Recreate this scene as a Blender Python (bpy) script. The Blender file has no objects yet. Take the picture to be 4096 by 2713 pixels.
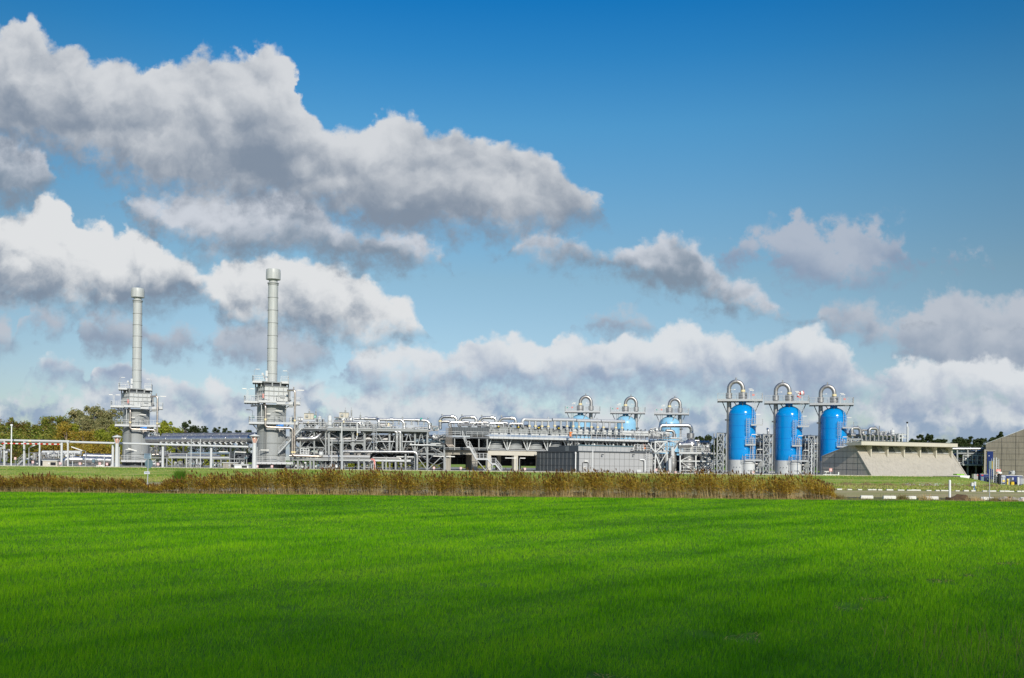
import bpy, math, random
import numpy as np
from mathutils import Vector, Matrix
R = math.radians
C = bpy.context.scene.collection
scene = bpy.context.scene
# ---------------------------------------------------------------- camera
F = 3982.0                       # focal length in photo pixels (photo is 4096 wide)
HX, HY = 2048.0, 1850.0          # principal point: the horizon at the middle column
ROLL = 0.0115
EYE = 2.9
cd = bpy.data.cameras.new('camera')
cam = bpy.data.objects.new('camera', cd)
C.objects.link(cam)
cd.sensor_width = 36.0
cd.lens = F / 4096.0 * 36.0
cd.shift_y = (1850 - 1356.5) / 4096.0
cd.clip_start = 0.1
cd.clip_end = 9000
cam.location = (0, 0, EYE)
cam.rotation_euler = (R(90), -ROLL, 0)
scene.camera = cam
# ---------------------------------------------------------------- light
SUN_EL, SUN_AZ = R(29), R(17)    # height; to the right of straight behind the camera
sd = bpy.data.lights.new('sun', 'SUN')
sd.energy = 4.2
sd.angle = R(0.5)
sd.color = (1.0, 0.93, 0.82)
sun = bpy.data.objects.new('sun', sd)
C.objects.link(sun)
tosun = Vector((math.sin(SUN_AZ) * math.cos(SUN_EL), -math.cos(SUN_AZ) * math.cos(SUN_EL), math.sin(SUN_EL)))
sun.rotation_euler = tosun.to_track_quat('Z', 'Y').to_euler()
sun.location = (40, -60, 60)
scene.view_settings.view_transform = 'Standard'
scene.view_settings.look = 'None'
scene.view_settings.exposure = 0
scene.view_settings.gamma = 1
# ---------------------------------------------------------------- sky
world = bpy.data.worlds.new("World")
scene.world = world
world.use_nodes = True
NT = world.node_tree
NT.nodes.clear()
class G:
    """small helper for building node maths"""
    def __init__(s, nt): s.nt = nt
    def n(s, t, **k):
        o = s.nt.nodes.new(t)
        for a, b in k.items(): setattr(o, a, b)
        return o
    def put(s, sock, v):
        if isinstance(v, bpy.types.NodeSocket): s.nt.links.new(v, sock)
        elif v is not None: sock.default_value = v
    def m(s, op, a, b=None, c=None, clamp=False):
        o = s.n('ShaderNodeMath', operation=op, use_clamp=clamp)
        s.put(o.inputs[0], a); s.put(o.inputs[1], b)
        if c is not None: s.put(o.inputs[2], c)
        return o.outputs[0]
    def vm(s, op, a, b=None, sc=None):
        o = s.n('ShaderNodeVectorMath', operation=op)
        s.put(o.inputs[0], a); s.put(o.inputs[1], b)
        if sc is not None: s.put(o.inputs[3], sc)
        return o.outputs[0]
    def comb(s, x, y, z=0.0):
        o = s.n('ShaderNodeCombineXYZ')
        s.put(o.inputs[0], x); s.put(o.inputs[1], y); s.put(o.inputs[2], z)
        return o.outputs[0]
    def ss(s, v, lo, hi, a=0.0, b=1.0):
        o = s.n('ShaderNodeMapRange', interpolation_type='SMOOTHSTEP')
        s.put(o.inputs[0], v); s.put(o.inputs[1], lo); s.put(o.inputs[2], hi); s.put(o.inputs[3], a); s.put(o.inputs[4], b)
        return o.outputs[0]
    def mix(s, f, a, b, blend='MIX'):
        o = s.n('ShaderNodeMix', data_type='RGBA', blend_type=blend)
        s.put(o.inputs[0], f); s.put(o.inputs[6], a); s.put(o.inputs[7], b)
        return o.outputs[2]
    def noise(s, vec, scale, detail=6, rough=0.55, dist=0.0, color=False):
        o = s.n('ShaderNodeTexNoise')
        s.put(o.inputs['Vector'], vec); o.inputs['Scale'].default_value = scale
        o.inputs['Detail'].default_value = detail; o.inputs['Roughness'].default_value = rough
        o.inputs['Distortion'].default_value = dist
        return o.outputs['Color' if color else 'Fac']
    def ramp(s, v, stops, interp='LINEAR'):
        o = s.n('ShaderNodeValToRGB'); cr = o.color_ramp; cr.interpolation = interp
        while len(cr.elements) < len(stops): cr.elements.new(0.5)
        for e, (p, c) in zip(cr.elements, stops): e.position = p; e.color = tuple(c) + (1,)
        s.put(o.inputs[0], v)
        return o.outputs[0]
    def curve(s, v, pts):
        o = s.n('ShaderNodeFloatCurve'); cu = o.mapping.curves[0]
        for i, (x, y) in enumerate(pts):
            p = cu.points[i] if i < 2 else cu.points.new(x, y)
            p.location = (x, y)
        for p in cu.points: p.handle_type = 'AUTO_CLAMPED'
        o.mapping.use_clip = False
        o.mapping.update()
        s.put(o.inputs['Value'], v)
        return o.outputs[0]
def lin(r, g, b):
    f = lambda c: c / 12.92 if c <= 0.04045 else ((c + 0.055) / 1.055) ** 2.4
    return (f(r / 255.), f(g / 255.), f(b / 255.))
g = G(NT)
tc = g.n('ShaderNodeTexCoord')
sep = g.n('ShaderNodeSeparateXYZ')
NT.links.new(tc.outputs['Generated'], sep.inputs[0])
yy = g.m('MAXIMUM', g.m('ABSOLUTE', sep.outputs[1]), 0.12)
U = g.m('DIVIDE', sep.outputs[0], yy)
V = g.m('DIVIDE', sep.outputs[2], yy)
BG = 0.1
sky = g.n('ShaderNodeTexSky', sky_type='NISHITA', sun_disc=False)
sky.sun_elevation = SUN_EL
sky.sun_rotation = math.atan2(tosun.x, tosun.y)
sky.air_density = 1.0; sky.dust_density = 0.4; sky.ozone_density = 3.0
el = g.m('ARCSINE', sep.outputs[2])
tint = g.ramp(g.m('MULTIPLY', el, 1.6), [(0.0, (0.80, 0.86, 0.95)), (0.12, (0.88, 0.89, 0.94)), (0.29, (0.86, 0.95, 0.88)), (0.40, (0.70, 1.01, 1.01)), (0.52, (0.46, 1.04, 1.16)), (0.62, (0.20, 0.90, 1.20)), (0.72, (0.03, 0.76, 1.22)), (1.0, (0.25, 0.75, 1.3))])
skyc = g.mix(1.0, sky.outputs[0], tint, 'MULTIPLY')
side = g.ss(g.m('ABSOLUTE', U), 0.15, 0.62, 1.0, 0.84)      # deeper blue away from the middle of the view
skyc = g.vm('SCALE', skyc, None, side)
# cloud banks: upper and lower outlines along the azimuth (tangent plane units of the direction)
PX = lambda D: (D * 1.7305 - HX) / F
def band(rows):
    """rows: (x, top, bottom) measured on a 2367 wide plan of the sky"""
    tp, bt = [], []
    for x, a, b in rows:
        xs, ya, yb = x * 1.7305, a * 1.7305, b * 1.7305
        dx = xs - HX
        u = (dx - ROLL * (HY - ya)) / F
        tp.append((min(max((u + 0.54) / 1.08, 0), 1), ((HY - ya) + ROLL * dx) / F / 0.5))
        bt.append((min(max((u + 0.54) / 1.08, 0), 1), ((HY - yb) + ROLL * dx) / F / 0.5))
    return tp, bt
P0 = g.comb(U, V, 0.0)
w1 = g.noise(P0, 9.0, 3, 0.5, color=True)
w2 = g.noise(P0, 30.0, 6, 0.58, color=True)
w3 = g.noise(P0, 90.0, 5, 0.6, color=True)
def off(w, a): return g.vm('SCALE', g.vm('SUBTRACT', w, (0.5, 0.5, 0.5)), None, a)
PW = g.vm('ADD', g.vm('ADD', g.vm('ADD', P0, off(w1, 0.036)), off(w2, 0.036)), off(w3, 0.012))
sp = g.n('ShaderNodeSeparateXYZ'); NT.links.new(PW, sp.inputs[0])
UW, VW = sp.outputs[0], sp.outputs[1]
tU = g.m('MULTIPLY_ADD', UW, 1 / 1.08, 0.5)
def vor(vec, scale, sm=0.5):
    o = g.n('ShaderNodeTexVoronoi', feature='SMOOTH_F1')
    g.put(o.inputs['Vector'], vec); o.inputs['Scale'].default_value = scale
    o.inputs['Smoothness'].default_value = sm
    return o.outputs['Distance']
# relief of the cloud tops: billows lit from the upper right
PB = g.vm('ADD', g.vm('ADD', P0, off(w1, 0.05)), off(w2, 0.03))
lumps = g.m('MULTIPLY', g.m('SUBTRACT', 0.34, g.m('ADD', g.m('MULTIPLY', vor(PB, 30.0, 0.15), 0.6), g.m('MULTIPLY', vor(PB, 75.0, 0.15), 0.35))), 0.020)
def billow(vec):
    a = g.m('MULTIPLY', vor(vec, 24.0), -1.0)
    b = g.m("MULTIPLY", vor(vec, 58.0), -0.22)
    c = g.noise(vec, 14.0, 6, 0.6)
    return g.m('ADD', g.m('ADD', a, b), g.m('MULTIPLY', c, 1.6))
b0 = billow(PB)
b1 = billow(g.vm('ADD', PB, (0.006, 0.010, 0)))
relief = g.m('SUBTRACT', b0, b1)
soft = g.noise(P0, 7.0, 5, 0.55)
fine = g.noise(P0, 60.0, 6, 0.62)
col = skyc
thin = g.ss(g.noise(P0, 19.0, 6, 0.62), 0.42, 0.68)
def add_band(col, rows, white, grey, st, sb, dens=1.0, rel=1.6, shade=(0.0, 0.75), wisp=0.0):
    tp, bt = band(rows)
    top = g.m('MULTIPLY', g.curve(tU, tp), 0.5)
    bot = g.m('MULTIPLY', g.curve(tU, bt), 0.5)
    a = g.m('DIVIDE', g.m('ADD', g.m('SUBTRACT', top, VW), lumps), st)
    b = g.m('DIVIDE', g.m('SUBTRACT', VW, bot), sb)
    d = g.m('MINIMUM', a, b)
    d = g.m('ADD', d, g.m('MULTIPLY', g.m('SUBTRACT', fine, 0.5), 2.2))
    if wisp: d = g.m("SUBTRACT", d, g.m("MULTIPLY", thin, wisp))
    al = g.m("MULTIPLY", g.ss(d, -0.75, 0.9), dens)
    h = g.m('DIVIDE', g.m('SUBTRACT', V, bot), g.m('MAXIMUM', g.m('SUBTRACT', top, bot), 0.02))
    h = g.m('ADD', h, g.m('MULTIPLY', g.m("SUBTRACT", soft, 0.5), 1.7))
    h = g.m('ADD', h, g.m('MULTIPLY', relief, rel))
    s = g.ss(h, shade[0], shade[1])
    c = g.mix(s, tuple(x / BG for x in grey) + (1,), tuple(x / BG for x in white) + (1,))
    return g.mix(al, col, c)
WH, GR = lin(214, 218, 222), lin(134, 149, 168)
# far low banks first, near ones over them
col = add_band(col, [(-40, 905, 1075), (120, 900, 1075), (300, 880, 1075), (600, 895, 1075), (900, 880, 1075), (1300, 905, 1075), (1700, 915, 1075), (2100, 900, 1075), (2400, 880, 1075)],
               lin(214, 219, 224), lin(146, 166, 192), 0.016, 0.02, 0.92, 1.2, (0.25, 0.85), 1.6)
col = add_band(col, [(-40, 725, 820), (20, 740, 815), (38, 790, 800), (70, 700, 760), (120, 712, 790), (165, 745, 745), (190, 720, 800), (260, 715, 815), (340, 735, 805), (378, 760, 815), (430, 755, 820), (465, 790, 800), (490, 765, 835), (600, 752, 862), (700, 755, 870), (765, 800, 830),
                     (800, 850, 840), (1300, 820, 800), (1345, 725, 755), (1425, 706, 776), (1500, 750, 775), (1530, 790, 770), (1840, 780, 750), (1900, 690, 770), (1980, 690, 800), (2080, 740, 820), (2150, 675, 880), (2230, 650, 900), (2290, 680, 900), (2400, 650, 900)],
               lin(188, 194, 204), lin(142, 156, 176), 0.012, 0.02, 0.92, 0.5, (0.05, 0.9), 0.6)
col = add_band(col, [(-40, 900, 890), (70, 870, 840), (95, 820, 855), (140, 810, 872), (195, 845, 872), (215, 870, 875), (240, 830, 905), (290, 830, 915), (330, 850, 925), (430, 865, 930), (560, 892, 930), (700, 905, 915), (790, 850, 850),
                     (830, 800, 890), (950, 795, 900), (1030, 808, 905), (1080, 785, 905), (1180, 780, 905), (1260, 812, 905), (1300, 760, 905), (1360, 765, 905), (1450, 780, 905), (1600, 752, 905), (1750, 790, 915), (1850, 770, 925), (1950, 805, 925), (2030, 860, 920), (2070, 835, 950), (2200, 832, 950), (2400, 845, 960)],
               lin(220, 224, 228), lin(150, 166, 190), 0.007, 0.03, 0.97, 0.75, (0.0, 0.9))
col = add_band(col, [(-40, 480, 705), (60, 482, 708), (122, 440, 712), (165, 470, 715), (185, 510, 715), (230, 508, 715), (262, 545, 715), (300, 510, 712), (345, 525, 705), (375, 570, 700), (430, 578, 690), (480, 625, 700), (520, 605, 745), (570, 590, 760), (640, 585, 765), (720, 600, 778), (780, 610, 785), (840, 640, 785), (880, 695, 785), (940, 712, 785), (985, 765, 775), (1010, 790, 770), (1100, 800, 700), (2400, 800, 700)],
               lin(226, 227, 228), lin(128, 142, 160), 0.007, 0.022, 0.96, 0.8, (-0.05, 0.7))
col = add_band(col, [(-40, 700, 600), (1590, 660, 600), (1640, 575, 605), (1700, 535, 612), (1760, 510, 614), (1795, 515, 630), (1830, 468, 655), (1870, 482, 662), (1910, 518, 668), (1990, 508, 668), (2060, 510, 660), (2105, 550, 640), (2135, 600, 610), (2200, 575, 630), (2265, 580, 625), (2320, 620, 600), (2400, 700, 600)],
               lin(178, 186, 200), lin(138, 154, 178), 0.013, 0.022, 0.90, 0.6, (0.0, 0.95), 1.6)
col = add_band(col, [(-40, 300, 478), (60, 310, 480), (112, 350, 455), (135, 410, 420), (260, 470, 440), (300, 445, 490), (350, 425, 545), (450, 422, 590), (560, 424, 598), (680, 430, 598), (745, 485, 600), (790, 515, 622), (870, 518, 635), (940, 522, 635), (990, 555, 632), (1028, 590, 622), (1060, 640, 600),
                     (1170, 590, 570), (1200, 555, 600), (1260, 525, 608), (1330, 540, 620), (1420, 575, 635), (1500, 540, 670), (1580, 525, 695), (1640, 560, 705), (1700, 640, 725), (1760, 650, 738), (1820, 715, 745), (1870, 760, 735), (2400, 760, 735)],
               lin(206, 210, 218), lin(128, 143, 160), 0.010, 0.024, 0.95, 0.7, (0.05, 0.85), 0.8)
col = add_band(col, [(-40, 60, 335), (15, 48, 340), (40, 36, 340), (75, 40, 342), (110, 72, 350), (140, 92, 358), (190, 98, 372), (235, 140, 392), (290, 128, 412), (330, 152, 428), (370, 134, 440), (430, 122, 450), (465, 108, 458), (500, 130, 462), (560, 128, 466), (595, 100, 472), (640, 108, 478), (690, 150, 488), (705, 215, 495), (745, 265, 500), (790, 280, 508), (830, 290, 518), (880, 262, 530), (945, 248, 540), (985, 285, 545), (1060, 298, 550), (1160, 312, 552), (1230, 335, 545), (1290, 370, 530), (1345, 420, 515), (1385, 465, 500), (1430, 520, 480), (1600, 560, 480), (2400, 560, 480)],
               lin(212, 215, 219), lin(130, 143, 160), 0.007, 0.026, 0.985, 0.7, (-0.05, 1.05))

gnd = g.ss(sep.outputs[2], -0.02, 0.0)
col = g.mix(gnd, (0.9, 1.15, 0.55, 1), col)
bg = g.n('ShaderNodeBackground'); bg.inputs[1].default_value = BG
wo = g.n('ShaderNodeOutputWorld')
NT.links.new(col, bg.inputs[0]); NT.links.new(bg.outputs[0], wo.inputs[0])
world.cycles.sampling_method = 'MANUAL'
world.cycles.sample_map_resolution = 512

# ---------------------------------------------------------------- photo measurements -> places
GZ = 1.26                        # the plant's ground stands this high above the field
def rs(x, y):
    dx, dy = x - HX, HY - y
    return (dx - ROLL * dy) / F, (dy + ROLL * dx) / F
def pt(x, y, d):
    r, s = rs(x, y)
    return Vector((r * d, d, EYE + s * d))
def gx(x, d, z=GZ):
    """ground point in the photo column x at depth d"""
    y = HY + (EYE - z) * F / d
    r, s = rs(x, y + ROLL * (x - HX))
    return Vector((r * d, d, z))
class Plane:
    """vertical plane through column x0 at depth d0, turned by yaw"""
    def __init__(s, x0, d0, yaw=0.0):
        s.t = math.tan(R(yaw)); s.d0 = d0; s.X0 = rs(x0, HY)[0] * d0
        s.yaw = R(yaw)
        s.u = Vector((math.cos(s.yaw), math.sin(s.yaw), 0)); s.nrm = Vector((-math.sin(s.yaw), math.cos(s.yaw), 0))
    def p(s, x, y, off=0.0):
        r, q = rs(x, y)
        d = (s.d0 - s.t * s.X0) / (1 - s.t * r)
        return Vector((r * d, d, EYE + q * d)) + s.nrm * off
    def z(s, x, y): return s.p(x, y).z
    def at(s, x, z, off=0.0):
        y = HY
        for i in range(3):
            v = s.p(x, y)
            y += (v.z - z) * F / v.y
        v = s.p(x, y); v.z = z
        return v + s.nrm * off
UP = Vector((0, 0, 1))
def crop(ox, oy, k): return lambda x, y: (ox + x / k, oy + y / k)
# ---------------------------------------------------------------- mesh builder
class MB:
    def __init__(s): s.v = []; s.f = []; s.sm = []
    def add(s, vs, fs, smooth=False):
        b = len(s.v); s.v += [tuple(v) for v in vs]
        s.f += [tuple(b + i for i in f) for f in fs]; s.sm += [smooth] * len(fs)
        return s
    def box(s, c, size, rz=0.0):
        cx, cy, cz = c; a, b, h = [q / 2 for q in size]; co, si = math.cos(rz), math.sin(rz)
        vs = [(cx + x * co - y * si, cy + x * si + y * co, cz + z) for z in (-h, h) for x, y in ((-a, -b), (a, -b), (a, b), (-a, b))]
        return s.add(vs, [(3, 2, 1, 0), (4, 5, 6, 7), (0, 1, 5, 4), (1, 2, 6, 5), (2, 3, 7, 6), (3, 0, 4, 7)])
    def beam(s, p, q, w, h=None, up=None):
        p, q = Vector(p), Vector(q); h = h or w
        d = q - p
        if d.length < 1e-5: return s
        d.normalize()
        up = up or (Vector((0, 0, 1)) if abs(d.z) < 0.9 else Vector((0, 1, 0)))
        a = d.cross(up).normalized(); b = a.cross(d).normalized()
        vs = [e + a * i * w / 2 + b * j * h / 2 for e in (p, q) for i, j in ((-1, -1), (1, -1), (1, 1), (-1, 1))]
        return s.add(vs, [(0, 1, 2, 3), (7, 6, 5, 4), (4, 5, 1, 0), (5, 6, 2, 1), (6, 7, 3, 2), (7, 4, 0, 3)])
    def ibeam(s, p, q, w, h, up=None):
        """an I section: two flanges and a web"""
        p, q = Vector(p), Vector(q); d = (q - p).normalized()
        upv = up or (Vector((0, 0, 1)) if abs(d.z) < 0.9 else Vector((0, 1, 0)))
        a = d.cross(upv).normalized(); b = a.cross(d).normalized(); t = w * 0.14
        s.beam(p + b * (h / 2 - t / 2), q + b * (h / 2 - t / 2), w, t, up)
        s.beam(p - b * (h / 2 - t / 2), q - b * (h / 2 - t / 2), w, t, up)
        return s.beam(p, q, t, h - 2.2 * t, up)
    def tube(s, pts, r, n=10, bend=0.0, caps=True, segs=5):
        P = [Vector(p) for p in pts]
        if bend > 0:
            out = [P[0]]
            for i in range(1, len(P) - 1):
                a, b, c = P[i - 1], P[i], P[i + 1]
                u, v = (a - b), (c - b); lu, lv = u.length, v.length
                if lu < 1e-6 or lv < 1e-6: continue
                u /= lu; v /= lv
                ang = u.angle(v)
                if ang > 3.08: out.append(b); continue
                t = min(bend / math.tan(ang / 2), lu * 0.5, lv * 0.5)
                A, B = b + u * t, b + v * t
                # circular arc through A and B, tangent to both legs
                bis = (u + v).normalized(); rad = t * math.tan(ang / 2); cen = b + bis * (t / math.cos(ang / 2))
                for k in range(segs + 1):
                    f = k / segs
                    w = (A - cen).lerp(B - cen, f)
                    w = w.normalized() * rad if w.length > 1e-6 else w
                    th = (math.pi - ang) * f
                    ax = (A - cen).cross(B - cen)
                    if ax.length > 1e-9: w = Matrix.Rotation(th, 3, ax.normalized()) @ (A - cen)
                    out.append(cen + w)
            out.append(P[-1]); P = out
        Q = [P[0]]
        for p in P[1:]:
            if (p - Q[-1]).length > 1e-5: Q.append(p)
        P = Q
        if len(P) < 2: return s
        T = []
        for i in range(len(P)):
            a = P[i] - P[i - 1] if i else P[1] - P[0]
            b = P[i + 1] - P[i] if i < len(P) - 1 else a
            T.append((a.normalized() + b.normalized()).normalized())
        ref = Vector((0, 0, 1)) if abs(T[0].z) < 0.9 else Vector((0, 1, 0))
        N = T[0].cross(ref).normalized()
        vs = []
        for i, p in enumerate(P):
            N = (N - T[i] * N.dot(T[i])).normalized(); B = T[i].cross(N)
            rr = r[i] if isinstance(r, (list, tuple)) else r
            for k in range(n):
                a = 2 * math.pi * k / n
                vs.append(p + N * math.cos(a) * rr + B * math.sin(a) * rr)
        fs = []
        for i in range(len(P) - 1):
            for k in range(n):
                k2 = (k + 1) % n
                fs.append((i * n + k, i * n + k2, (i + 1) * n + k2, (i + 1) * n + k))
        s.add(vs, fs, True)
        if caps:
            s.add(vs[:n], [tuple(range(n))[::-1]]); s.add(vs[-n:], [tuple(range(n))])
        return s
    def cyl(s, p, q, r0, r1=None, n=16): return s.tube([p, q], [r0, r0 if r1 is None else r1], n)
    def lathe(s, prof, c=(0, 0, 0), n=24, smooth=True):
        """prof: (radius, height) from bottom to top; sharp where a radius/height is given twice"""
        cx, cy, cz = c
        runs = [[prof[0]]]
        for a, b in zip(prof, prof[1:]):
            if a == b: runs.append([b])
            else: runs[-1].append(b)
        for run in runs:
            vs = []
            for r_, z_ in run:
                for k in range(n):
                    a = 2 * math.pi * k / n
                    vs.append((cx + r_ * math.cos(a), cy + r_ * math.sin(a), cz + z_))
            fs = [(i * n + k, i * n + (k + 1) % n, (i + 1) * n + (k + 1) % n, (i + 1) * n + k) for i in range(len(run) - 1) for k in range(n)]
            s.add(vs, fs, smooth)
        return s
    def prism(s, poly, ext):
        ext = Vector(ext); n = len(poly); P = [Vector(p) for p in poly]
        s.add(P + [p + ext for p in P], [tuple(range(n))[::-1], tuple(range(n, 2 * n))] + [(i, (i + 1) % n, n + (i + 1) % n, n + i) for i in range(n)])
        return s
    def rail(s, pts, h=1.1, step=1.5, r=0.028, mids=2, toe=True, w=None):
        P = [Vector(p) for p in pts]; up = Vector((0, 0, 1)); w = w or r * 2
        for a, b in zip(P, P[1:]):
            L = (b - a).length; n = max(1, round(L / step))
            for i in range(n + 1):
                q = a.lerp(b, i / n); s.beam(q, q + up * h, w)
            s.beam(a + up * h, b + up * h, w * 1.15)
            for m_ in range(mids):
                z = h * (m_ + 1) / (mids + 1); s.beam(a + up * z, b + up * z, w * 0.8)
            if toe: s.beam(a + up * 0.08, b + up * 0.08, 0.02, 0.14)
        return s
    def stair(s, a, b, width, side, rail=True, step=0.25, rails=None):
        """flight from a (foot) to b (head); side = unit vector across"""
        a, b = Vector(a), Vector(b); side = Vector(side); n = max(3, int(abs(b.z - a.z) / step))
        for k in (0, 1):
            o = side * width * k
            s.beam(a + o, b + o, 0.05, 0.26)
        for i in range(n):
            q = a.lerp(b, (i + .5) / n)
            run = (b - a); run.z = 0; run = run.normalized() * 0.24
            s.prism([q - run / 2, q + run / 2, q + run / 2 + side * width, q - run / 2 + side * width], (0, 0, 0.04))
        (rails if rails is not None else s)
        t = rails if rails is not None else s
        if rail:
            for k in (0, 1):
                o = side * width * k
                for h in (1.05, 0.55): t.beam(a + o + Vector((0, 0, h)), b + o + Vector((0, 0, h)), 0.05)
                m_ = max(2, int((b - a).length / 1.3))
                for i in range(m_ + 1):
                    q = a.lerp(b, i / m_) + o; t.beam(q, q + Vector((0, 0, 1.05)), 0.05)
        return s
    def ladder(s, p, q, side, w=0.5, cage=True, out=None, r=0.03):
        p, q, side = Vector(p), Vector(q), Vector(side)
        s.beam(p - side * w / 2, q - side * w / 2, r * 2); s.beam(p + side * w / 2, q + side * w / 2, r * 2)
        L = (q - p).length; n = int(L / 0.35)
        for i in range(1, n):
            c = p.lerp(q, i / n); s.beam(c - side * w / 2, c + side * w / 2, r * 1.4)
        if cage and out is not None:
            out = Vector(out); hoops = []
            for i in range(int(L / 0.9)):
                c = p.lerp(q, (i + 1.5) / (L / 0.9)) if L > 2 else q
                if (c - p).length < 2.0 or (c - p).length > L + .3: continue
                hp = [c - side * w / 2, c - side * w * 0.7 + out * 0.35, c + out * 0.7, c + side * w * 0.7 + out * 0.35, c + side * w / 2]
                for a, b in zip(hp, hp[1:]): s.beam(a, b, 0.04)
                hoops.append(hp)
            if len(hoops) > 1:
                for k in (1, 2, 3): s.beam(hoops[0][k], hoops[-1][k], 0.035)
        return s
    def xbrace(s, a, b, c, d, w):   # quad a b (bottom) c d (top)
        s.beam(a, d, w); return s.beam(b, c, w)
# ---------------------------------------------------------------- objects
ORG = {}
def thing(name, label, cat, loc=(0, 0, 0), rz=0.0, group=None):
    o = bpy.data.objects.new(name, None); C.objects.link(o)
    o.location = loc; o.rotation_euler = (0, 0, rz); o.empty_display_size = 0.3
    o['label'] = label; o['category'] = cat
    if group: o['group'] = group
    ORG[o.name] = Vector(loc)
    return o
def obj(name, mb, mat, parent=None, world_pts=True):
    """link a mesh; with world_pts the vertices are given in world space and moved to the parent's base"""
    me = bpy.data.meshes.new(name)
    V_ = np.array(mb.v, dtype=np.float64).reshape(-1, 3)
    off_ = Vector((0, 0, 0))
    if parent is not None:
        off_ = ORG.get(parent.name, Vector((0, 0, 0)))
        if world_pts: V_ = V_ - np.array(off_)
    me.from_pydata(V_.tolist(), [], mb.f)
    me.polygons.foreach_set('use_smooth', mb.sm)
    me.materials.append(mat); me.update()
    o = bpy.data.objects.new(name, me); C.objects.link(o)
    if parent is not None:
        o.parent = parent
        ORG[o.name] = off_ if world_pts else Vector((0, 0, 0))
    return o
def each(name, mbs, mat, parent, world_pts=True):
    return [obj(name, b_, mat, parent, world_pts) for b_ in mbs]
class Parts:
    """collects shapes that become one child object each"""
    def __init__(s): s.l = []
    def new(s): s.l.append(MB()); return s.l[-1]
    def __getattr__(s, k): return lambda *a, **q: getattr(s.new(), k)(*a, **q)
def top(name, mb, mat, label, cat, group=None, kind=None, loc=None):
    """a thing that is one mesh, its origin at its base"""
    V_ = np.array(mb.v, dtype=np.float64).reshape(-1, 3)
    if loc is None:
        mn, mx = V_.min(0), V_.max(0); loc = Vector(((mn[0] + mx[0]) / 2, (mn[1] + mx[1]) / 2, mn[2]))
    mb.v = [tuple(v) for v in (V_ - np.array(loc))]
    o = obj(name, mb, mat); o.location = loc
    if kind: o['kind'] = kind
    if label: o['label'] = label
    if cat: o['category'] = cat
    if group: o['group'] = group
    return o
def copy_tree(o, loc=None, rz=None, label=None, scale=None, group=None):
    c = o.copy(); C.objects.link(c)
    if loc is not None: c.location = loc
    if rz is not None: c.rotation_euler = (0, 0, rz)
    if scale is not None: c.scale = scale
    if label: c['label'] = label
    if group: c['group'] = group
    def rec(src, dst):
        for ch in src.children:
            k = ch.copy(); C.objects.link(k); k.parent = dst; k.matrix_parent_inverse = ch.matrix_parent_inverse.copy(); rec(ch, k)
    rec(o, c)
    return c
def struct(name, mb, mat, label=None, kind='structure'):
    o = obj(name, mb, mat); o['kind'] = kind
    if label: o['label'] = label; 
    return o
# ---------------------------------------------------------------- materials
def mat(name, base, rough=0.6, metal=0.0, var=0.12, scale=3.0, streak=0.0, spec=0.5, bump=0.0, coord='Object', second=None, f2=(0.45, 0.6), s2=0.6, rvar=0.0, bscale=None, dirt=0.0):
    m_ = bpy.data.materials.new(name); m_.use_nodes = True
    nt = m_.node_tree; q = G(nt); b = nt.nodes['Principled BSDF']
    tcn = q.n('ShaderNodeTexCoord').outputs[coord]
    n1 = q.noise(tcn, scale, 5, 0.6)
    c = q.mix(n1, tuple(x * (1 - var) for x in base) + (1,), tuple(min(1, x * (1 + var)) for x in base) + (1,))
    if second:
        c = q.mix(q.ss(q.noise(tcn, s2, 4, 0.6), f2[0], f2[1]), c, tuple(second) + (1,))
    if streak:
        st = q.n('ShaderNodeMapping'); nt.links.new(tcn, st.inputs[0]); st.inputs['Scale'].default_value = (2.2, 2.2, 0.16)
        sn = q.noise(st.outputs[0], 1.6, 6, 0.65)
        c = q.mix(q.ss(sn, 0.42, 0.72, 0, streak), c, tuple(x * 0.45 for x in base) + (1,))
    if dirt:
        c = q.mix(q.ss(q.noise(tcn, scale * 0.35, 6, 0.7), 0.5, 0.75, 0, dirt), c, tuple(x * y for x, y in zip(base, (0.5, 0.47, 0.42))) + (1,))
    nt.links.new(c, b.inputs['Base Color'])
    b.inputs['Roughness'].default_value = rough
    if rvar: q.put(b.inputs['Roughness'], q.ss(n1, 0.3, 0.7, rough - rvar, rough + rvar))
    b.inputs['Metallic'].default_value = metal
    b.inputs['Specular IOR Level'].default_value = spec
    if bump:
        bp = q.n('ShaderNodeBump'); bp.inputs['Strength'].default_value = bump; bp.inputs['Distance'].default_value = 0.05
        q.put(bp.inputs['Height'], q.noise(tcn, bscale or scale * 4, 5, 0.6)); nt.links.new(bp.outputs[0], b.inputs['Normal'])
    return m_
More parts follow.
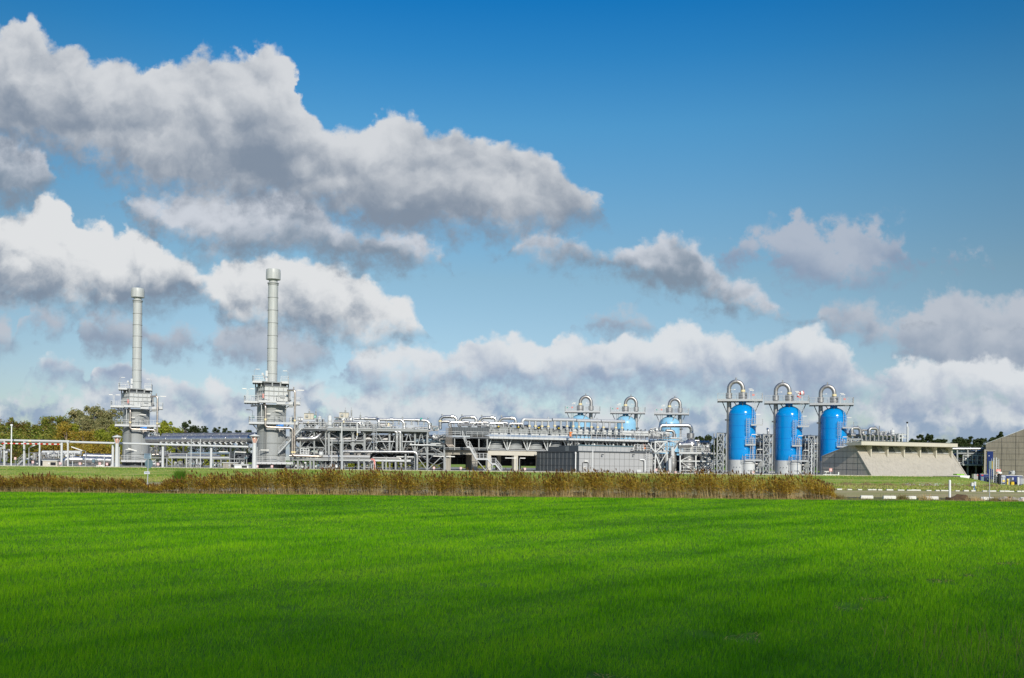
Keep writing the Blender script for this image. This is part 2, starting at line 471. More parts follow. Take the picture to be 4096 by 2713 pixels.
def leafmat(name, cols, vscale=0.6, trans=0.35, rough=0.55, spec=0.3, patch=None):
    """foliage: colour changes from leaf to leaf and from clump to clump, some light passes through"""
    m_ = bpy.data.materials.new(name); m_.use_nodes = True
    nt = m_.node_tree; q = G(nt); b = nt.nodes['Principled BSDF']
    geo = q.n('ShaderNodeNewGeometry'); tcn = q.n('ShaderNodeTexCoord').outputs['Object']
    rnd = geo.outputs['Random Per Island']
    v = q.m('ADD', q.m('MULTIPLY', rnd, 0.45), q.m('MULTIPLY', q.noise(tcn, vscale, 4, 0.6), 0.85))
    k = len(cols)
    c = q.ramp(v, [(0.25 + 0.62 * i / max(1, k - 1), cc) for i, cc in enumerate(cols)])
    if patch: c = q.mix(q.ss(q.noise(tcn, patch[1], 3, 0.5), 0.5, 0.62), c, tuple(patch[0]) + (1,))
    nt.links.new(c, b.inputs['Base Color']); b.inputs['Roughness'].default_value = rough
    b.inputs['Specular IOR Level'].default_value = spec
    tr = q.n('ShaderNodeBsdfTranslucent'); nt.links.new(c, tr.inputs[0])
    mx = q.n('ShaderNodeMixShader'); mx.inputs[0].default_value = trans
    nt.links.new(b.outputs[0], mx.inputs[1]); nt.links.new(tr.outputs[0], mx.inputs[2])
    nt.links.new(mx.outputs[0], nt.nodes['Material Output'].inputs[0])
    return m_
M = {}
M['grey'] = mat('grey_paint', (0.32, 0.335, 0.33), 0.5, var=0.10, scale=1.5, dirt=0.25)
M['shell'] = mat('shell_paint', (0.285, 0.30, 0.29), 0.42, var=0.07, scale=0.8, streak=0.18)
M['lgrey'] = mat('light_grey_paint', (0.60, 0.615, 0.60), 0.5, var=0.08, scale=1.5, dirt=0.2)
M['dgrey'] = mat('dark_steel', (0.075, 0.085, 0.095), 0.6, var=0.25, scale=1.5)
M['galv'] = mat('galvanised_steel', (0.52, 0.53, 0.53), 0.42, 0.35, var=0.12, scale=4, dirt=0.2)
M['stack'] = mat('stack_paint', (0.50, 0.52, 0.50), 0.45, var=0.07, scale=0.8, streak=0.34)
M['alu'] = mat('aluminium_cladding', (0.60, 0.59, 0.57), 0.36, 0.9, var=0.10, scale=2.0, rvar=0.08, bump=0.15, bscale=3)
M['alud'] = mat('dull_aluminium', (0.40, 0.395, 0.385), 0.45, 0.8, var=0.18, scale=2.0, rvar=0.1, dirt=0.3)
M['steel'] = mat('stainless_steel', (0.52, 0.46, 0.40), 0.38, 0.85, var=0.12, scale=2.5, rvar=0.08)
M['white'] = mat('white_paint', (0.80, 0.81, 0.79), 0.5, var=0.06, scale=3, dirt=0.12)
M['cream'] = mat('cream_band', (0.80, 0.68, 0.38), 0.5)
M['yellow'] = mat('yellow_paint', (0.75, 0.55, 0.03), 0.45)
M['red'] = mat('red_paint', (0.62, 0.035, 0.03), 0.45)
M['pink'] = mat('faded_red', (0.70, 0.27, 0.23), 0.5)
M['valveblue'] = mat('blue_actuator', (0.03, 0.22, 0.62), 0.4)
M['blue'] = mat('blue_tank_paint', (0.002, 0.28, 0.70), 0.17, var=0.08, scale=0.5, spec=0.5, streak=0.16, dirt=0.12)
M['blue2'] = mat('blue_tank_paint_shade', (0.003, 0.16, 0.58), 0.2, var=0.05)  # slightly darker blue of the weld seams
M['pale'] = mat('pale_blue_tank_paint', (0.27, 0.54, 0.74), 0.35, var=0.06, scale=0.5, streak=0.1)
M['green'] = mat('green_plate', (0.02, 0.38, 0.26), 0.4)
M['lime'] = mat('lime_panel', (0.28, 0.62, 0.04), 0.4)
M['orange'] = mat('orange_paint', (0.75, 0.24, 0.06), 0.5)
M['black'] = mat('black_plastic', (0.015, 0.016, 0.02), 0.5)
M['navy'] = mat('navy_paint', (0.01, 0.03, 0.16), 0.4)
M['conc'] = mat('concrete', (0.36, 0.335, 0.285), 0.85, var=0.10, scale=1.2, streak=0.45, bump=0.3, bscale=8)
M['concd'] = mat('dark_weathered_concrete', (0.25, 0.225, 0.18), 0.9, var=0.15, scale=1.2, streak=0.6, bump=0.3, bscale=8)  # concrete darkened in place of grazing sun; the streaks are weathering
M['gable'] = mat('side_wall_concrete', (0.50, 0.455, 0.38), 0.9, var=0.10, scale=1.2, streak=0.5, bump=0.3, bscale=8)  # lighter than the front wall to make up for shade on this side
M['concw'] = mat('warm_concrete', (0.45, 0.415, 0.35), 0.85, var=0.10, scale=0.9, streak=0.42, bump=0.25, bscale=7)
M['conclite'] = mat('pale_concrete', (0.58, 0.54, 0.45), 0.8, var=0.08, scale=1.2, streak=0.12)
M['panel'] = mat('grey_cladding', (0.42, 0.425, 0.42), 0.55, var=0.03, scale=0.4)
M['paneld'] = mat('dark_cladding', (0.075, 0.09, 0.10), 0.5, var=0.05, scale=0.4)  # dark cladding; also stands in for shade on the panel building's left side
M['joint'] = mat('joint', (0.05, 0.052, 0.055), 0.8)
M['jointl'] = mat('light_joint', (0.28, 0.29, 0.29), 0.6)
M['glass'] = mat('window_glass', (0.02, 0.025, 0.03), 0.08, spec=0.8)
M['lampglass'] = mat('orange_glass', (0.66, 0.36, 0.27), 0.2, spec=0.7)
M['tube'] = mat('lamp_tube', (0.82, 0.80, 0.74), 0.3)
M['signback'] = mat('sign_back', (0.13, 0.20, 0.23), 0.5)
M['signface'] = mat('sign_face', (0.22, 0.31, 0.38), 0.4)
M['signwhite'] = mat('sign_white', (0.72, 0.74, 0.82), 0.4)
M['ink'] = mat('ink', (0.05, 0.07, 0.14), 0.6)
M['block'] = mat('whitewashed_block', (0.74, 0.72, 0.66), 0.8, var=0.10, scale=3, dirt=0.6, bump=0.2)
M['stone'] = mat('rubble_stone', (0.42, 0.38, 0.33), 0.9, var=0.25, scale=4, bump=0.5, second=(0.55, 0.45, 0.42), s2=2.0)
M['soil'] = mat('brown_soil', (0.10, 0.062, 0.032), 0.95, var=0.35, scale=4, bump=0.6)
M['bark'] = mat('bark', (0.12, 0.095, 0.07), 0.9, var=0.3, scale=4)
M['barkp'] = mat('pale_bark', (0.36, 0.28, 0.20), 0.9, var=0.3, scale=4)

# ---------------------------------------------------------------- ground
rng = np.random.default_rng(7)
def sheet(name, x0, x1, y0, y1, z, m_, nx=1, ny=1, kind='structure'):
    mb = MB()
    xs = np.linspace(x0, x1, nx + 1); ys = np.linspace(y0, y1, ny + 1)
    mb.add([(x, y, z) for y in ys for x in xs], [(j * (nx + 1) + i, j * (nx + 1) + i + 1, (j + 1) * (nx + 1) + i + 1, (j + 1) * (nx + 1) + i) for j in range(ny) for i in range(nx)])
    return struct(name, mb, m_, kind=kind)
def groundmat(name, cols, scale, stretch=(1, 1, 1), scale2=None, cols2=None, rough=0.9, bump=0.4, bs=None, spec=0.2):
    m_ = bpy.data.materials.new(name); m_.use_nodes = True
    nt = m_.node_tree; q = G(nt); b = nt.nodes['Principled BSDF']
    tcn = q.n('ShaderNodeTexCoord').outputs['Object']
    mp = q.n('ShaderNodeMapping'); nt.links.new(tcn, mp.inputs[0]); mp.inputs['Scale'].default_value = stretch
    k = len(cols)
    c = q.ramp(q.noise(mp.outputs[0], scale, 8, 0.65), [(0.3 + 0.4 * i / max(1, k - 1), cc) for i, cc in enumerate(cols)])
    if cols2:
        c = q.mix(q.ss(q.noise(mp.outputs[0], scale2, 5, 0.62), 0.47, 0.6), c, tuple(cols2) + (1,))
    nt.links.new(c, b.inputs['Base Color']); b.inputs['Roughness'].default_value = rough
    b.inputs['Specular IOR Level'].default_value = spec
    bp = q.n('ShaderNodeBump'); bp.inputs['Strength'].default_value = bump; bp.inputs['Distance'].default_value = 0.1
    q.put(bp.inputs['Height'], q.noise(tcn, bs or scale * 5, 6, 0.7)); nt.links.new(bp.outputs[0], b.inputs['Normal'])
    return m_
M['field'] = groundmat('field_soil_and_grass', [(0.045, 0.12, 0.004), (0.075, 0.20, 0.005), (0.11, 0.27, 0.008)], 1.2, scale2=0.12, cols2=(0.07, 0.17, 0.006))
M['verge'] = groundmat('verge_grass', [(0.13, 0.16, 0.035), (0.24, 0.22, 0.08), (0.34, 0.27, 0.13)], 0.5, (1, 3, 1), 0.13, (0.10, 0.19, 0.02))
M['dirt'] = groundmat('dry_track', [(0.42, 0.34, 0.17), (0.52, 0.42, 0.23), (0.36, 0.34, 0.12)], 0.6, (0.3, 2, 1), 0.2, (0.32, 0.34, 0.10))
M['asph'] = groundmat('asphalt_edge', [(0.05, 0.052, 0.058), (0.075, 0.075, 0.08)], 2)
M['bank'] = groundmat('bank_grass', [(0.17, 0.28, 0.025), (0.26, 0.38, 0.05), (0.38, 0.42, 0.10), (0.52, 0.44, 0.22)], 0.35, (0.35, 1.6, 1), 0.10, (0.15, 0.30, 0.018))
M['yard'] = groundmat('plant_yard', [(0.30, 0.29, 0.26), (0.40, 0.38, 0.34)], 1.5)
fe = lambda X: 80.8 + (X + 45) * 0.055          # far edge of the mown field
mb = MB()
mb.add([(-4000, -60, 0), (4000, -60, 0), (4000, 5000, 0), (-4000, 5000, 0)], [(0, 1, 2, 3)])
struct('field', mb, M['field'])
# rough verge behind the field
mb = MB(); xs = np.linspace(-200, 200, 41)
mb.add([(x, fe(min(max(x, -60), 60)), 0.004) for x in xs] + [(x, 175, 0.004) for x in xs], [(i, i + 1, 42 + i, 41 + i) for i in range(40)])
struct('verge', mb, M['verge'])
sheet('road', -200, 200, 91.2, 93.0, 0.010, M['asph'])
sheet('dry_track', -200, 200, 93.6, 121, 0.008, M['dirt'])
def hz(X, Y):
    """height of the bank and the plateau behind it"""
    lim = 72.0 + np.clip(Y - 165, -12, 60) * 0.62
    s1 = np.clip((Y - 150 - 3 * np.sin(X * .05)) / 20.5, 0, 1); s1 = s1 * s1 * (3 - 2 * s1)
    s2 = np.clip((X - lim) / 11, 0, 1); s2 = 1 - s2 * s2 * (3 - 2 * s2)
    return GZ * s1 * s2
nx, ny = 360, 70
xs = np.concatenate([np.linspace(-420, 128, nx + 1)])
ys = np.concatenate([np.linspace(147, 172, 46), np.linspace(173, 900, ny + 1 - 46)])
X, Y = np.meshgrid(xs, ys); Z = hz(X, Y)
Z = Z + np.where(Z > 0.05, 0.035 * np.sin(X * .9 + 1.3 * np.sin(Y * .7)) * np.sin(Y * 1.1 + X * .13) * (Y < 171.5), 0) + 0.006
Z[0, :] = -0.05
mb = MB()
W_ = nx + 1
H_ = len(ys)
mb.v = np.stack([X, Y, Z], -1).reshape(-1, 3).tolist()
mb.f = [(j * W_ + i, j * W_ + i + 1, (j + 1) * W_ + i + 1, (j + 1) * W_ + i) for j in range(H_ - 1) for i in range(nx)]
mb.sm = [True] * len(mb.f)
struct('grass_bank', mb, M['bank'])
# paved yard under the plant, a sheet just above the plateau
mb = MB(); mb.add([(-130, 173, GZ + .02), (71, 173, GZ + .02), (76, 300, GZ + .02), (-170, 300, GZ + .02)], [(0, 1, 2, 3)])
struct('plant_yard', mb, M['yard'])
mb = MB(); mb.box((-30, 171.6, GZ + .05), (205, 0.25, 0.12)); struct('kerb', mb, M['conclite'])
mb = MB(); mb.add([(77, 160, .03), (130, 160, .03), (130, 260, .03), (77, 260, .03)], [(0, 1, 2, 3)])
struct('gate_road', mb, M['asph'])
# ---------------------------------------------------------------- blades: one numpy mesh of single triangles
def blades(name, P, h, w, lean, m_, kind='stuff', label=None, az=None, two=False, parent=None):
    n = len(P); a = rng.uniform(0, 2 * np.pi, n) if az is None else az
    side = np.stack([np.cos(a), np.sin(a), np.zeros(n)], -1) * (w / 2)[:, None]
    tip = P.copy(); tip[:, 2] += h; tip[:, :2] += lean
    if two:
        mid = P.copy(); mid[:, 2] += h * 0.55; mid[:, :2] += lean * 0.3
        vs = np.stack([P - side * .6, P + side * .6, mid + side, mid - side, tip], 1).reshape(-1, 3)
        nv = 5; me = bpy.data.meshes.new(name)
        me.vertices.add(n * 5); me.vertices.foreach_set('co', vs.astype(np.float32).ravel())
        me.loops.add(n * 7); me.polygons.add(n * 2)
        base = np.arange(n)[:, None] * 5
        li = (base + np.array([0, 1, 2, 3, 3, 2, 4])).ravel()
        me.loops.foreach_set('vertex_index', li.astype(np.int32))
        ls = (np.arange(n)[:, None] * 7 + np.array([0, 4])).ravel()
        me.polygons.foreach_set('loop_start', ls.astype(np.int32))
        me.polygons.foreach_set('loop_total', np.tile([4, 3], n).astype(np.int32))
    else:
        vs = np.stack([P - side, P + side, tip], 1).reshape(-1, 3)
        me = bpy.data.meshes.new(name)
        me.vertices.add(n * 3); me.vertices.foreach_set('co', vs.astype(np.float32).ravel())
        me.loops.add(n * 3); me.polygons.add(n)
        me.loops.foreach_set('vertex_index', np.arange(n * 3, dtype=np.int32))
        me.polygons.foreach_set('loop_start', (np.arange(n) * 3).astype(np.int32))
        me.polygons.foreach_set('loop_total', np.full(n, 3, dtype=np.int32))
    me.update(calc_edges=True); me.validate()
    me.materials.append(m_)
    o = bpy.data.objects.new(name, me); C.objects.link(o)
    if parent: o.parent = parent
    elif kind: o['kind'] = kind
    if label: o['label'] = label
    return o
M['grass'] = leafmat('field_grass', [(0.028, 0.125, 0.001), (0.095, 0.33, 0.002), (0.19, 0.50, 0.003), (0.33, 0.62, 0.012)], 0.20, 0.42, 0.6, 0.10)
nt_g = M['grass'].node_tree; qg = G(nt_g); rp = [x for x in nt_g.nodes if x.type == 'VALTORGB'][0]; old = rp.inputs[0].links[0].from_socket
mpg = qg.n('ShaderNodeMapping'); nt_g.links.new(qg.n('ShaderNodeTexCoord').outputs['Object'], mpg.inputs[0]); mpg.inputs['Rotation'].default_value = (0, 0, R(-51)); mps = qg.n('ShaderNodeMapping'); nt_g.links.new(mpg.outputs[0], mps.inputs[0]); mps.inputs['Scale'].default_value = (0.035, 0.30, 1)
nt_g.links.new(qg.m('ADD', old, qg.m('MULTIPLY', qg.m('SUBTRACT', qg.noise(mps.outputs[0], 1.0, 4, 0.6), 0.5), 1.1)), rp.inputs[0])  # stretched noise paints broad sunlit bands into the grass colour
N = 820000
d = 12.2 * (88 / 12.2) ** rng.random(N)                      # more blades per square metre close by
Xg = (rng.random(N) * 2 - 1) * (d * 0.54 + 2.2)
keep = d < fe(np.clip(Xg, -60, 60))
d, Xg = d[keep], Xg[keep]; n = len(d)
def track(X, Y):            # wheel tracks running away to the right, two wheels each
    q_ = (X - 3.2) * math.sin(R(43)) - (Y - 18.0) * math.cos(R(43)); q_ = q_ + .25 * np.sin(Y * .4); m_ = np.mod(q_ + 13.5, 27) - 13.5
    return (np.abs(np.abs(m_) - .95) < .22)
def clods(X, Y):            # thin bare patches in a broken line on the right
    ux, uy = 9.5 / 15.15, 11.8 / 15.15; a_ = (X - 3.7) * ux + (Y - 16.25) * uy; b_ = (X - 3.7) * uy - (Y - 16.25) * ux
    return (np.abs(b_ + .15 * np.sin(a_ * 1.3)) < .22 + .12 * np.sin(a_ * 5)) & (np.sin(a_ * 2.9) + .6 * np.sin(a_ * 1.1 + 1) > .55) & (a_ > -6) & (a_ < 22)
keep = ~(clods(Xg, d) & (rng.random(n) < .8)); d, Xg = d[keep], Xg[keep]; n = len(d)
bare = (np.sin(Xg * .83 + 2) * np.sin(d * .61 + Xg * .2) > .975) & (rng.random(n) < .7); d, Xg = d[~bare], Xg[~bare]; n = len(d)
# sown rows run away to the right; thin bare patches here and there
row = np.sin((Xg * 0.93 + d * -0.36) * 2.1) * 0.5 + 0.5
P = np.stack([Xg, d, np.zeros(n)], -1)
tr = clods(Xg, d)
h = rng.uniform(0.05, 0.125, n) * np.where(tr, .55, 1) * (0.8 + 0.35 * row) * (1 + 0.25 * np.sin(Xg * .31 + d * .12) * np.sin(d * .23)); w = 0.0047 * np.maximum(1, d / 13) ** 0.95 * rng.uniform(.7, 1.4, n)
lean = rng.normal(0, 0.028, (n, 2)) + np.array([0.012, 0.0])
blades('grass', P, h, w, lean, M['grass'], label='fresh green grass covering the field in front of the plant')

nd_ = 60000; Xw = rng.uniform(-3, 18, nd_); Yw = rng.uniform(11, 34, nd_); kk = clods(Xw, Yw); Xw, Yw = Xw[kk], Yw[kk]
blades('dead_grass', np.stack([Xw, Yw, np.zeros(len(Xw))], -1), rng.uniform(.01, .05, len(Xw)), rng.uniform(.012, .03, len(Xw)), rng.normal(0, .06, (len(Xw), 2)), leafmat('dead_grass_blades', [(.16, .10, .02), (.42, .32, .08), (.60, .50, .18)], 2.0), label='broken line of dead brownish grass and soil clods in the field on the right')
# taller weeds and seeding grasses in the near right corner of the field
m_n = 900; Xw = rng.uniform(5.2, 9.0, m_n); Yw = rng.uniform(12.6, 17.5, m_n); kk = (Xw / Yw > .36) & (Xw / Yw < .56) & (rng.random(m_n) < (Xw / Yw - .33) * 4.5); Xw, Yw = Xw[kk], Yw[kk]; m_n = len(Xw)
blades('tall_weeds', np.stack([Xw, Yw, np.zeros(m_n)], -1), rng.uniform(.12, .50, m_n), rng.uniform(.004, .009, m_n), rng.normal(0, .09, (m_n, 2)), leafmat('weed_stems', [(.10, .13, .02), (.24, .20, .06), (.36, .26, .12)], 2.0), label='tall brownish weeds in the near right corner of the field')

# ---------------------------------------------------------------- reeds
M['reedleaf'] = leafmat('reed_leaves', [(0.055, 0.03, 0.006), (0.20, 0.10, 0.012), (0.38, 0.21, 0.022), (0.20, 0.19, 0.02), (0.58, 0.36, 0.05)], 0.35, 0.30, 0.6, 0.2)
M['reedgold'] = leafmat('golden_reed_leaves', [(0.34, 0.17, 0.016), (0.64, 0.37, 0.035), (0.44, 0.38, 0.04), (0.82, 0.56, 0.12)], 0.35, 0.35, 0.6, 0.2)
M['stalk'] = leafmat('reed_stalks', [(0.34, 0.22, 0.08), (0.56, 0.40, 0.17), (0.74, 0.58, 0.32)], 1.0, 0.2, 0.7, 0.2)
M['plume'] = leafmat('reed_plumes', [(0.055, 0.026, 0.012), (0.11, 0.05, 0.02), (0.17, 0.085, 0.03)], 1.0, 0.25, 0.8, 0.1)
def reed_height(px):
    """height of the reed bed along the photo columns"""
    X_ = [-200, 0, 150, 300, 480, 570, 592, 640, 690, 760, 900, 1000, 1100, 1250, 1700, 2100, 2500, 2900, 2960, 3100, 3250, 3330, 3350]
    H_ = [1.05, 1.08, 1.28, 1.16, 1.14, 1.02, 0.55, 0.62, 1.05, 1.42, 1.55, 1.45, 1.62, 1.95, 1.9, 1.88, 2.0, 2.15, 2.3, 1.95, 1.9, 1.3, 0.3]
    return np.interp(px, X_, H_)
def colx(X, Y): return HX + X / Y * F
n = 22000
d = rng.uniform(0, 1, n) ** 0.8 * 4.6
X = rng.uniform(-53, 29.0, n); Y = fe(X) + 1.1 + d
px = colx(X, Y); keep = (px < 3345) & (px > -420) & (rng.random(n) < .72 + .4 * np.sin(X * 1.9 + np.sin(Y * 2 + X * .5))); X, Y, px, d = X[keep], Y[keep], px[keep], d[keep]; n = len(X)
clump = np.sin(X * 1.1 + np.sin(X * .43) * 2) * .6 + np.sin(X * 3.1 + 1 + Y) * .5 + np.sin(X * 8.3 + Y * 2) * .4
H = reed_height(px) * (0.84 + 0.16 * clump + 0.15 * rng.normal(0, 1, n).clip(-2, 1.6))
H = np.maximum(H * .97, .3)
P = np.stack([X, Y, np.zeros(n)], -1)
ln = np.stack([rng.normal(-0.12, .12, n), rng.normal(0, .1, n)], -1) * H[:, None] * 0.9
blades('reed_stalks', P, H * .72, np.full(n, .018), ln * .7, M['stalk'], label='straw coloured reed stalks along the far edge of the field')
gold = rng.random(n) < np.interp(px, [0, 600, 1200, 1900, 2300, 3000, 3345], [0.06, .20, .36, .50, .66, .85, .95])
for nm, sel, mt, lb in (('reed_leaves', ~gold, 'reedleaf', 'dark brown reed leaves forming the hedge like reed bed'), ('golden_reed_leaves', gold, 'reedgold', 'golden yellow reed leaves mixed into the reed bed')):
    Xs, Ys, Hs, Ls, Ps = X[sel], Y[sel], H[sel], ln[sel], px[sel]
    out = []
    for k in range(9):
        f = rng.uniform(.22, .98, len(Xs)) ** .8
        q = np.stack([Xs + Ls[:, 0] * f, Ys + Ls[:, 1] * f, Hs * f], -1)
        hh = rng.uniform(.06, .30, len(Xs)); l2 = np.stack([rng.normal(-.13, .24, len(Xs)), rng.normal(0, .16, len(Xs))], -1)
        out.append((q, hh - rng.uniform(0, .18, len(Xs)), l2))
    q = np.concatenate([o[0] for o in out]); hh = np.concatenate([o[1] for o in out]); l2 = np.concatenate([o[2] for o in out])
    blades(nm, q, hh, rng.uniform(.03, .085, len(q)), l2 * 1.5, M[mt], label=lb)
sel = rng.random(n) < np.where(px < 600, .16, .26)
q = np.stack([X + ln[:, 0], Y + ln[:, 1], H - 0.03], -1)[sel]; m_ = len(q)
blades('reed_plumes', np.concatenate([q, q + [0, 0, -.02]]), rng.uniform(.16, .34, 2 * m_), rng.uniform(.05, .10, 2 * m_), np.stack([rng.normal(-.07, .05, 2 * m_), rng.normal(0, .05, 2 * m_)], -1), M['plume'], two=True, label='dark brown feathery reed plumes rising above the leaves')
# green bush among the reeds
mbp = pt(715, 1960, 84.5); mbp.z = 0
nb = 900; a = rng.uniform(0, 2 * np.pi, nb); rr = rng.uniform(0, .35, nb)
P = np.stack([mbp.x + rr * np.cos(a), np.full(nb, mbp.y + .2) + rr * np.sin(a) * .5, rng.uniform(.9, 1.5, nb)], -1)
M['bushleaf'] = leafmat('bush_leaves', [(0.05, 0.13, 0.01), (0.10, 0.22, 0.02), (0.16, 0.30, 0.03)], 1.0)
b_ = thing('broom_bush', 'spiky bright green bush rising out of the brown reeds right of the sign', 'bush', (mbp.x, mbp.y, 0))
def bl_local(name, P, h, w, lean, m_, parent): 
    P = P - np.array(ORG[parent.name]); return blades(name, P, h, w, lean, m_, parent=parent)
bl_local('foliage', P, rng.uniform(.25, .75, nb), rng.uniform(.02, .04, nb), np.stack([np.cos(a), np.sin(a) * .5], -1) * rng.uniform(.1, .5, (nb, 1)), M['bushleaf'], b_)
s_ = MB()
for k in range(6): s_.beam((mbp.x + .03 * k, mbp.y + .1, 0), (mbp.x - .3 + .12 * k, mbp.y + .2, 1.5), .02)
obj('stem', s_, M['bark'], b_)
# rough grass tufts: verge, bank foot and the field's far edge on the right
M['tuft'] = leafmat('rough_grass', [(0.12, 0.13, 0.025), (0.26, 0.20, 0.07), (0.38, 0.29, 0.13), (0.20, 0.22, 0.04)], 0.4, 0.3, 0.7, 0.2)
nt_ = 26000
X = rng.uniform(-52, 48, nt_); Y = np.where(rng.random(nt_) < .6, fe(X) + rng.uniform(0, 2.6, nt_), fe(X) + rng.uniform(2, 12, nt_))
dens = np.where(colx(X, Y) > 3330, .35, .9)
kk = (rng.random(nt_) < dens) & (np.sin(X * 2.3) + np.sin(X * 5.7 + Y) > -.5); X, Y = X[kk], Y[kk]; m_ = len(X)
hh = rng.uniform(.05, .22, m_) * (1 + .9 * (np.sin(X * .9) > .5)); 
blades('rough_grass', np.stack([X, Y, np.zeros(m_)], -1), hh, rng.uniform(.02, .05, m_), rng.normal(0, .07, (m_, 2)), M['tuft'], label='dry tufts of rough grass on the verge behind the field')
M['banktuft'] = leafmat('bank_blades', [(0.18, 0.32, 0.02), (0.30, 0.42, 0.05), (0.45, 0.46, 0.12), (0.55, 0.44, 0.22)], 0.15, 0.3, 0.7, 0.2)
nt_ = 70000
Y = rng.uniform(122, 171.4, nt_); X = rng.uniform(-.54, .54, nt_) * Y
Zz = hz(X, Y)
blades('bank_grass', np.stack([X, Y, Zz], -1), rng.uniform(.05, .16, nt_) * np.where(Zz < .1, 1.6, 1), rng.uniform(.06, .16, nt_), rng.normal(0, .1, (nt_, 2)), M['banktuft'], label='short yellowish green grass on the bank below the plant')
# dry brown strip along the bank foot on the right, white flowers
nt_ = 5000; X = rng.uniform(48, 74, nt_); Y = rng.uniform(150, 153.5, nt_)
blades('dry_weeds', np.stack([X, Y, np.zeros(nt_)], -1), rng.uniform(.2, .75, nt_) * (.6 + .4 * np.sin(X * 2)), rng.uniform(.03, .07, nt_), rng.normal(0, .12, (nt_, 2)), leafmat('dry_weed_stems', [(.18, .10, .04), (.36, .24, .12), (.46, .36, .22)], .5), label='dry brown weeds at the foot of the grass bank')
cl = rng.choice([59.5, 62, 63.5, 64.3, 67.5], 260) + rng.normal(0, .5, 260)
blades('white_flowers', np.stack([cl, rng.uniform(149, 150.5, 260), rng.uniform(.1, .5, 260)], -1), rng.uniform(.04, .09, 260), rng.uniform(.05, .10, 260), rng.normal(0, .05, (260, 2)), M['white'], label='small white wild flowers at the foot of the bank')
# ---------------------------------------------------------------- trees
LM = {'dark': leafmat('dark_leaves', [(0.04, 0.085, 0.01), (0.12, 0.19, 0.02), (0.22, 0.27, 0.035), (0.34, 0.28, 0.06)], 0.30, 0.25, patch=((0.14, 0.085, 0.025), 0.22)),
      'olive': leafmat('olive_leaves', [(0.13, 0.16, 0.05), (0.23, 0.25, 0.09), (0.34, 0.33, 0.14), (0.42, 0.36, 0.17)], 0.35, 0.35),
      'gold': leafmat('golden_leaves', [(0.17, 0.12, 0.015), (0.36, 0.25, 0.03), (0.50, 0.34, 0.05), (0.30, 0.30, 0.04)], 0.35, 0.35),
      'lime': leafmat('yellow_green_leaves', [(0.13, 0.20, 0.015), (0.27, 0.33, 0.03), (0.42, 0.40, 0.05)], 0.35, 0.35),
      'far': leafmat('distant_leaves', [(0.020, 0.036, 0.010), (0.040, 0.065, 0.018), (0.07, 0.09, 0.03)], 0.30, 0.25)}
def make_tree(name, label, lm, bark, H, Rr, loc, nl=2600, leaf=0.30, seed=0, shape='round', low=0.15, droop=0.0, group=None, gap=0.0):
    r_ = np.random.default_rng(seed); rd = random.Random(seed); nl = int(nl * 1.5)
    t = thing(name, label, 'tree', loc, 0, group)
    tr = MB(); tr.tube([(0, 0, 0), (rd.uniform(-.15, .15), 0, H * .35), (rd.uniform(-.3, .3), 0, H * .7), (0, 0, H * .95)], [H * .022, H * .016, H * .009, .02], 7)
    cl = []
    nc = 34; Rr = max(Rr * 1.3, H * .2)
    for k in range(nc):
        f = low + (1 - low) * rd.random() ** .8
        if shape == 'round': w = math.sin(math.pi * min(1, (f - low) / (1 - low) * .82 + .16)) ** .6
        elif shape == 'thin': w = 0.55 * (1.05 - f)
        else: w = (1.12 - f) ** .5
        a = rd.uniform(0, 6.283); q = Rr * w * rd.uniform(.25, 1.0)
        c = Vector((q * math.cos(a), q * math.sin(a), H * f * .94))
        cl.append((c, Rr * rd.uniform(.30, .52) * (.62 + .45 * (1 - f))))
        z0 = max(H * .18, c.z * .62)
        tr.tube([(0, 0, z0), (c.x * .5, c.y * .5, (z0 + c.z) / 2 + .2), tuple(c)], [H * .008, H * .005, .02], 5, caps=False)
    for k in range(4 if shape != 'thin' else 2):     # ragged twigs over the outline
        a = rd.uniform(0, 6.283); q = Rr * .5 * rd.random()
        cl.append((Vector((q * math.cos(a), q * math.sin(a), H * rd.uniform(.86, 1.0))), Rr * rd.uniform(.1, .2)))
    trunk_obj = obj('trunk', tr, bark, t, world_pts=False)
    idx = r_.integers(0, len(cl), nl)
    cc = np.array([list(c[0]) for c in cl])[idx]; rr = np.array([c[1] for c in cl])[idx]
    v = r_.normal(0, 1, (nl, 3)); v /= np.linalg.norm(v, axis=1)[:, None]
    v *= (rr * r_.uniform(.05, 1.15, nl) ** .6)[:, None]; v[:, 2] *= .85
    P_ = cc + v; P_[:, 2] = np.maximum(P_[:, 2] - droop * np.abs(v[:, 0]), .15)
    aa = r_.uniform(0, 6.283, nl); w_ = leaf * r_.uniform(.6, 1.5, nl)
    ax = np.stack([np.cos(aa), np.sin(aa), r_.normal(0, .5, nl)], -1) * w_[:, None] * .5
    bx = np.stack([r_.normal(0, .5, nl), r_.normal(0, .5, nl), r_.uniform(.3, 1, nl)], -1) * w_[:, None] * (.5 if droop == 0 else .9)
    vs = np.stack([P_ - ax, P_ + ax * .2 - bx, P_ + ax, P_ + bx * .8], 1).reshape(-1, 3)
    me = bpy.data.meshes.new('crown'); me.from_pydata(vs.tolist(), [], np.arange(nl * 4).reshape(-1, 4).tolist()); me.materials.append(LM[lm]); me.update()
    o = bpy.data.objects.new('crown', me); C.objects.link(o); o.parent = t
    return t
def tree_at(px, ytop, d, *a, **k):
    p = gx(px, d); h = pt(px, ytop, d).z - GZ
    return p, h
protoT = {}
def tree(px, ytop, d, lm, label, wpx, bark='bark', shape='round', seed=0, name='broadleaf_tree', group='trees behind the plant on the left', **k):
    p, h = tree_at(px, ytop, d)
    return make_tree(name, label, lm, M[bark], h, wpx / 2 * d / F, p, seed=seed, shape=shape, group=group, **k)
GL = 'trees behind the plant on the left'
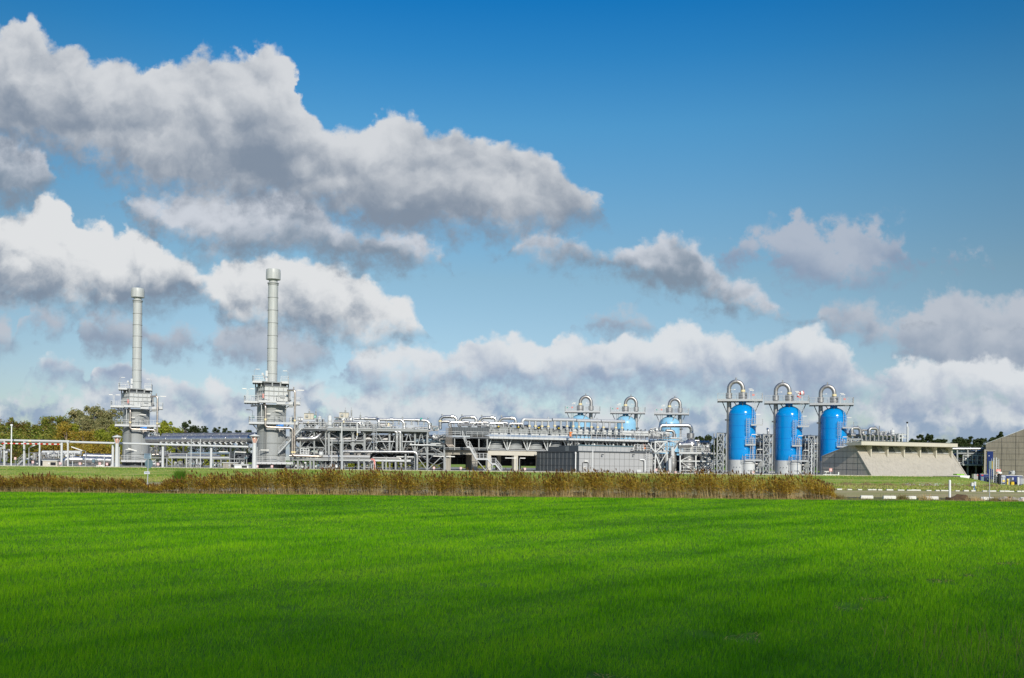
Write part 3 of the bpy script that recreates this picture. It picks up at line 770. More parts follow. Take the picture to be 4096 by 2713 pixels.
tree(-35, 1672, 262, 'dark', 'dark green tree cut off by the left edge of the photo', 150, seed=1, nl=3600)
tree(48, 1674, 270, 'dark', 'thin topped dark tree directly behind the tall white lamp post', 90, seed=2, nl=2600)
tree(110, 1690, 258, 'dark', 'rust tinged dark green tree just right of the tall white lamp post', 130, seed=3, nl=3800)
tree(185, 1672, 262, 'dark', 'dense dark tree above the raised red and white barrier', 130, seed=4, nl=3800)
tree(245, 1666, 268, 'dark', 'dark tree with ragged crown left of the pale willow', 110, seed=5, nl=3400)
tree(30, 1745, 245, 'dark', 'low dark shrubby tree behind the leftmost gantry post', 190, seed=6, nl=3400, low=.05)
tree(150, 1745, 246, 'dark', 'low dark shrubby tree behind the small grey cabin', 200, seed=7, nl=3400, low=.05)
tree(300, 1640, 275, 'olive', 'tall pale olive willow with feathery top, leftmost willow', 130, seed=8, nl=4200, droop=.5, name='willow_tree', group='pale willows')
tree(375, 1626, 272, 'olive', 'tallest pale olive willow between barrier post and left furnace', 150, seed=9, nl=4800, droop=.5, name='willow_tree', group='pale willows')
tree(445, 1634, 274, 'olive', 'pale olive willow rising just left of the left furnace tower', 130, seed=10, nl=4600, droop=.5, name='willow_tree', group='pale willows')
tree(265, 1695, 252, 'gold', 'golden brown birch with thin white trunk behind the barrier post', 120, bark='barkp', seed=11, nl=3600, name='birch_tree', group='autumn birches')
tree(330, 1730, 250, 'gold', 'low golden birch thicket tree under the tallest willow', 140, bark='barkp', seed=12, nl=3400, name='birch_tree', group='autumn birches', low=.05)
tree(410, 1722, 250, 'lime', 'yellow green birch with several pale trunks left of the furnace tower', 120, bark='barkp', seed=13, nl=3600, name='birch_tree', group='autumn birches')
tree(470, 1700, 255, 'lime', 'yellow green birch half hidden by the left furnace tower', 120, bark='barkp', seed=14, nl=3600, name='birch_tree', group='autumn birches')
tree(215, 1770, 244, 'gold', 'low ochre bush tree above the silver pipe bend', 120, seed=15, nl=2600, low=.03, name='birch_tree', bark='barkp', group='autumn birches')
tree(385, 1775, 244, 'gold', 'broad low ochre thicket behind the big silver pipes', 170, seed=16, nl=3000, low=.03, name='birch_tree', bark='barkp', group='autumn birches')
for i, (x, y, w, lm_, lb) in enumerate([(5, 1700, 110, 'dark', 'dark filler tree between the edge tree and the thin topped tree'), (80, 1715, 120, 'dark', 'dark bushy tree behind the tall white lamp post foot'), (215, 1700, 120, 'dark', 'dark bushy tree under the ragged crown near the willow'), (150, 1705, 120, 'dark', 'rust flecked dark tree above the middle of the barrier'), (345, 1665, 110, 'olive', 'shorter olive willow filling the gap between the two tall willows'), (415, 1670, 110, 'olive', 'shorter olive willow left of the furnace tower'), (300, 1700, 110, 'lime', 'yellow green birch in front of the leftmost willow'), (490, 1740, 100, 'gold', 'golden birch right behind the left vent column')]):
    tree(x, y, 256 + i % 3, lm_, lb, w, seed=90 + i, nl=3400, low=.05, name='willow_tree' if lm_ == 'olive' else 'broadleaf_tree')
GB = 'trees seen above the pipe rack between the furnaces'
tree(600, 1712, 262, 'gold', 'small golden tree just right of the left furnace tower', 70, seed=17, nl=1800, group=GB)
tree(655, 1688, 258, 'lime', 'bright yellow green tree above the pipe rack', 95, seed=18, nl=3200, droop=.4, group=GB)
tree(712, 1705, 262, 'lime', 'pale yellow tree between the green tree and the dark tree', 80, seed=19, nl=2400, group=GB)
tree(742, 1682, 275, 'far', 'tall dark tree above the pipe rack, the highest there', 60, seed=20, nl=2000, group=GB)
tree(778, 1700, 275, 'far', 'dark tree touching the right side of the tallest dark tree', 60, seed=21, nl=2000, group=GB)
for i, (x, y, w) in enumerate([(820, 1706, 45), (862, 1708, 50), (892, 1712, 30), (915, 1716, 26), (952, 1716, 40), (990, 1716, 30)]):
    nm = ['first', 'second', 'third', 'fourth', 'fifth', 'sixth'][i]
    tree(x, y, 300, 'far', nm + ' small dark tree after the taller dark pair above the pipe rack', w, seed=22 + i, nl=1700, low=.08, shape='cone', group=GB)
p0 = None
GU = 'shrubs seen under the pipe rack'
for i, (x, w) in enumerate([(650, 120), (720, 110), (800, 110), (880, 110), (1380, 90), (1440, 90), (1520, 90), (1600, 90), (1665, 80), (1730, 80), (1900, 80)]):
    tree(x, 1825 if x < 900 else 1838, 246, 'lime', 'yellow green shrub under the pipes, number %s from the left' % ['one', 'two', 'three', 'four', 'five', 'six', 'seven', 'eight', 'nine', 'ten', 'eleven'][i], w, seed=40 + i, nl=1100, low=.02, name='shrub', group=GU)
GR = 'trees behind the right half of the plant'
for i, (x, y, w, lb) in enumerate([(2795, 1748, 50, 'dark round tree behind the silver vessel, the left one'), (2835, 1740, 60, 'dark round tree behind the silver vessel, the middle one'), (2872, 1750, 50, 'dark tree left of the first lattice mast of the blue tanks'),
        (3035, 1742, 50, 'dark tree in the gap between first and second blue tank'), (3650, 1757, 40, 'low dark tree behind the white vent mast'), (3680, 1738, 40, 'thin topped tree above the bunker canopy, left one'), (3713, 1738, 46, 'thin topped tree above the bunker canopy, right one'),
        (3745, 1758, 50, 'low dark tree above the middle of the canopy'), (3772, 1755, 40, 'dark tree above the right third of the canopy'), (3825, 1748, 60, 'dark tree above the right end of the canopy'), (3850, 1757, 50, 'rust tinged tree behind the right canopy end'),
        (3877, 1745, 46, 'pointed tree midway between the two concrete buildings'), (3905, 1758, 50, 'dark tree left of the right concrete building'), (3935, 1755, 60, 'dark tree touching the left corner of the right concrete building'), (3968, 1752, 50, 'dark tree above the low eave of the right building'), (3998, 1730, 34, 'bushy round tree peeping over the sloping roof on the right')]):
    tree(x, y, 330, 'far', lb, w * 1.2, seed=60 + i, nl=3000, leaf=.42, low=.08, shape='round' if i % 3 else 'cone', group=GR)

# ================================================================ furnace towers (two alike)
def furnace_tower(label):
    t = thing('furnace_tower', label, 'furnace tower', (0, 0, 0), 0, 'furnace towers')
    ph = R(22)                                     # the square casing is turned against the line of sight
    def rot(x, y): return (x * math.cos(ph) - y * math.sin(ph), x * math.sin(ph) + y * math.cos(ph))
    def b(mb, x, y, z, a, c, h): X_, Y_ = rot(x, y); return mb.box((X_, Y_, z), (a, c, h), ph)
    def bm(mb, p, q, w, h=None): 
        X1, Y1 = rot(p[0], p[1]); X2, Y2 = rot(q[0], q[1]); return mb.beam((X1, Y1, p[2]), (X2, Y2, q[2]), w, h)
    m_ = MB(); m_.lathe([(2.70, 1.05), (2.70, 12.0), (2.70, 12.0), (0, 12.0)], n=40)
    body = obj('shell', m_, M['shell'], t, False)
    m_ = Parts()
    for z in (2.35, 4.7, 6.95, 11.2): m_.lathe([(2.70, z - .05), (2.76, z - .05), (2.76, z - .05), (2.76, z + .05), (2.76, z + .05), (2.70, z + .05)], n=40)
    each('stiffener_ring', m_.l, M['shell'], body, False)
    m_ = MB()                                       # flat door panels on the sunny side
    for z0, z1 in ((1.2, 2.3), (2.45, 4.6), (4.8, 6.85), (7.1, 11.1)):
        for a0, a1 in ((-104, -66), (-62, -22)):
            P_ = [(2.745 * math.cos(R(a)), 2.745 * math.sin(R(a))) for a in np.linspace(a0, a1, 9)]
            for (x1, y1), (x2, y2) in zip(P_, P_[1:]): m_.add([(x1, y1, z0), (x2, y2, z0), (x2, y2, z1), (x1, y1, z1)], [(0, 1, 2, 3)], True)
            for a in (a0, a1): m_.beam((2.75 * math.cos(R(a)), 2.75 * math.sin(R(a)), z0), (2.75 * math.cos(R(a)), 2.75 * math.sin(R(a)), z1), .07)
    obj('access_panel', m_, M['grey'], body, False)
    m_ = Parts()
    for a in (-116, -109): m_.beam((2.85 * math.cos(R(a)), 2.85 * math.sin(R(a)), 1.1), (2.85 * math.cos(R(a)), 2.85 * math.sin(R(a)), 12), .10)
    each('conduit', m_.l, M['dgrey'], t, False)
    for (x, z) in ((1.35, 10.0), (1.35, 2.7)):
        m_ = MB(); m_.box((x, -2.55, z), (.6, .35, .5)); m_.box((x, -2.75, z - .05), (.35, .1, .12)); obj('inspection_box', m_, M['shell'], t, False)
    m_ = MB(); m_.lathe([(2.5, 0.0), (2.5, 0.5), (2.5, .5), (2.85, .75), (2.85, .75), (2.85, 1.05), (2.85, 1.05), (0, 1.05)], n=32)
    for k in range(8):
        a = k * math.pi / 4; m_.box((2.6 * math.cos(a), 2.6 * math.sin(a), .4), (.3, .3, .8), a)
    obj('base', m_, M['dgrey'], t, False)
    # casing
    m_ = MB(); b(m_, 0, 0, 14.05, 4.6, 4.6, 2.9); obj_box = obj('casing', m_, M['lgrey'], t, False)
    m_ = MB(); b(m_, 0, 0, 15.75, 4.2, 4.2, .5); obj('duct', m_, M['dgrey'], t, False)
    m_ = MB()
    W = 2.36
    for s in (-1, 1):
        for k in range(6):
            q = -W + k * 2 * W / 5
            bm(m_, (q, s * W, 12.6), (q, s * W, 15.4), .11); bm(m_, (s * W, q, 12.6), (s * W, q, 15.4), .11)
        for z in (12.7, 13.7, 14.6, 15.45):
            bm(m_, (-W, s * W, z), (W, s * W, z), .12); bm(m_, (s * W, -W, z), (s * W, W, z), .12)
        for q in (-W, -.8, .8, W):
            bm(m_, (q, s * W, 15.4), (q, s * W, 16.3), .22); bm(m_, (s * W, q, 15.4), (s * W, q, 16.3), .22)
        bm(m_, (-W - .1, s * W, 16.25), (W + .1, s * W, 16.25), .26, .22); bm(m_, (s * W, -W - .1, 16.25), (s * W, W + .1, 16.25), .26, .22)
    obj('casing_rib', m_, M['grey'], obj_box, False)
    m_ = MB(); b(m_, 0, -.2, 16.28, 4.0, 4.0, .08); b(m_, 1.2, -2.42, 13.6, .9, .1, .5); obj('roof_plate', m_, M['grey'], t, False)
    m_ = MB(); b(m_, 2.9, .3, 13.9, .9, 2.6, 2.2); m_.beam(rot(2.4, -1.2) + (14.6,), rot(3.4, -1.0) + (12.9,), .3, .2); obj('side_duct', m_, M['grey'], t, False)
    m_ = MB(); b(m_, 3.38, .2, 14.0, .06, 1.0, 1.8); obj('blue_door', m_, M['navy'], t, False)
    # chimney
    m_ = MB(); x0 = .02
    m_.lathe([(.96, 16.3), (.96, 17.6), (.92, 35.3), (.92, 35.3), (.80, 35.45), (.80, 35.45), (.80, 36.1)], (x0, 0, 0), 32)
    ch = obj('chimney', m_, M['stack'], t, False)
    m_ = Parts()
    for k in range(8): z = 18.0 + k * 2.42; m_.lathe([(.92, z - .04), (1.0, z - .04), (1.0, z - .04), (1.0, z + .04), (1.0, z + .04), (.92, z + .04)], (x0, 0, 0), 32)
    m_.lathe([(.9, 35.2), (1.08, 35.2), (1.08, 35.2), (1.08, 35.36), (1.08, 35.36), (.9, 35.36)], (x0, 0, 0), 32)
    each('flange', m_.l, M['grey'], ch, False)
    m_ = MB(); m_.lathe([(.82, 35.95), (1.36, 36.0), (1.36, 36.0), (1.37, 37.0), (1.34, 37.75), (1.28, 37.92), (1.28, 37.92), (1.1, 37.92), (1.1, 37.92), (1.1, 36.2)], (x0, 0, 0), 32); obj('chimney_cap', m_, M['stack'], t, False)
    m_ = MB(); m_.box((x0 - .95, -.3, 18.0), (.5, .5, 1.1)); m_.tube([(x0 - 1.0, -.3, 16.4), (x0 - 1.3, -.3, 17.2), (x0 - 1.7, -.5, 17.9)], .14, 8); m_.box((x0 - 1.75, -.5, 17.9), (.35, .35, .4)); m_.box((x0 - 1.0, -.6, 16.8), (.4, .4, .7)); obj('sampling_gear', m_, M['galv'], t, False)
    # platforms
    def platform(z, x0_, x1_, y0_, y1_, rails, nm='platform'):
        m2 = MB(); m2.box(((x0_ + x1_) / 2, (y0_ + y1_) / 2, z - .02), (x1_ - x0_, y1_ - y0_, .06))
        for y_ in (y0_, y1_): m2.beam((x0_, y_, z - .14), (x1_, y_, z - .14), .1, .26)
        for x_ in np.arange(x0_, x1_ + .01, (x1_ - x0_) / 6): m2.beam((x_, y0_, z - .22), (x_, y1_, z - .22), .1, .2)
        pf = obj(nm, m2, M['galv'], t, False)
        r2 = MB()
        for pl_ in rails: r2.rail([(a_, c_, z) for a_, c_ in pl_], 1.1, 1.35)
        obj('railing', r2, M['galv'], pf, False); return pf
    platform(1.05, -2.75, 4.1, -3.5, -2.3, [[(-2.75, -2.5), (-2.75, -3.5), (4.1, -3.5)]])
    platform(8.55, -4.0, 4.9, -3.7, -2.7, [[(-4.0, -2.4), (-4.0, -3.7), (4.9, -3.7)]])
    platform(8.55, -4.0, -2.5, -2.7, 1.5, [[(-4.0, 1.5), (-4.0, -2.7)]])
    platform(12.55, -5.0, -2.3, -2.0, 2.2, [[(-2.6, -2.0), (-5.0, -2.0), (-5.0, 2.2), (-2.3, 2.2)]])
    platform(12.55, -2.3, 1.0, -4.2, -2.6, [[(-2.3, -4.2), (1.0, -4.2), (1.0, -2.8)]])
    platform(12.3, 1.0, 2.6, -4.0, -2.5, [[(1.0, -4.0), (2.6, -4.0)]])
    platform(12.45, 3.2, 5.3, -1.5, 1.6, [[(3.2, -1.5), (5.3, -1.5), (5.3, 1.6), (3.2, 1.6)]])
    platform(16.35, -3.5, -1.2, -2.2, 2.0, [[(-1.5, -2.2), (-3.5, -2.2), (-3.5, 2.0), (-1.2, 2.0)]])
    platform(16.35, 1.9, 3.1, -2.0, 2.0, [[(1.7, -2.0), (3.1, -2.0), (3.1, 2.0), (1.6, 2.0)]])
    m_ = Parts()
    for x in (-4.2, -3.2, -2.6, 2.9, 3.8, 4.6):
        m_.beam((x, -1.2, 12.25), (x * .62, -1.0, 11.2 if abs(x) < 4 else 11.7), .14)
    for x in (-3.4, 3.4): m_.beam((x, -3.2, 8.3), (x * .72, -2.3, 7.2), .14)
    for x in np.linspace(-2.6, 3.9, 8): m_.beam((x, -3.4, .8), (x, -3.4, .95), .12, .3)
    m_.beam((2.2, -1.8, 12.2), (4.6, -1.6, 11.9), .25); m_.box((3.6, -1.4, 11.8), (.7, .6, .45))
    each('bracket', m_.l, M['grey'], t, False)
    m_ = Parts(); m_.beam((-1.05, -3.3, 8.6), (-1.05, -3.3, 12.3), .10); m_.beam((-1.75, -3.4, 8.6), (-1.75, -3.4, 12.3), .12); each('hanger_post', m_.l, M['galv'], t, False)
    # stainless pipes
    m_ = MB(); m_.tube([(-1.35, -2.9, 12.5), (-1.3, -3.4, 12.0), (-1.0, -3.9, 11.6), (-1.0, -3.9, 7.72), (3.95, -3.9, 7.62), (3.95, -3.9, 2.45), (9.6, -3.9, 2.35)], .20, 12, .5); p1 = obj('gas_pipe', m_, M['steel'], t, False)
    m_ = MB(); m_.tube([(-3.7, -3.0, 11.65), (-1.9, -3.3, 11.8), (-1.2, -3.0, 12.0)], .17, 10, .2); obj('branch_pipe', m_, M['dgrey'], t, False)
    m_ = MB(); m_.tube([(2.9, -3.0, 14.75), (4.35, -3.4, 14.8), (4.35, -3.6, 9.0), (4.35, -3.6, 3.0), (4.35, -3.6, 2.45), (3.4, -3.6, 2.4)], .20, 12, .5); m_.cyl((4.1, -3.35, 14.9), (4.1, -3.35, 15.35), .1)
    obj('vent_pipe', m_, M['steel'], t, False)
    m_ = Parts()
    for p, q in (((-1.0, -3.9, 8.95), (-1.0, -3.9, 9.3)), ((3.95, -3.9, 2.95), (3.95, -3.9, 3.25)), ((4.35, -3.6, 2.95), (4.35, -3.6, 3.25)), ((4.35, -3.6, 8.9), (4.35, -3.6, 9.2))): m_.cyl(p, q, .225, n=12)
    each('marker_band', m_.l, M['cream'], t, False)
    m_ = MB(); m_.box((2.0, -3.95, 8.05), (.6, .4, .42)); m_.cyl((1.25, -3.95, 8.05), (1.7, -3.95, 8.05), .15, n=12); m_.box((1.1, -3.95, 8.0), (.14, .3, .3)); obj('valve_actuator', m_, M['valveblue'], t, False)
    m_ = MB(); m_.box((1.9, -3.9, 7.35), (.9, .5, .25)); m_.cyl((1.6, -4.0, 7.2), (1.6, -4.0, 6.9), .15, n=10); obj('valve', m_, M['steel'], t, False)
    m_ = MB(); m_.cyl((-1.45, -4.0, 13.1), (-1.45, -4.0, 13.9), .2, n=10); obj('red_alarm', m_, M['pink'], t, False)
    m_ = MB(); m_.box((-3.3, -2.5, 9.6), (.5, .5, .5)); obj('blue_box', m_, M['signback'], t, False)
    def arm(p, h, dx, mt='tube', L=.75):
        m2 = MB(); p = Vector(p); m2.tube([p, p + Vector((0, 0, h)), p + Vector((dx, 0, h + .12))], .03, 6, .2)
        m2.box(p + Vector((dx + math.copysign(L / 2, dx), 0, h + .12)), (L, .18, .14)); return obj('lamp', m2, M[mt], t, False)
    arm((-3.2, -2.2, 16.4), 2.1, .25, 'galv'); arm((3.0, -2.0, 16.4), 1.95, -.2, 'galv'); arm((-4.3, -2.0, 12.6), 2.2, .4); arm((-4.5, -2, 12.6), 2.2, -.1); arm((4.3, -1.5, 12.5), 2.3, .5, L=1.2)
    arm((-3.4, -2.7, 8.6), 2.2, -.4, 'dgrey'); arm((.6, -3.7, 8.6), 1.2, .9, 'dgrey', .8); arm((.3, -3.0, 10.6), .1, .5, L=1.3); arm((-2.1, -3.5, 1.1), 2.2, .3, L=1.5); arm((-.9, -3.4, 10.0), .1, .1, L=.7)
    return t
f1 = furnace_tower('left furnace tower with thin tall chimney, standing beside the autumn trees')
f1.location = gx(543, 213); f1.rotation_euler = (0, 0, R(18))
f2 = copy_tree(f1, gx(1084, 190), R(12), 'right furnace tower with taller looking chimney, standing beside the main pipe structure')
# ================================================================ tanks
def tank(label, blue, mirror, name, group):
    t = thing(name, label, 'tank', (0, 0, 0), 0, group); sx = -1 if mirror else 1
    def P3(x, y, z): return (sx * x, y, z)
    paint = M['blue'] if blue else M['pale']
    m_ = MB()
    dome = [(2.62 * math.cos(a), 11.45 + 2.2 * math.sin(a)) for a in np.linspace(0, R(74), 12)]
    m_.lathe([(2.5, 2.64), (2.62, 3.2)] + [(2.62, 4.0), (2.62, 7), (2.62, 11.4)] + dome, n=56)
    m_.lathe([(.72, 13.3), (.72, 14.0), (.72, 14.0), (.95, 14.0), (.95, 14.0), (.95, 14.15)], n=24)
    body = obj('shell', m_, paint, t, False)
    m_ = MB(); m_.lathe([(2.60, 0.0), (2.60, 2.62), (2.60, 2.62), (2.5, 2.64)], n=56); sk = obj('skirt', m_, M['lgrey'], t, False)
    m_ = Parts()
    for z in (4.75, 7.0, 9.25, 11.45): m_.lathe([(2.618, z - .04), (2.632, z - .02), (2.632, z + .02), (2.618, z + .04)], n=56)
    each('weld_seam', m_.l, M['blue2'] if blue else M['pale'], body, False)
    if blue:
        m_ = Parts()
        for a in (-125, -112, -98, -72, -58, -45): m_.cyl((2.58 * math.cos(R(a)), 2.58 * math.sin(R(a)), 1.22), (2.7 * math.cos(R(a)), 2.7 * math.sin(R(a)), 1.22), .07, n=8)
        each('vent_stub', m_.l, M['dgrey'], sk, False)
        m_ = MB(); m_.lathe([(1.2, 0), (1.2, 2.02), (1.2, 2.02), (1.08, 2.25), (0, 2.35)], (1.25, -2.0, 0), 28); dr = obj('drain_drum', m_, M['lgrey'], t, False)
        m_ = MB(); m_.lathe([(1.22, 1.95), (1.25, 1.95), (1.25, 1.95), (1.25, 2.03), (1.25, 2.03), (1.2, 2.03)], (1.25, -2.0, 0), 28); m_.box((1.0, -2.6, 2.3), (.5, .4, .35)); obj('drum_rim', m_, M['grey'], dr, False)
        m_ = MB(); m_.box((3.45, -1.6, 1.95), (.9, .8, 1.15)); 
        for k in range(5): m_.beam((3.06 + k * .19, -2.03, 1.4), (3.06 + k * .19, -2.03, 2.5), .07)
        m_.prism([(3.05, -1.95, 1.38), (3.85, -1.95, 1.38), (3.5, -1.7, .9), (3.4, -1.7, .9)], (0, .5, 0)); m_.beam((3.45, -1.6, 0), (3.45, -1.6, 1.4), .3); obj('cabinet', m_, M['grey'], t, False)
        m_ = MB(); m_.tube([(2.9, -1.7, .3), (2.9, -1.9, 1.0), (3.2, -1.9, 1.15)], .08, 8, .1); m_.cyl((2.75, -1.9, 1.1), (3.0, -1.9, 1.3), .13, n=10); m_.cyl((2.8, -1.9, .5), (2.8, -1.6, .5), .16, n=10); obj('drain_valve', m_, M['galv'], t, False)
    # top platform
    m_ = MB(); x0, x1, y0, y1 = -4.75, 3.75, -2.3, 2.3; z = 14.3
    m_.box((sx * (x0 + x1) / 2, 0, z), (x1 - x0, y1 - y0, .06))
    for y_ in (y0, y1): m_.beam(P3(x0, y_, z - .14), P3(x1, y_, z - .14), .1, .28)
    for k in range(8): x_ = x0 + (x1 - x0) * k / 7; m_.beam(P3(x_, y0, z - .2), P3(x_, y1, z - .2), .12, .24)
    pf = obj('top_platform', m_, M['galv'], t, False)
    m_ = MB(); m_.rail([P3(x0, y0, z), P3(x1, y0, z), P3(x1, y1, z), P3(x0, y1, z), P3(x0, y0, z)], 1.25, 1.2, mids=3); obj('railing', m_, M['galv'], pf, False)
    m_ = Parts()
    for x_, tx, tz in ((-3.9, -2.7, 11.3), (-1.7, -1.2, 13.4), (3.3, 2.45, 12.1)): m_.beam(P3(x_, -.3, 14.1), P3(tx, -.3, tz), .16)
    m_.beam(P3(0, -1.5, 14.0), P3(.05, -1.45, 12.6), .14); m_.beam(P3(-2.3, 1.0, 14.0), P3(-2.2, 1.0, 12.2), .3)
    if not blue: m_.beam(P3(-1.6, -1.6, 14.1), P3(-.2, -2.45, 11.4), .18)
    each('strut', m_.l, M['dgrey'] if blue else M['grey'], t, False)
    # riser and swan neck
    m_ = MB(); R_ = 1.33; cx = -1.27; zc = 16.55; r = .40
    arc = [P3(cx + R_ * 1.0 * math.cos(a), -.2, zc + 1.08 * R_ * math.sin(a)) for a in np.linspace(math.pi, 0, 19)]
    arc[0] = P3(cx - R_, -.2, zc)
    m_.tube([P3(cx - R_, -.2, 0.6)] + [P3(cx - R_, -.2, 10), P3(cx - R_, -.2, 14)] + arc + [P3(cx + R_, -.2, 15.4)], r, 18)
    nk = obj('swan_neck_pipe', m_, M['alud'], t, False)
    m_ = Parts()
    for a in np.linspace(math.pi * .97, .1, 15):
        c_ = Vector(P3(cx + R_ * math.cos(a), -.2, zc + 1.08 * R_ * math.sin(a))); dr_ = Vector((-math.sin(a) * sx, 0, 1.08 * math.cos(a))).normalized() * .025
        m_.tube([c_ - dr_, c_ + dr_], r + .014, 18, caps=True)
    for z_ in (1.5, 3.2, 4.9, 6.6, 8.0, 9.3, 10.4, 11.6, 12.8): m_.cyl(P3(cx - R_, -.2, z_ - .03), P3(cx - R_, -.2, z_ + .03), r + .02, n=18)
    each('cladding_seam', m_.l, M['steel'], nk, False)
    m_ = MB(); m_.cyl(P3(cx, -.2, zc + R_ * 1.08 + .3), P3(cx, -.2, zc + R_ * 1.08 + .78), .12, n=12); m_.cyl(P3(cx, -.2, zc + R_ * 1.08 + .66), P3(cx, -.2, zc + R_ * 1.08 + .72), .17, n=12); obj('vent_stub', m_, M['alu'], nk, False)
    m_ = MB(); m_.lathe([(.42, 14.55), (.62, 14.75), (.62, 14.75), (.62, 15.75), (.62, 15.75), (.42, 15.8)], P3(cx - R_, -.2, 0), 24); obj('riser_collar', m_, M['alud'], t, False)
    m_ = MB(); m_.lathe([(.84, 14.35), (.84, 15.8), (.84, 15.8), (.5, 15.86)], P3(cx + R_, -.2, 0), 28); obj('nozzle_box', m_, M['alud'], t, False)
    m_ = MB(); m_.cyl(P3(cx + R_, -.2, 15.95), P3(cx + R_, -.2, 16.35), .46, n=20); obj('marker_band', m_, M['cream'], t, False)
    m_ = MB(); m_.box(P3(cx - R_ - .35, -.5, 10.45), (.75, .5, .3)); obj('pipe_clamp', m_, M['dgrey'], t, False)
    m_ = MB(); m_.tube([P3(cx - R_ + .3, -.4, 16.35), P3(cx - R_ + 1.1, -.4, 16.35)], .04, 6); m_.box(P3(cx - R_ + 1.1, -.4, 16.4), (.3, .2, .14)); obj('arm_lamp', m_, M['tube'], t, False)
    def lamp(x, y, z0, h, dx, L=.8):
        m2 = MB(); m2.tube([P3(x, y, z0), P3(x, y, z0 + h), P3(x + dx, y, z0 + h + .08)], .03, 6, .15); m2.box(P3(x + dx + math.copysign(L / 2, dx), y, z0 + h + .1), (L, .18, .13)); obj('lamp', m2, M['tube'], t, False)
    lamp(1.2, -2.3, 14.3, 1.7, .1); lamp(1.9, -2.3, 14.3, 1.95, -.1, .7)
    m_ = MB(); m_.box(P3(2.0, -2.35, 15.2), (.45, .1, .35)); obj('notice', m_, M['pink'], t, False)
    if not blue:
        m_ = MB(); m_.box(P3(3.2, -2.4, 15.15), (.25, .05, .25)); obj('exit_plate', m_, M['green'], t, False)
        m_ = MB(); m_.ladder(P3(2.0, -1.9, 5.0), P3(2.0, -1.6, 14.3), (1, 0, 0), .5, False); obj('ladder', m_, M['dgrey'], t, False)
        return t
    # ladders and small stages on the right flank
    def stage(xa, xb, y0, z, name='stage'):
        m2 = MB(); m2.box(((xa + xb) / 2, y0 + .45, z), (xb - xa, .95, .08)); m2.beam((xa, y0, z - .1), (xb, y0, z - .1), .08, .18)
        m2.beam(((xa + xb) / 2, y0 + .9, z - .1), ((xa + xb) / 2 - .3, -1.7 if xb > 2.7 else y0 + 1, z - .8), .1)
        o2 = obj(name, m2, M['galv'], t, False); r2 = MB(); r2.rail([(xa, y0, z), (xb, y0, z), (xb, y0 + .9, z)], 1.1, .7); obj('railing', r2, M['galv'], o2, False)
    stage(1.65, 3.8, -2.6, 9.45); stage(.6, 2.5, -3.0, 5.6); stage(.6, 3.7, -3.2, 2.6)
    def lad(x, y, z0, z1, cage=True):
        m2 = MB(); m2.ladder((x, y, z0), (x, y, z1), (1, 0, 0), .5, cage, (0, -1, 0), .028); obj('ladder', m2, M['galv'], t, False)
    lad(1.05, -2.75, 5.6, 10.75); lad(2.1, -2.1, 9.5, 14.3, False); lad(2.45, -2.3, 12.2, 14.3, False); lad(2.0, -2.35, 2.6, 7.0); lad(.35, -2.75, .05, 3.6)
    lamp(2.3, -2.3, 9.5, 1.85, .2, .85); lamp(1.7, -2.7, 5.7, 1.75, .05, .95); lamp(2.7, -2.9, 2.7, 1.9, .15, .95)
    m_ = MB(); m_.box((2.0, -2.75, 4.9), (.16, .14, 4.4)); m_.box((1.55, -2.8, 4.2), (.08, .08, 6)); obj('cable_tray', m_, M['galv'], t, False)
    return t
TB = 'bright blue tanks'
b1 = tank('leftmost bright blue tank, next to the silver vessel and stairs', True, False, 'blue_tank', TB)
BZ = GZ
b1.location = gx(2966.5, 195); b1.rotation_euler = (0, 0, R(-12))
b2 = copy_tree(b1, gx(3152.6, 200), R(-14), 'middle bright blue tank with the red and white windsock on its platform')
b3 = copy_tree(b1, gx(3331.8, 204), R(-16), 'right bright blue tank, half hidden behind the concrete bunker wall')
TP = 'pale blue tanks'
q1 = tank('left pale blue tank, rising behind the ribbed header pipes', False, True, 'pale_tank', TP)
q1.location = gx(2319, 245); q1.rotation_euler = (0, 0, R(-4))
q2 = copy_tree(q1, gx(2499.7, 247), R(-6), 'middle of the three pale blue tanks behind the cooler row')
q3 = copy_tree(q1, gx(2675.4, 250), R(-8), 'right pale blue tank, behind the long silver goose neck pipe')
for q_, zz in ((q1, 0), (q2, 0), (q3, 0)): pass
# writing on the first tank's drum
def text(body, size, loc, rz, m_, name, parent=None, rx=90, ext=0.01, align='CENTER'):
    cu = bpy.data.curves.new(name, 'FONT'); cu.body = body; cu.size = size; cu.align_x = align; cu.align_y = 'CENTER'; cu.extrude = ext
    o = bpy.data.objects.new(name, cu); C.objects.link(o)
    bpy.context.view_layer.update(); me = bpy.data.meshes.new_from_object(o); bpy.data.objects.remove(o)
    me.materials.clear(); me.materials.append(m_)
    me.transform(Matrix.Translation(loc) @ Matrix.Rotation(rz, 4, 'Z') @ Matrix.Rotation(R(rx), 4, 'X'))
    o = bpy.data.objects.new(name, me); C.objects.link(o)
    if parent: o.parent = parent
    return o
for bt, s in ((b1, 'V102'), (b2, 'V202')):
    text(s, .42, Vector((1.55, -3.19, .55)), R(8), M['joint'], 'lettering', bt)
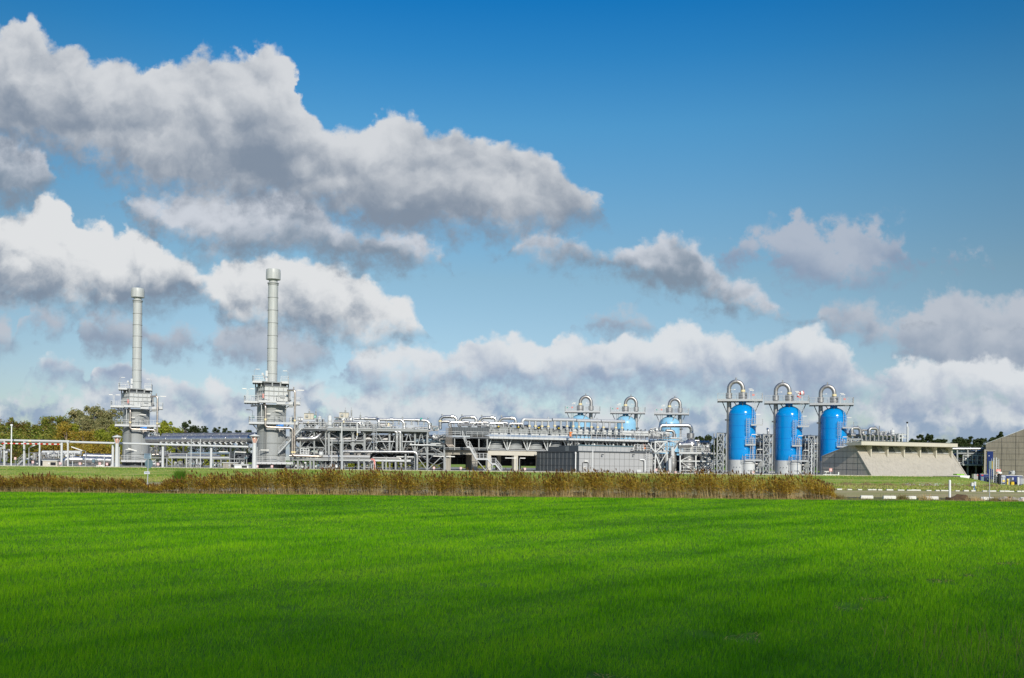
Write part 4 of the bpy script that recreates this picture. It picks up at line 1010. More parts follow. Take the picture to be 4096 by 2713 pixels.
# windsock on the second tank
wp = Vector(b2.location)
m_ = MB(); base = pt(3208, 1613, 199.5)
ws = thing('windsock', 'red and white windsock drooping on a pole above the middle blue tank', 'windsock', base)
m_ = MB(); m_.beam(base, base + Vector((0, 0, 2.3)), .06); m_.beam(base + Vector((0, 0, 2.0)), base + Vector((-1.2, 0, 2.1)), .05); obj('pole', m_, M['galv'], ws)
a = base + Vector((.1, -.1, 2.0))
m_ = MB(); m_.tube([a, a + Vector((-.45, 0, -.02))], [.50, .42], 16, caps=False); m_.tube([a + Vector((-.85, 0, -.2)), a + Vector((-.98, 0, -.55))], [.28, .2], 14, caps=False); obj('white_band', m_, M['white'], ws)
m_ = MB(); m_.tube([a + Vector((.14, 0, .02)), a], [.5, .5], 16, caps=False); m_.tube([a + Vector((-.45, 0, -.02)), a + Vector((-.85, 0, -.2))], [.42, .28], 14, caps=False); m_.tube([a + Vector((-.98, 0, -.55)), a + Vector((-1.0, 0, -.85))], [.2, .16], 14); obj('red_band', m_, M['red'], ws)
# lattice masts left of each blue tank
def lattice(label, x0, x1, ytop, d, loc):
    w = (x1 - x0) * d / F; h = pt(x0, ytop, d).z - GZ; t = thing('lattice_mast', label, 'lattice mast', loc, R(10), 'lattice masts beside the blue tanks')
    a = w * .40; A = [(-w / 2, 0), (-w / 2 + 1.25, 0), (-w / 2 + 1.25, 1.6), (-w / 2, 1.6), (w / 2, .9)]
    m_ = Parts()
    for i, (x, y) in enumerate(A): m_.ibeam((x, y, 0), (x, y, h), .2, .2)
    each('column', m_.l, M['grey'], t, False)
    m_ = Parts(); nz = 4
    for k in range(nz):
        z0, z1 = h * k / nz, h * (k + 1) / nz
        for i, j in ((0, 1), (1, 2)):
            p, q = A[i], A[j]; m_.beam(p + (z0,), q + (z1,), .12); m_.beam(q + (z0,), p + (z1,), .12); m_.beam(p + (z1 - .1,), q + (z1 - .1,), .14)
    each('brace', m_.l, M['grey'], t, False)
    m_ = Parts()
    for k in range(nz): 
        z0, z1 = h * k / nz, h * (k + 1) / nz
        m_.beam(A[2] + (z0,), A[4] + (z1,), .12); m_.beam(A[1] + (z1 - .1,), A[4] + (z1 - .1,), .14)
    m_.beam(A[0] + (h,), A[4] + (h,), .2)
    each('dark_brace', m_.l, M['dgrey'], t, False)
    return t
l1 = lattice('left lattice mast, between the stair platform and the leftmost blue tank', 2866, 2912, 1733, 193, gx(2889, 193))
copy_tree(l1, gx(3073, 198), R(8), 'middle lattice mast, between the leftmost and the middle blue tank')
copy_tree(l1, gx(3253, 203), R(6), 'right lattice mast, between the middle and the right blue tank')

# ================================================================ concrete bunker with the canopy
def frame_fn(o, yaw):
    u = Vector((math.cos(yaw), math.sin(yaw), 0)); n = Vector((-math.sin(yaw), math.cos(yaw), 0)); o = Vector(o)
    return lambda a, b, z: o + u * a + n * b + Vector((0, 0, z))
yaw = R(25)
o = gx(3488, 172)
q = frame_fn(o, yaw)
t = thing('concrete_building', 'long concrete building with sloping front wall, canopy and row of slit windows', 'concrete building', o)
rE = rs(3873, 1890)[0]; Lb = (rE * o.y - o.x) / (math.cos(yaw) - rE * math.sin(yaw))
def vdist(px, py):          # where the side wall's outline crosses a column, and how high it is there
    r_, s_ = rs(px, py); L_ = (o.x - r_ * o.y) / (math.sin(yaw) + r_ * math.cos(yaw)); return L_, EYE + s_ * (o.y + L_ * math.cos(yaw)) - GZ
VP, HP = vdist(3412.8, 1779); VB, HB = vdist(3287.6, 1829)
m_ = MB(); m_.prism([q(.25, 0.1, -.1), q(.25, VP, HP - .02), q(.25, VB, HB), q(.25, VB, -.1)], q(Lb - .5, 0, 0) - q(0, 0, 0))
obj('wall', m_, M['concw'], t)
# side wall (concrete lightened to offset its shade) and the raised rim of the slope
def gable(a0, th, name, m1):
    m2 = MB(); m2.prism([q(a0, 0, -.1), q(a0, VP, HP + .12), q(a0, VB + .05, HB + .12), q(a0, VB + .05, -.1)], q(th, 0, 0) - q(0, 0, 0)); return obj(name, m2, m1, t)
gab = gable(-.02, .27, 'side_wall', M['gable']); gable(Lb - .25, .27, 'side_wall', M['concw'])
m_ = MB()
for z in (1.05, 2.15, 3.2, 4.3):
    b0 = z * VP / HP + .02; b1 = VB if z < HB else VP + (HP - z) * (VB - VP) / (HP - HB)
    m_.beam(q(-.03, b0, z), q(-.03, b1, z), .035)
for b, in ((3.3,), (6.0,), (9.0,), (12.0,)):
    zt = b * HP / VP if b < VP else HP - (b - VP) * (HP - HB) / (VB - VP); m_.beam(q(-.03, b, 0), q(-.03, b, zt), .03)
obj('joint', m_, M['joint'], gab)
m_ = MB(); m_.beam(q(-.04, VP, HP + .16), q(-.04, VB, HB + .16), .2, .06); obj('coping', m_, M['lgrey'], gab)
m_ = MB(); m_.beam(q(.05, -.05, -.1), q(.05, VP - .2, HP - .1), .26, .16); obj('rim', m_, M['concw'], t)
m_ = MB(); m_.beam(q(0, -.06, .02), q(Lb, -.06, .02), .1, .12); obj('plinth', m_, M['joint'], t)
# canopy: a wedge, thick in front
ca, cb = -1.1, Lb - 1.1
m_ = MB(); m_.prism([q(ca + .1, VP * .34, HP - .1), q(ca + .1, VP * .34, HP + .57), q(ca + .1, VP * 1.3, HP + .2), q(ca + .1, VP * 1.02, HP - .18)], q(cb - ca, 0, 0) - q(0, 0, 0))
cn = obj('canopy', m_, M['conclite'], t)
m_ = MB(); m_.beam(q(ca, VP * .35, HP + .6), q(cb + .2, VP * .35, HP + .6), .2, .05); obj('flashing', m_, M['dgrey'], cn)
# windows in the slope with fins between them
sl = lambda z: z * VP / HP
nb = 5; step = (Lb - 4.6) / 4.62
wins = []
fa = [2.35 + k * (Lb - 5.3) / 4.55 for k in range(6)]
for k in range(6):
    m_ = MB(); a = fa[k]
    if k > 5: break
    m_.prism([q(a, sl(HP - 2.1) - .03, HP - 2.1), q(a, VP * .60, HP - .12), q(a, sl(HP - .15), HP - .12)], q(.24, 0, 0) - q(0, 0, 0)); obj('fin', m_, M['conclite'], t)
for k in range(5):
    a0, a1 = fa[k] + .32, fa[k + 1] - .02
    m_ = MB(); z0, z1 = HP - 1.35, HP - .3
    m_.add([q(a0, sl(z0) - .04, z0), q(a1, sl(z0) - .04, z0), q(a1, sl(z1) - .04, z1), q(a0, sl(z1) - .04, z1)], [(0, 1, 2, 3)])
    w_ = obj('window', m_, M['glass'], t)
    f_ = MB(); nn = 9
    for i in range(nn + 1):
        a = a0 + (a1 - a0) * (.0 + .62 * i / nn); f_.beam(q(a, sl(z0) - .07, z0), q(a + .12, sl(z1) - .07, z1), .11, .05)
    obj('mullion', f_, M['jointl'], w_)
    f_ = MB(); c0 = a0 + (a1 - a0) * .66; f_.prism([q(c0, sl(z0) - .06, z0), q(a1, sl(z0) - .06, z0), q(a1, sl(z1) - .06, z1), q(c0, sl(z1) - .06, z1)], (0, -.03, 0)); obj('grey_panel', f_, M['galv'], w_)
    f_ = MB(); f_.beam(q(a0, sl(z0) - .1, z0 - .04), q(a1, sl(z0) - .1, z0 - .04), .12, .07); obj('sill', f_, M['conclite'], w_)
# things at its side wall
def small_sign(px, py, d, label, name='hydrant_sign', post=True, size=.52, group='small red and white hydrant signs', zb=GZ):
    c = pt(px, py, d); base = Vector((c.x, c.y, zb)); t_ = thing(name, label, 'sign', base, 0, group); s2 = size / 2
    m2 = MB(); m2.box(c, (size, .03, size * 1.05)); obj('plate', m2, M['pink'], t_)
    m2 = MB(); m2.box(c + Vector((-.10, -.025, -.06)), (.10, .01, .26)); m2.box(c + Vector((.10, -.025, -.06)), (.10, .01, .26)); m2.box(c + Vector((0, -.025, .13)), (.34, .01, .07)); obj('pictogram', m2, M['white'], t_)
    if post: m2 = MB(); m2.beam(base, Vector((c.x, c.y + .05, c.z)), .07); obj('post', m2, M['galv'], t_)
    return t_
small_sign(3322.7, 1880, 173.6, 'small red and white sign standing against the side wall of the concrete building')
def yard_lamp(px, ytop, d, dx, label, L=1.5, h0=None, zb=GZ, tilt=.0, r=.05, name='lamp_post', group='yard lamp posts', mt='tube'):
    c = pt(px, ytop, d); b = Vector((c.x, c.y, zb)); t_ = thing(name, label, 'lamp post', b, 0, group)
    m2 = MB(); m2.cyl(b, c, r * 1.15, r, 8); obj('pole', m2, M['galv'], t_)
    if dx:
        s_ = math.copysign(1, dx); p = c + Vector((s_ * abs(dx), 0, .1)); m2 = MB(); m2.tube([c, p], .03, 6); obj('arm', m2, M['galv'], t_)
        e = p + Vector((s_ * L, 0, tilt * L)); m2 = MB(); m2.beam(p, e, .22, .16); obj('fluorescent_lamp', m2, M[mt], t_)
    return t_
pA = gx(3350, 171.3)
m_ = MB(); a = gx(3292, 170.9); b = gx(3354, 170.9); m_.beam(a + Vector((0, 0, .14)), b + Vector((0, 0, .14)), .12, .10); m_.beam(b, b + Vector((0, 0, .62)), .16)
top('low_rail', m_, M['white'], 'low white rail with end post in front of the concrete side wall', 'rail')
m_ = MB(); c0 = pt(3297, 1887, 172.5); m_.beam(c0, c0 + Vector((.8, 0, 0)), .2, .12); m_.beam(c0 + Vector((.5, 0, 0)), Vector((c0.x + .1, c0.y, GZ)), .06)
top('floodlight', m_, M['tube'], 'low slanted floodlight at the foot of the concrete side wall', 'lamp')
# ================================================================ right hand concrete building
o = gx(3942, 190, 0); yaw = R(-25); q = frame_fn(o, yaw)
t = thing('concrete_building', 'grey concrete building with rising roof line cut off by the right edge', 'concrete building', o)
h0 = pt(3942, 1776.3, 190).z; e = q(14, 0, 0); ke = 14
rr_, ss_ = rs(4096, 1717.6); ua = (rr_ * o.y - o.x) / (math.cos(yaw) - rr_ * math.sin(yaw)); h1 = EYE + ss_ * (o.y + ua * math.sin(yaw))
sl2 = (h1 - h0) / ua; Lr = 21.0
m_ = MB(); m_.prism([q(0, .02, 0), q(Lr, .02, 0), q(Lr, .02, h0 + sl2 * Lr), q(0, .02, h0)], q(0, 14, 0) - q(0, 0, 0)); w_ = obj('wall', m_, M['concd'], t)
m_ = MB()
for z in np.arange(1.1, 9.5, 1.12):
    a0 = 0 if z < h0 else (z - h0) / sl2
    m_.beam(q(a0, 0, z), q(Lr, 0, z), .035)
for a in (2.7, 5.1, 7.5, 9.9): m_.beam(q(a, 0, 0), q(a, 0, h0 + sl2 * a), .035)
obj('joint', m_, M['joint'], w_)
m_ = MB(); m_.beam(q(-.1, 0, h0 + .04), q(Lr, 0, h0 + sl2 * Lr + .04), .2, .07); obj('coping', m_, M['lgrey'], t)
zt = pt(3958, 1805, 190).z
m_ = MB(); m_.box(q(.75, -.02, zt / 2 + .2), (1.0, .14, zt - .4), yaw); dr = obj('door', m_, M['navy'], t)
m_ = MB(); m_.box(q(.8, -.04, zt + .05), (1.7, .2, .12), yaw); m_.box(q(-.15, -.03, zt * .6 + .3), (.25, .3, zt * .8), yaw); obj('door_frame', m_, M['concw'], t)
m_ = MB(); m_.box(q(.55, -.12, 5.2), (.12, .04, .22), yaw); obj('number_plate', m_, M['signwhite'], dr)

# ================================================================ air cooler row
PC = Plane(1950, 196, 24)
c1 = crop(1850, 1620, 5.2275); c7 = crop(1500, 1600, 5.2275); c2 = crop(2200, 1500, 3.92); c3 = crop(2550, 1500, 3.733); c6 = crop(1150, 1600, 5.2275)
def A(pl, x, z, off=0.0): return pl.at(x, z, off)
zdeck = PC.z(*c1(520, 672)) ; zdeck_lo = PC.z(*c1(520, 705))
zbox0 = PC.z(*c1(700, 590)); zbox1 = PC.z(*c1(600, 455)); zfan0 = PC.z(*c1(650, 905)); zbeam = PC.z(*c1(900, 950)); zbeam0 = PC.z(*c1(900, 1055))
xs_b = [1957, 2035.5, 2117, 2197.5, 2277.5, 2360, 2447, 2535, 2620, 2680]
nms = ['first air cooler box from the stairs, partly behind the stair head', 'second air cooler box from the stairs, above the concrete beam', 'third air cooler box from the stairs, left of the dark panel building', 'fourth air cooler box from the stairs, above the dark panel wall', 'fifth air cooler box from the stairs, with orange jacket beside it', 'sixth air cooler box from the stairs, above the grey panel door', 'seventh air cooler box from the stairs, above the middle of the pale panel wall', 'eighth air cooler box from the stairs, above the right part of the pale panel wall', 'last air cooler box of the row, under the silver goose neck pipe']
for i in range(9):
    xa, xb = xs_b[i], xs_b[i + 1] - (4 if i < 4 else 2)
    if i == 8: xb = 2676
    a = A(PC, xa, GZ); b = A(PC, xb, GZ); L = (b - a).length; mid = (a + b) / 2
    t = thing('air_cooler', nms[i], 'air cooler', (mid.x, mid.y, GZ), 0, 'air coolers in a long row')
    u, n_ = PC.u, PC.nrm; dep = 9.0
    def B(m2, s0, s1, o0, o1, z0, z1):
        P = a + u * s0 + n_ * o0; m2.prism([Vector((P.x, P.y, z0)), Vector((P.x, P.y, z0)) + u * (s1 - s0), Vector((P.x, P.y, z0)) + u * (s1 - s0) + n_ * (o1 - o0), Vector((P.x, P.y, z0)) + n_ * (o1 - o0)], (0, 0, z1 - z0))
    m_ = MB(); B(m_, 0, L, 0, dep, zbox0 + .15, zbox1 - .15 if i >= 4 else zbox1)
    bx = obj('casing', m_, M['lgrey'] if i >= 4 else M['shell'], t)
    if i >= 4:
        m_ = MB(); h = (zbox1 - zbox0); c = a + n_ * .2 + Vector((0, 0, (zbox0 + zbox1) / 2 - GZ + .25)); m_.tube([c + u * .05, c + u * (L - .05)], h * .30, 16); obj('header_drum', m_, M['lgrey'], t)
    m_ = MB()
    for s in (.18, L - .18): B(m_, s - .06, s + .06, -.06, .02, zbox0 - .1, zbox1 - .1)
    B(m_, 0, L, -.07, .0, zbox0 + .05, zbox0 + .3); B(m_, 0, L, -.05, .0, zbox1 - .12, zbox1 - .04)
    obj('casing_trim', m_, M['grey'], bx)
    if i < 4:
        m_ = MB()
        B(m_, .3, L * .47, -.12, -.05, zbox0 - .30, zbox0 + .02); B(m_, L * .53, L - .3, -.12, -.05, zbox0 - .30, zbox0 + .02); obj('louvre', m_, M['lgrey'], t)
        m_ = MB(); c = a + u * (L * .44) + n_ * (-.25) + Vector((0, 0, zbox1 - GZ)); m_.cyl(c + u * -.35, c + u * .35, .09, n=8); m_.cyl(c, c + Vector((0, 0, -.7)), .05, n=8); vb = obj('relief_valve', m_, M['black'], t)
        m_ = MB(); m_.cyl(c + Vector((0, -.1, -.06)), c + Vector((0, -.1, .16)), .17, n=12); obj('valve_cap', m_, M['yellow'], vb)
        m_ = MB(); e = a + u * (L * .08) + n_ * (-.4) + Vector((0, 0, zbox1 - GZ - .9)); m_.tube([e, e + Vector((0, 0, .55)), e + u * .6 + Vector((0, 0, .62))], .04, 6, .2); m_.beam(e + u * .6 + Vector((0, 0, .62)), e + u * 1.4 + Vector((0, 0, .60)), .2, .12); obj('lamp', m_, M['dgrey'], t)
    else:
        rd = random.Random(i)
        m_ = Parts()
        for k in range(5):
            e = a + u * (L * (k + .5) / 5) + n_ * (-.2) + Vector((0, 0, zbox1 - GZ - .1)); m_.cyl(e, e + Vector((0, 0, .35 + .2 * rd.random())), .06, n=6); m_.cyl(e + u * -.2 + Vector((0, 0, .25)), e + u * .2 + Vector((0, 0, .3)), .07, n=6)
            m_.cyl(e + Vector((0, -.3, -1.2)), e + Vector((0, -.3, -1.8)), .07, n=6); m_.cyl(e + u * -.22 + Vector((0, -.3, -1.45)), e + u * .22 + Vector((0, -.3, -1.4)), .08, n=6)
        each('hand_valve', m_.l, M['dgrey'], t)
    # fan ring under the box: a short drum that narrows upward, with dark bands
    cc = a + u * (L * .42) + n_ * 2.3
    m_ = MB(); zt = zdeck_lo + .25
    m_.lathe([(2.0, zfan0 - .1), (2.0, zfan0 + .5), (2.0, zfan0 + .5), (1.85, zt)], (cc.x, cc.y, 0), 28); fr = obj('fan_ring', m_, M['grey'], t)
    m_ = MB()
    for k in range(3): z = zfan0 + .75 + k * .38; m_.lathe([(1.97, z - .05), (2.04, z - .05), (2.04, z - .05), (2.0, z + .08)], (cc.x, cc.y, 0), 28)
    obj('ring_rib', m_, M['dgrey'], fr)
    cm = a + u * (L * .42) + n_ * 6.5; m_ = MB(); m_.lathe([(2.0, zfan0 - .1), (1.85, zt)], (cm.x, cm.y, 0), 20); obj('rear_fan_ring', m_, M['dgrey'], t)
# supporting frame under the coolers
def steel_frame(name, label, pl, xs, z0, z1, deps, w=.24, mt='grey', braces='V', group=None, beams=(), lean=None, offs=0.0, xb=None):
    t_ = thing(name, label, 'steel frame', Vector((pl.at(xs[0], z0).x, pl.at(xs[0], z0).y, z0)), 0, group)
    m2 = Parts()
    for dd in deps:
        for x in xs: m2.ibeam(pl.at(x, z0, offs + dd), pl.at(x, z1, offs + dd), w, w)
    each('column', m2.l, M[mt], t_)
    m2 = Parts()
    for z in list(beams) + [z1]:
        for dd in deps: m2.ibeam(pl.at(xs[0], z, offs + dd), pl.at(xs[-1], z, offs + dd), w * .8, w * 1.1)
        if len(deps) > 1:
            for x in xs: m2.beam(pl.at(x, z, offs + deps[0]), pl.at(x, z, offs + deps[-1]), w * .7)
    each('beam', m2.l, M[mt], t_)
    m2 = Parts()
    lv = [z0] + list(beams) + [z1]
    if braces:
        for i in range(len(xs) - 1):
            for j in range(len(lv) - 1):
                a_, b_ = xs[i], xs[i + 1]
                c_ = (a_ + b_) / 2
                if braces == 'V':   # from column heads down
                    m2.beam(pl.at(a_, lv[j + 1], offs), pl.at(c_ * .62 + a_ * .38 - 8, lv[j], offs), w * .55) if i % 2 else m2.beam(pl.at(b_, lv[j + 1], offs), pl.at(c_ * .62 + b_ * .38, lv[j], offs), w * .55)
                elif braces == 'X': m2.beam(pl.at(a_, lv[j], offs), pl.at(b_, lv[j + 1], offs), w * .5); m2.beam(pl.at(b_, lv[j], offs), pl.at(a_, lv[j + 1], offs), w * .5)
                elif braces == 'A': m2.beam(pl.at(a_ + 2, lv[j], offs), pl.at(c_, lv[j + 1], offs), w * .5); m2.beam(pl.at(b_ - 2, lv[j], offs), pl.at(c_, lv[j + 1], offs), w * .5)
                elif braces == 'Y': m2.beam(pl.at(a_, (lv[j] * .25 + lv[j + 1] * .75), offs), pl.at(a_ * .7 + b_ * .3, lv[j + 1], offs), w * .5); m2.beam(pl.at(b_, (lv[j] * .25 + lv[j + 1] * .75), offs), pl.at(a_ * .3 + b_ * .7, lv[j + 1], offs), w * .5)
                elif braces == 'Z': (m2.beam(pl.at(a_, lv[j], offs), pl.at(b_, lv[j + 1], offs), w * .5) if (i + j) % 2 else m2.beam(pl.at(b_, lv[j], offs), pl.at(a_, lv[j + 1], offs), w * .5))
    if m2.l: each('brace', m2.l, M[mt], t_)
    return t_
xc = [1949, 2029, 2109, 2190, 2272, 2356, 2440, 2526, 2615]
t = steel_frame('cooler_frame', 'steel frame with slanting struts carrying the air cooler row', PC, xc, zbeam - .1, zdeck_lo - .1, (0.0, 9.0), .26, braces=None)
m_ = Parts()
for x in xc[1:]:
    m_.beam(A(PC, x - 2, zbeam + .1, -.05), A(PC, x - 19, zdeck_lo, -.05), .17)
for x in xc[:-1]:
    m_.beam(A(PC, x + 2, zbeam + .1, -.05), A(PC, x + 17, zdeck_lo, -.05), .17)
each('brace', m_.l, M['lgrey'], t)
m_ = MB(); m_.tube([A(PC, 1952, zfan0 - .35, .2), A(PC, 2300, zfan0 - .35, .2)], .12, 8); m_.tube([A(PC, 1952, zfan0 - .05, .5), A(PC, 2300, zfan0 - .05, .5)], .09, 8); obj('pipe', m_, M['galv'], t)
# deck and railing in front
t = thing('walkway', 'long galvanised walkway with railing in front of the air cooler row', 'walkway', A(PC, 1949, zdeck))
m_ = MB(); a, b = A(PC, 1948, zdeck, -1.2), A(PC, 2728, zdeck, -1.2)
m_.prism([a, b, b + PC.nrm * 1.3, a + PC.nrm * 1.3], (0, 0, .05)); m_.beam(a - Vector((0, 0, .14)), b - Vector((0, 0, .14)), .12, zdeck - zdeck_lo); obj('deck', m_, M['lgrey'], t)
m_ = MB(); m_.rail([a, b], 1.5, 1.15, mids=2, r=.034); obj('railing', m_, M['galv'], t)
m_ = MB()
for x in range(1965, 2720, 20):
    p = A(PC, x, zdeck, -1.27); m_.box(p - Vector((0, 0, .14)), (.08, .05, .34))
obj('bracket', m_, M['grey'], t)
# plain dark wall behind the frame
m_ = MB(); a = A(PC, 1950, zfan0 - .6, 9.2); b = A(PC, 2640, zfan0 - .6, 9.2); m_.prism([a, b, b + Vector((0, 0, 3.2)), a + Vector((0, 0, 3.2))], PC.nrm * .2)
top('duct_wall', m_, M['dgrey'], 'dark duct wall behind the fan drums of the cooler row', 'duct')
# dark blocks standing in for deep shade under and behind the coolers
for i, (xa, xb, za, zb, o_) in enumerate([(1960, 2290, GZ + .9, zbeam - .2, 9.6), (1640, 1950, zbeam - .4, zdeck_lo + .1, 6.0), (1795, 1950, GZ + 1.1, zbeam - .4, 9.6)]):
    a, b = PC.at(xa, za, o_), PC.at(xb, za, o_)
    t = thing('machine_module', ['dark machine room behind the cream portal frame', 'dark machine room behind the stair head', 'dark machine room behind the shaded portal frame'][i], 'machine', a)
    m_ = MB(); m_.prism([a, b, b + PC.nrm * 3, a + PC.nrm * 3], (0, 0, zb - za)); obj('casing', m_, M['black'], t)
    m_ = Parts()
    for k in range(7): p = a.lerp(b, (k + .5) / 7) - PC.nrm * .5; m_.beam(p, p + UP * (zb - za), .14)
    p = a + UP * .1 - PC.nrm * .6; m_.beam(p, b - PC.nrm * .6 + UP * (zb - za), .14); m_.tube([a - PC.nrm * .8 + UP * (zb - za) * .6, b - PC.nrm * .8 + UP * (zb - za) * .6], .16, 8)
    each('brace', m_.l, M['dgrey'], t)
# concrete portal frames beneath
def portal(label, pl, xs, wpx, ztop, zbot, dep=1.1, m1='conclite', off=0.0, rear=None):
    t_ = thing('concrete_portal', label, 'concrete portal', Vector((pl.at(xs[0], GZ).x, pl.at(xs[0], GZ).y, GZ)), 0, 'concrete frames under the plant')
    a_, b_ = pl.at(xs[0], zbot, off), pl.at(xs[-1] + wpx, zbot, off)
    m2 = MB(); m2.prism([a_, b_, b_ + pl.nrm * dep, a_ + pl.nrm * dep], (0, 0, ztop - zbot)); obj('beam', m2, M[m1], t_)
    m2 = Parts()
    for x in xs:
        for o_ in ((off, off + 8.5) if rear else (off,)):
            a_, b_ = pl.at(x, GZ, o_ + .03), pl.at(x + wpx, GZ, o_ + .03); m2.prism([a_, b_, b_ + pl.nrm * (dep - .06), a_ + pl.nrm * (dep - .06)], (0, 0, zbot - GZ - .003))
    each('column', m2.l, M[m1], t_); return t_
portal('cream concrete portal frame under the coolers, right of the stairs', PC, [1950, 2056], 14, zbeam - .15, zbeam0, rear=True)
tt = portal('cream concrete beam and post next to the dark panel building', PC, [2070, 2152], 2, zbeam - .15, zbeam0, off=.06, rear=True)
PD = Plane(1800, 193, 10)
zc1 = PD.z(*c7(1700, 1052)); zc0 = PD.z(*c7(1700, 1145))
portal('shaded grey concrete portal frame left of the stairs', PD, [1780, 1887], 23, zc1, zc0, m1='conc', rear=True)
# dark block left of the first cooler (louvre house) with its railing deck
m_ = MB(); a, b = PD.p(*c7(1630, 715)), PD.p(*c1(555, 620)); z0 = PD.z(*c7(1630, 720)); z1 = PD.z(*c7(1630, 565)); a.z = z0; b = PD.at(1956, z0)
t = thing('louvre_house', 'dark grey louvre house left of the first air cooler, above the stairs', 'louvre house', (a.x, a.y, z0))
m_.prism([a, b, b + PD.nrm * 8, a + PD.nrm * 8], (0, 0, z1 - z0)); obj('casing', m_, M['paneld'], t)
m_ = MB()
for k in range(14): p = a.lerp(b, (k + .5) / 14); m_.beam(p + PD.nrm * -.04, p + PD.nrm * -.04 + Vector((0, 0, z1 - z0)), .06)
obj('rib', m_, M['dgrey'], t)
zd = PD.z(*c7(1700, 790))
t = thing('stair_deck', 'landing deck with railing at the head of the zigzag stairs', 'walkway', PD.at(1800, zd, -1.5))
m_ = MB(); a = PD.at(1752, zd, -1.5); b = PD.at(1948, zd, -1.5); m_.prism([a, b, b + PD.nrm * 3, a + PD.nrm * 3], (0, 0, .06)); m_.beam(a, b, .1, .22); obj('deck', m_, M['dgrey'], t)
m_ = MB(); m_.rail([a, PD.at(1838, zd, -1.5)], 1.15, 1.1); m_.rail([PD.at(1862, zd, -1.5), b], 1.15, 1.1); obj('railing', m_, M['galv'], t)
m_ = Parts()
for x in (1756, 1815, 1912, 1946): m_.ibeam(PD.at(x, zc1, -1.3), PD.at(x, zd, -1.3), .2, .2)
each('post', m_.l, M['grey'], t)
t = thing('slab', 'dark concrete slab edge above the shaded portal frame', 'slab', PD.at(1780, zc1))
m_ = MB(); a = PD.at(1762, zc1 + .02, -.9); b = PD.at(1958, zc1 + .02, -.9); m_.prism([a, b, b + PD.nrm * 10, a + PD.nrm * 10], (0, 0, .35)); obj('plate', m_, M['dgrey'], t)
m_ = MB(); m_.beam(a + Vector((0, -.1, .45)), b + Vector((0, -.1, .45)), .12, .1); obj('edge_rail', m_, M['galv'], t)
# zigzag stairs
PS = Plane(1900, 190, 6)
t = thing('staircase', 'zigzag galvanised staircase descending right in front of the concrete portals', 'staircase', gx(1990, 190))
def SP(x, y): return PS.p(*c1(x, y))
pts = [SP(0, 655), SP(95, 880), SP(150, 880), SP(285, 1130), SP(520, 1130), SP(610, 1235), SP(700, 1245), SP(830, 1412)]
rails = MB(); fl = Parts(); side = PS.nrm
for i, j in ((1, 0), (3, 2), (5, 4), (7, 6)):
    a, b = pts[i], pts[j]
    fl.stair(Vector(a), Vector(b), 1.0, side, True, .26, rails)
each('flight', fl.l, M['galv'], t)
ld = Parts()
for i, j in ((1, 2), (3, 4), (5, 6)):
    a, b = pts[i], pts[j]; b = Vector((b.x, b.y, a.z)); ld.prism([a, b, b + side, a + side], (0, 0, .08)); ld.l[-1].beam(a + Vector((0, -.02, -.05)), b + Vector((0, -.02, -.05)), .08, .24)
    rails.rail([a, b], 1.1, .8); rails.rail([a + side, b + side], 1.1, .8)
each('landing', ld.l, M['galv'], t)
obj('railing', rails, M['galv'], t)
lg = Parts(); g0 = SP(320, 1180); g1 = SP(490, 1400); g1.z = GZ; lg.beam(g0, g1, .16); e0 = SP(640, 1260); lg.beam(e0, Vector((e0.x - 1.8, e0.y, GZ)), .16); lg.beam(e0, Vector((e0.x - .3, e0.y, GZ)), .14)
lg.beam(SP(285, 1150), SP(285, 1150) + side * 2, .16); e1 = SP(500, 1140); lg.beam(e1, Vector((e1.x, e1.y + .8, GZ)), .14)
each('leg', lg.l, M['grey'], t)
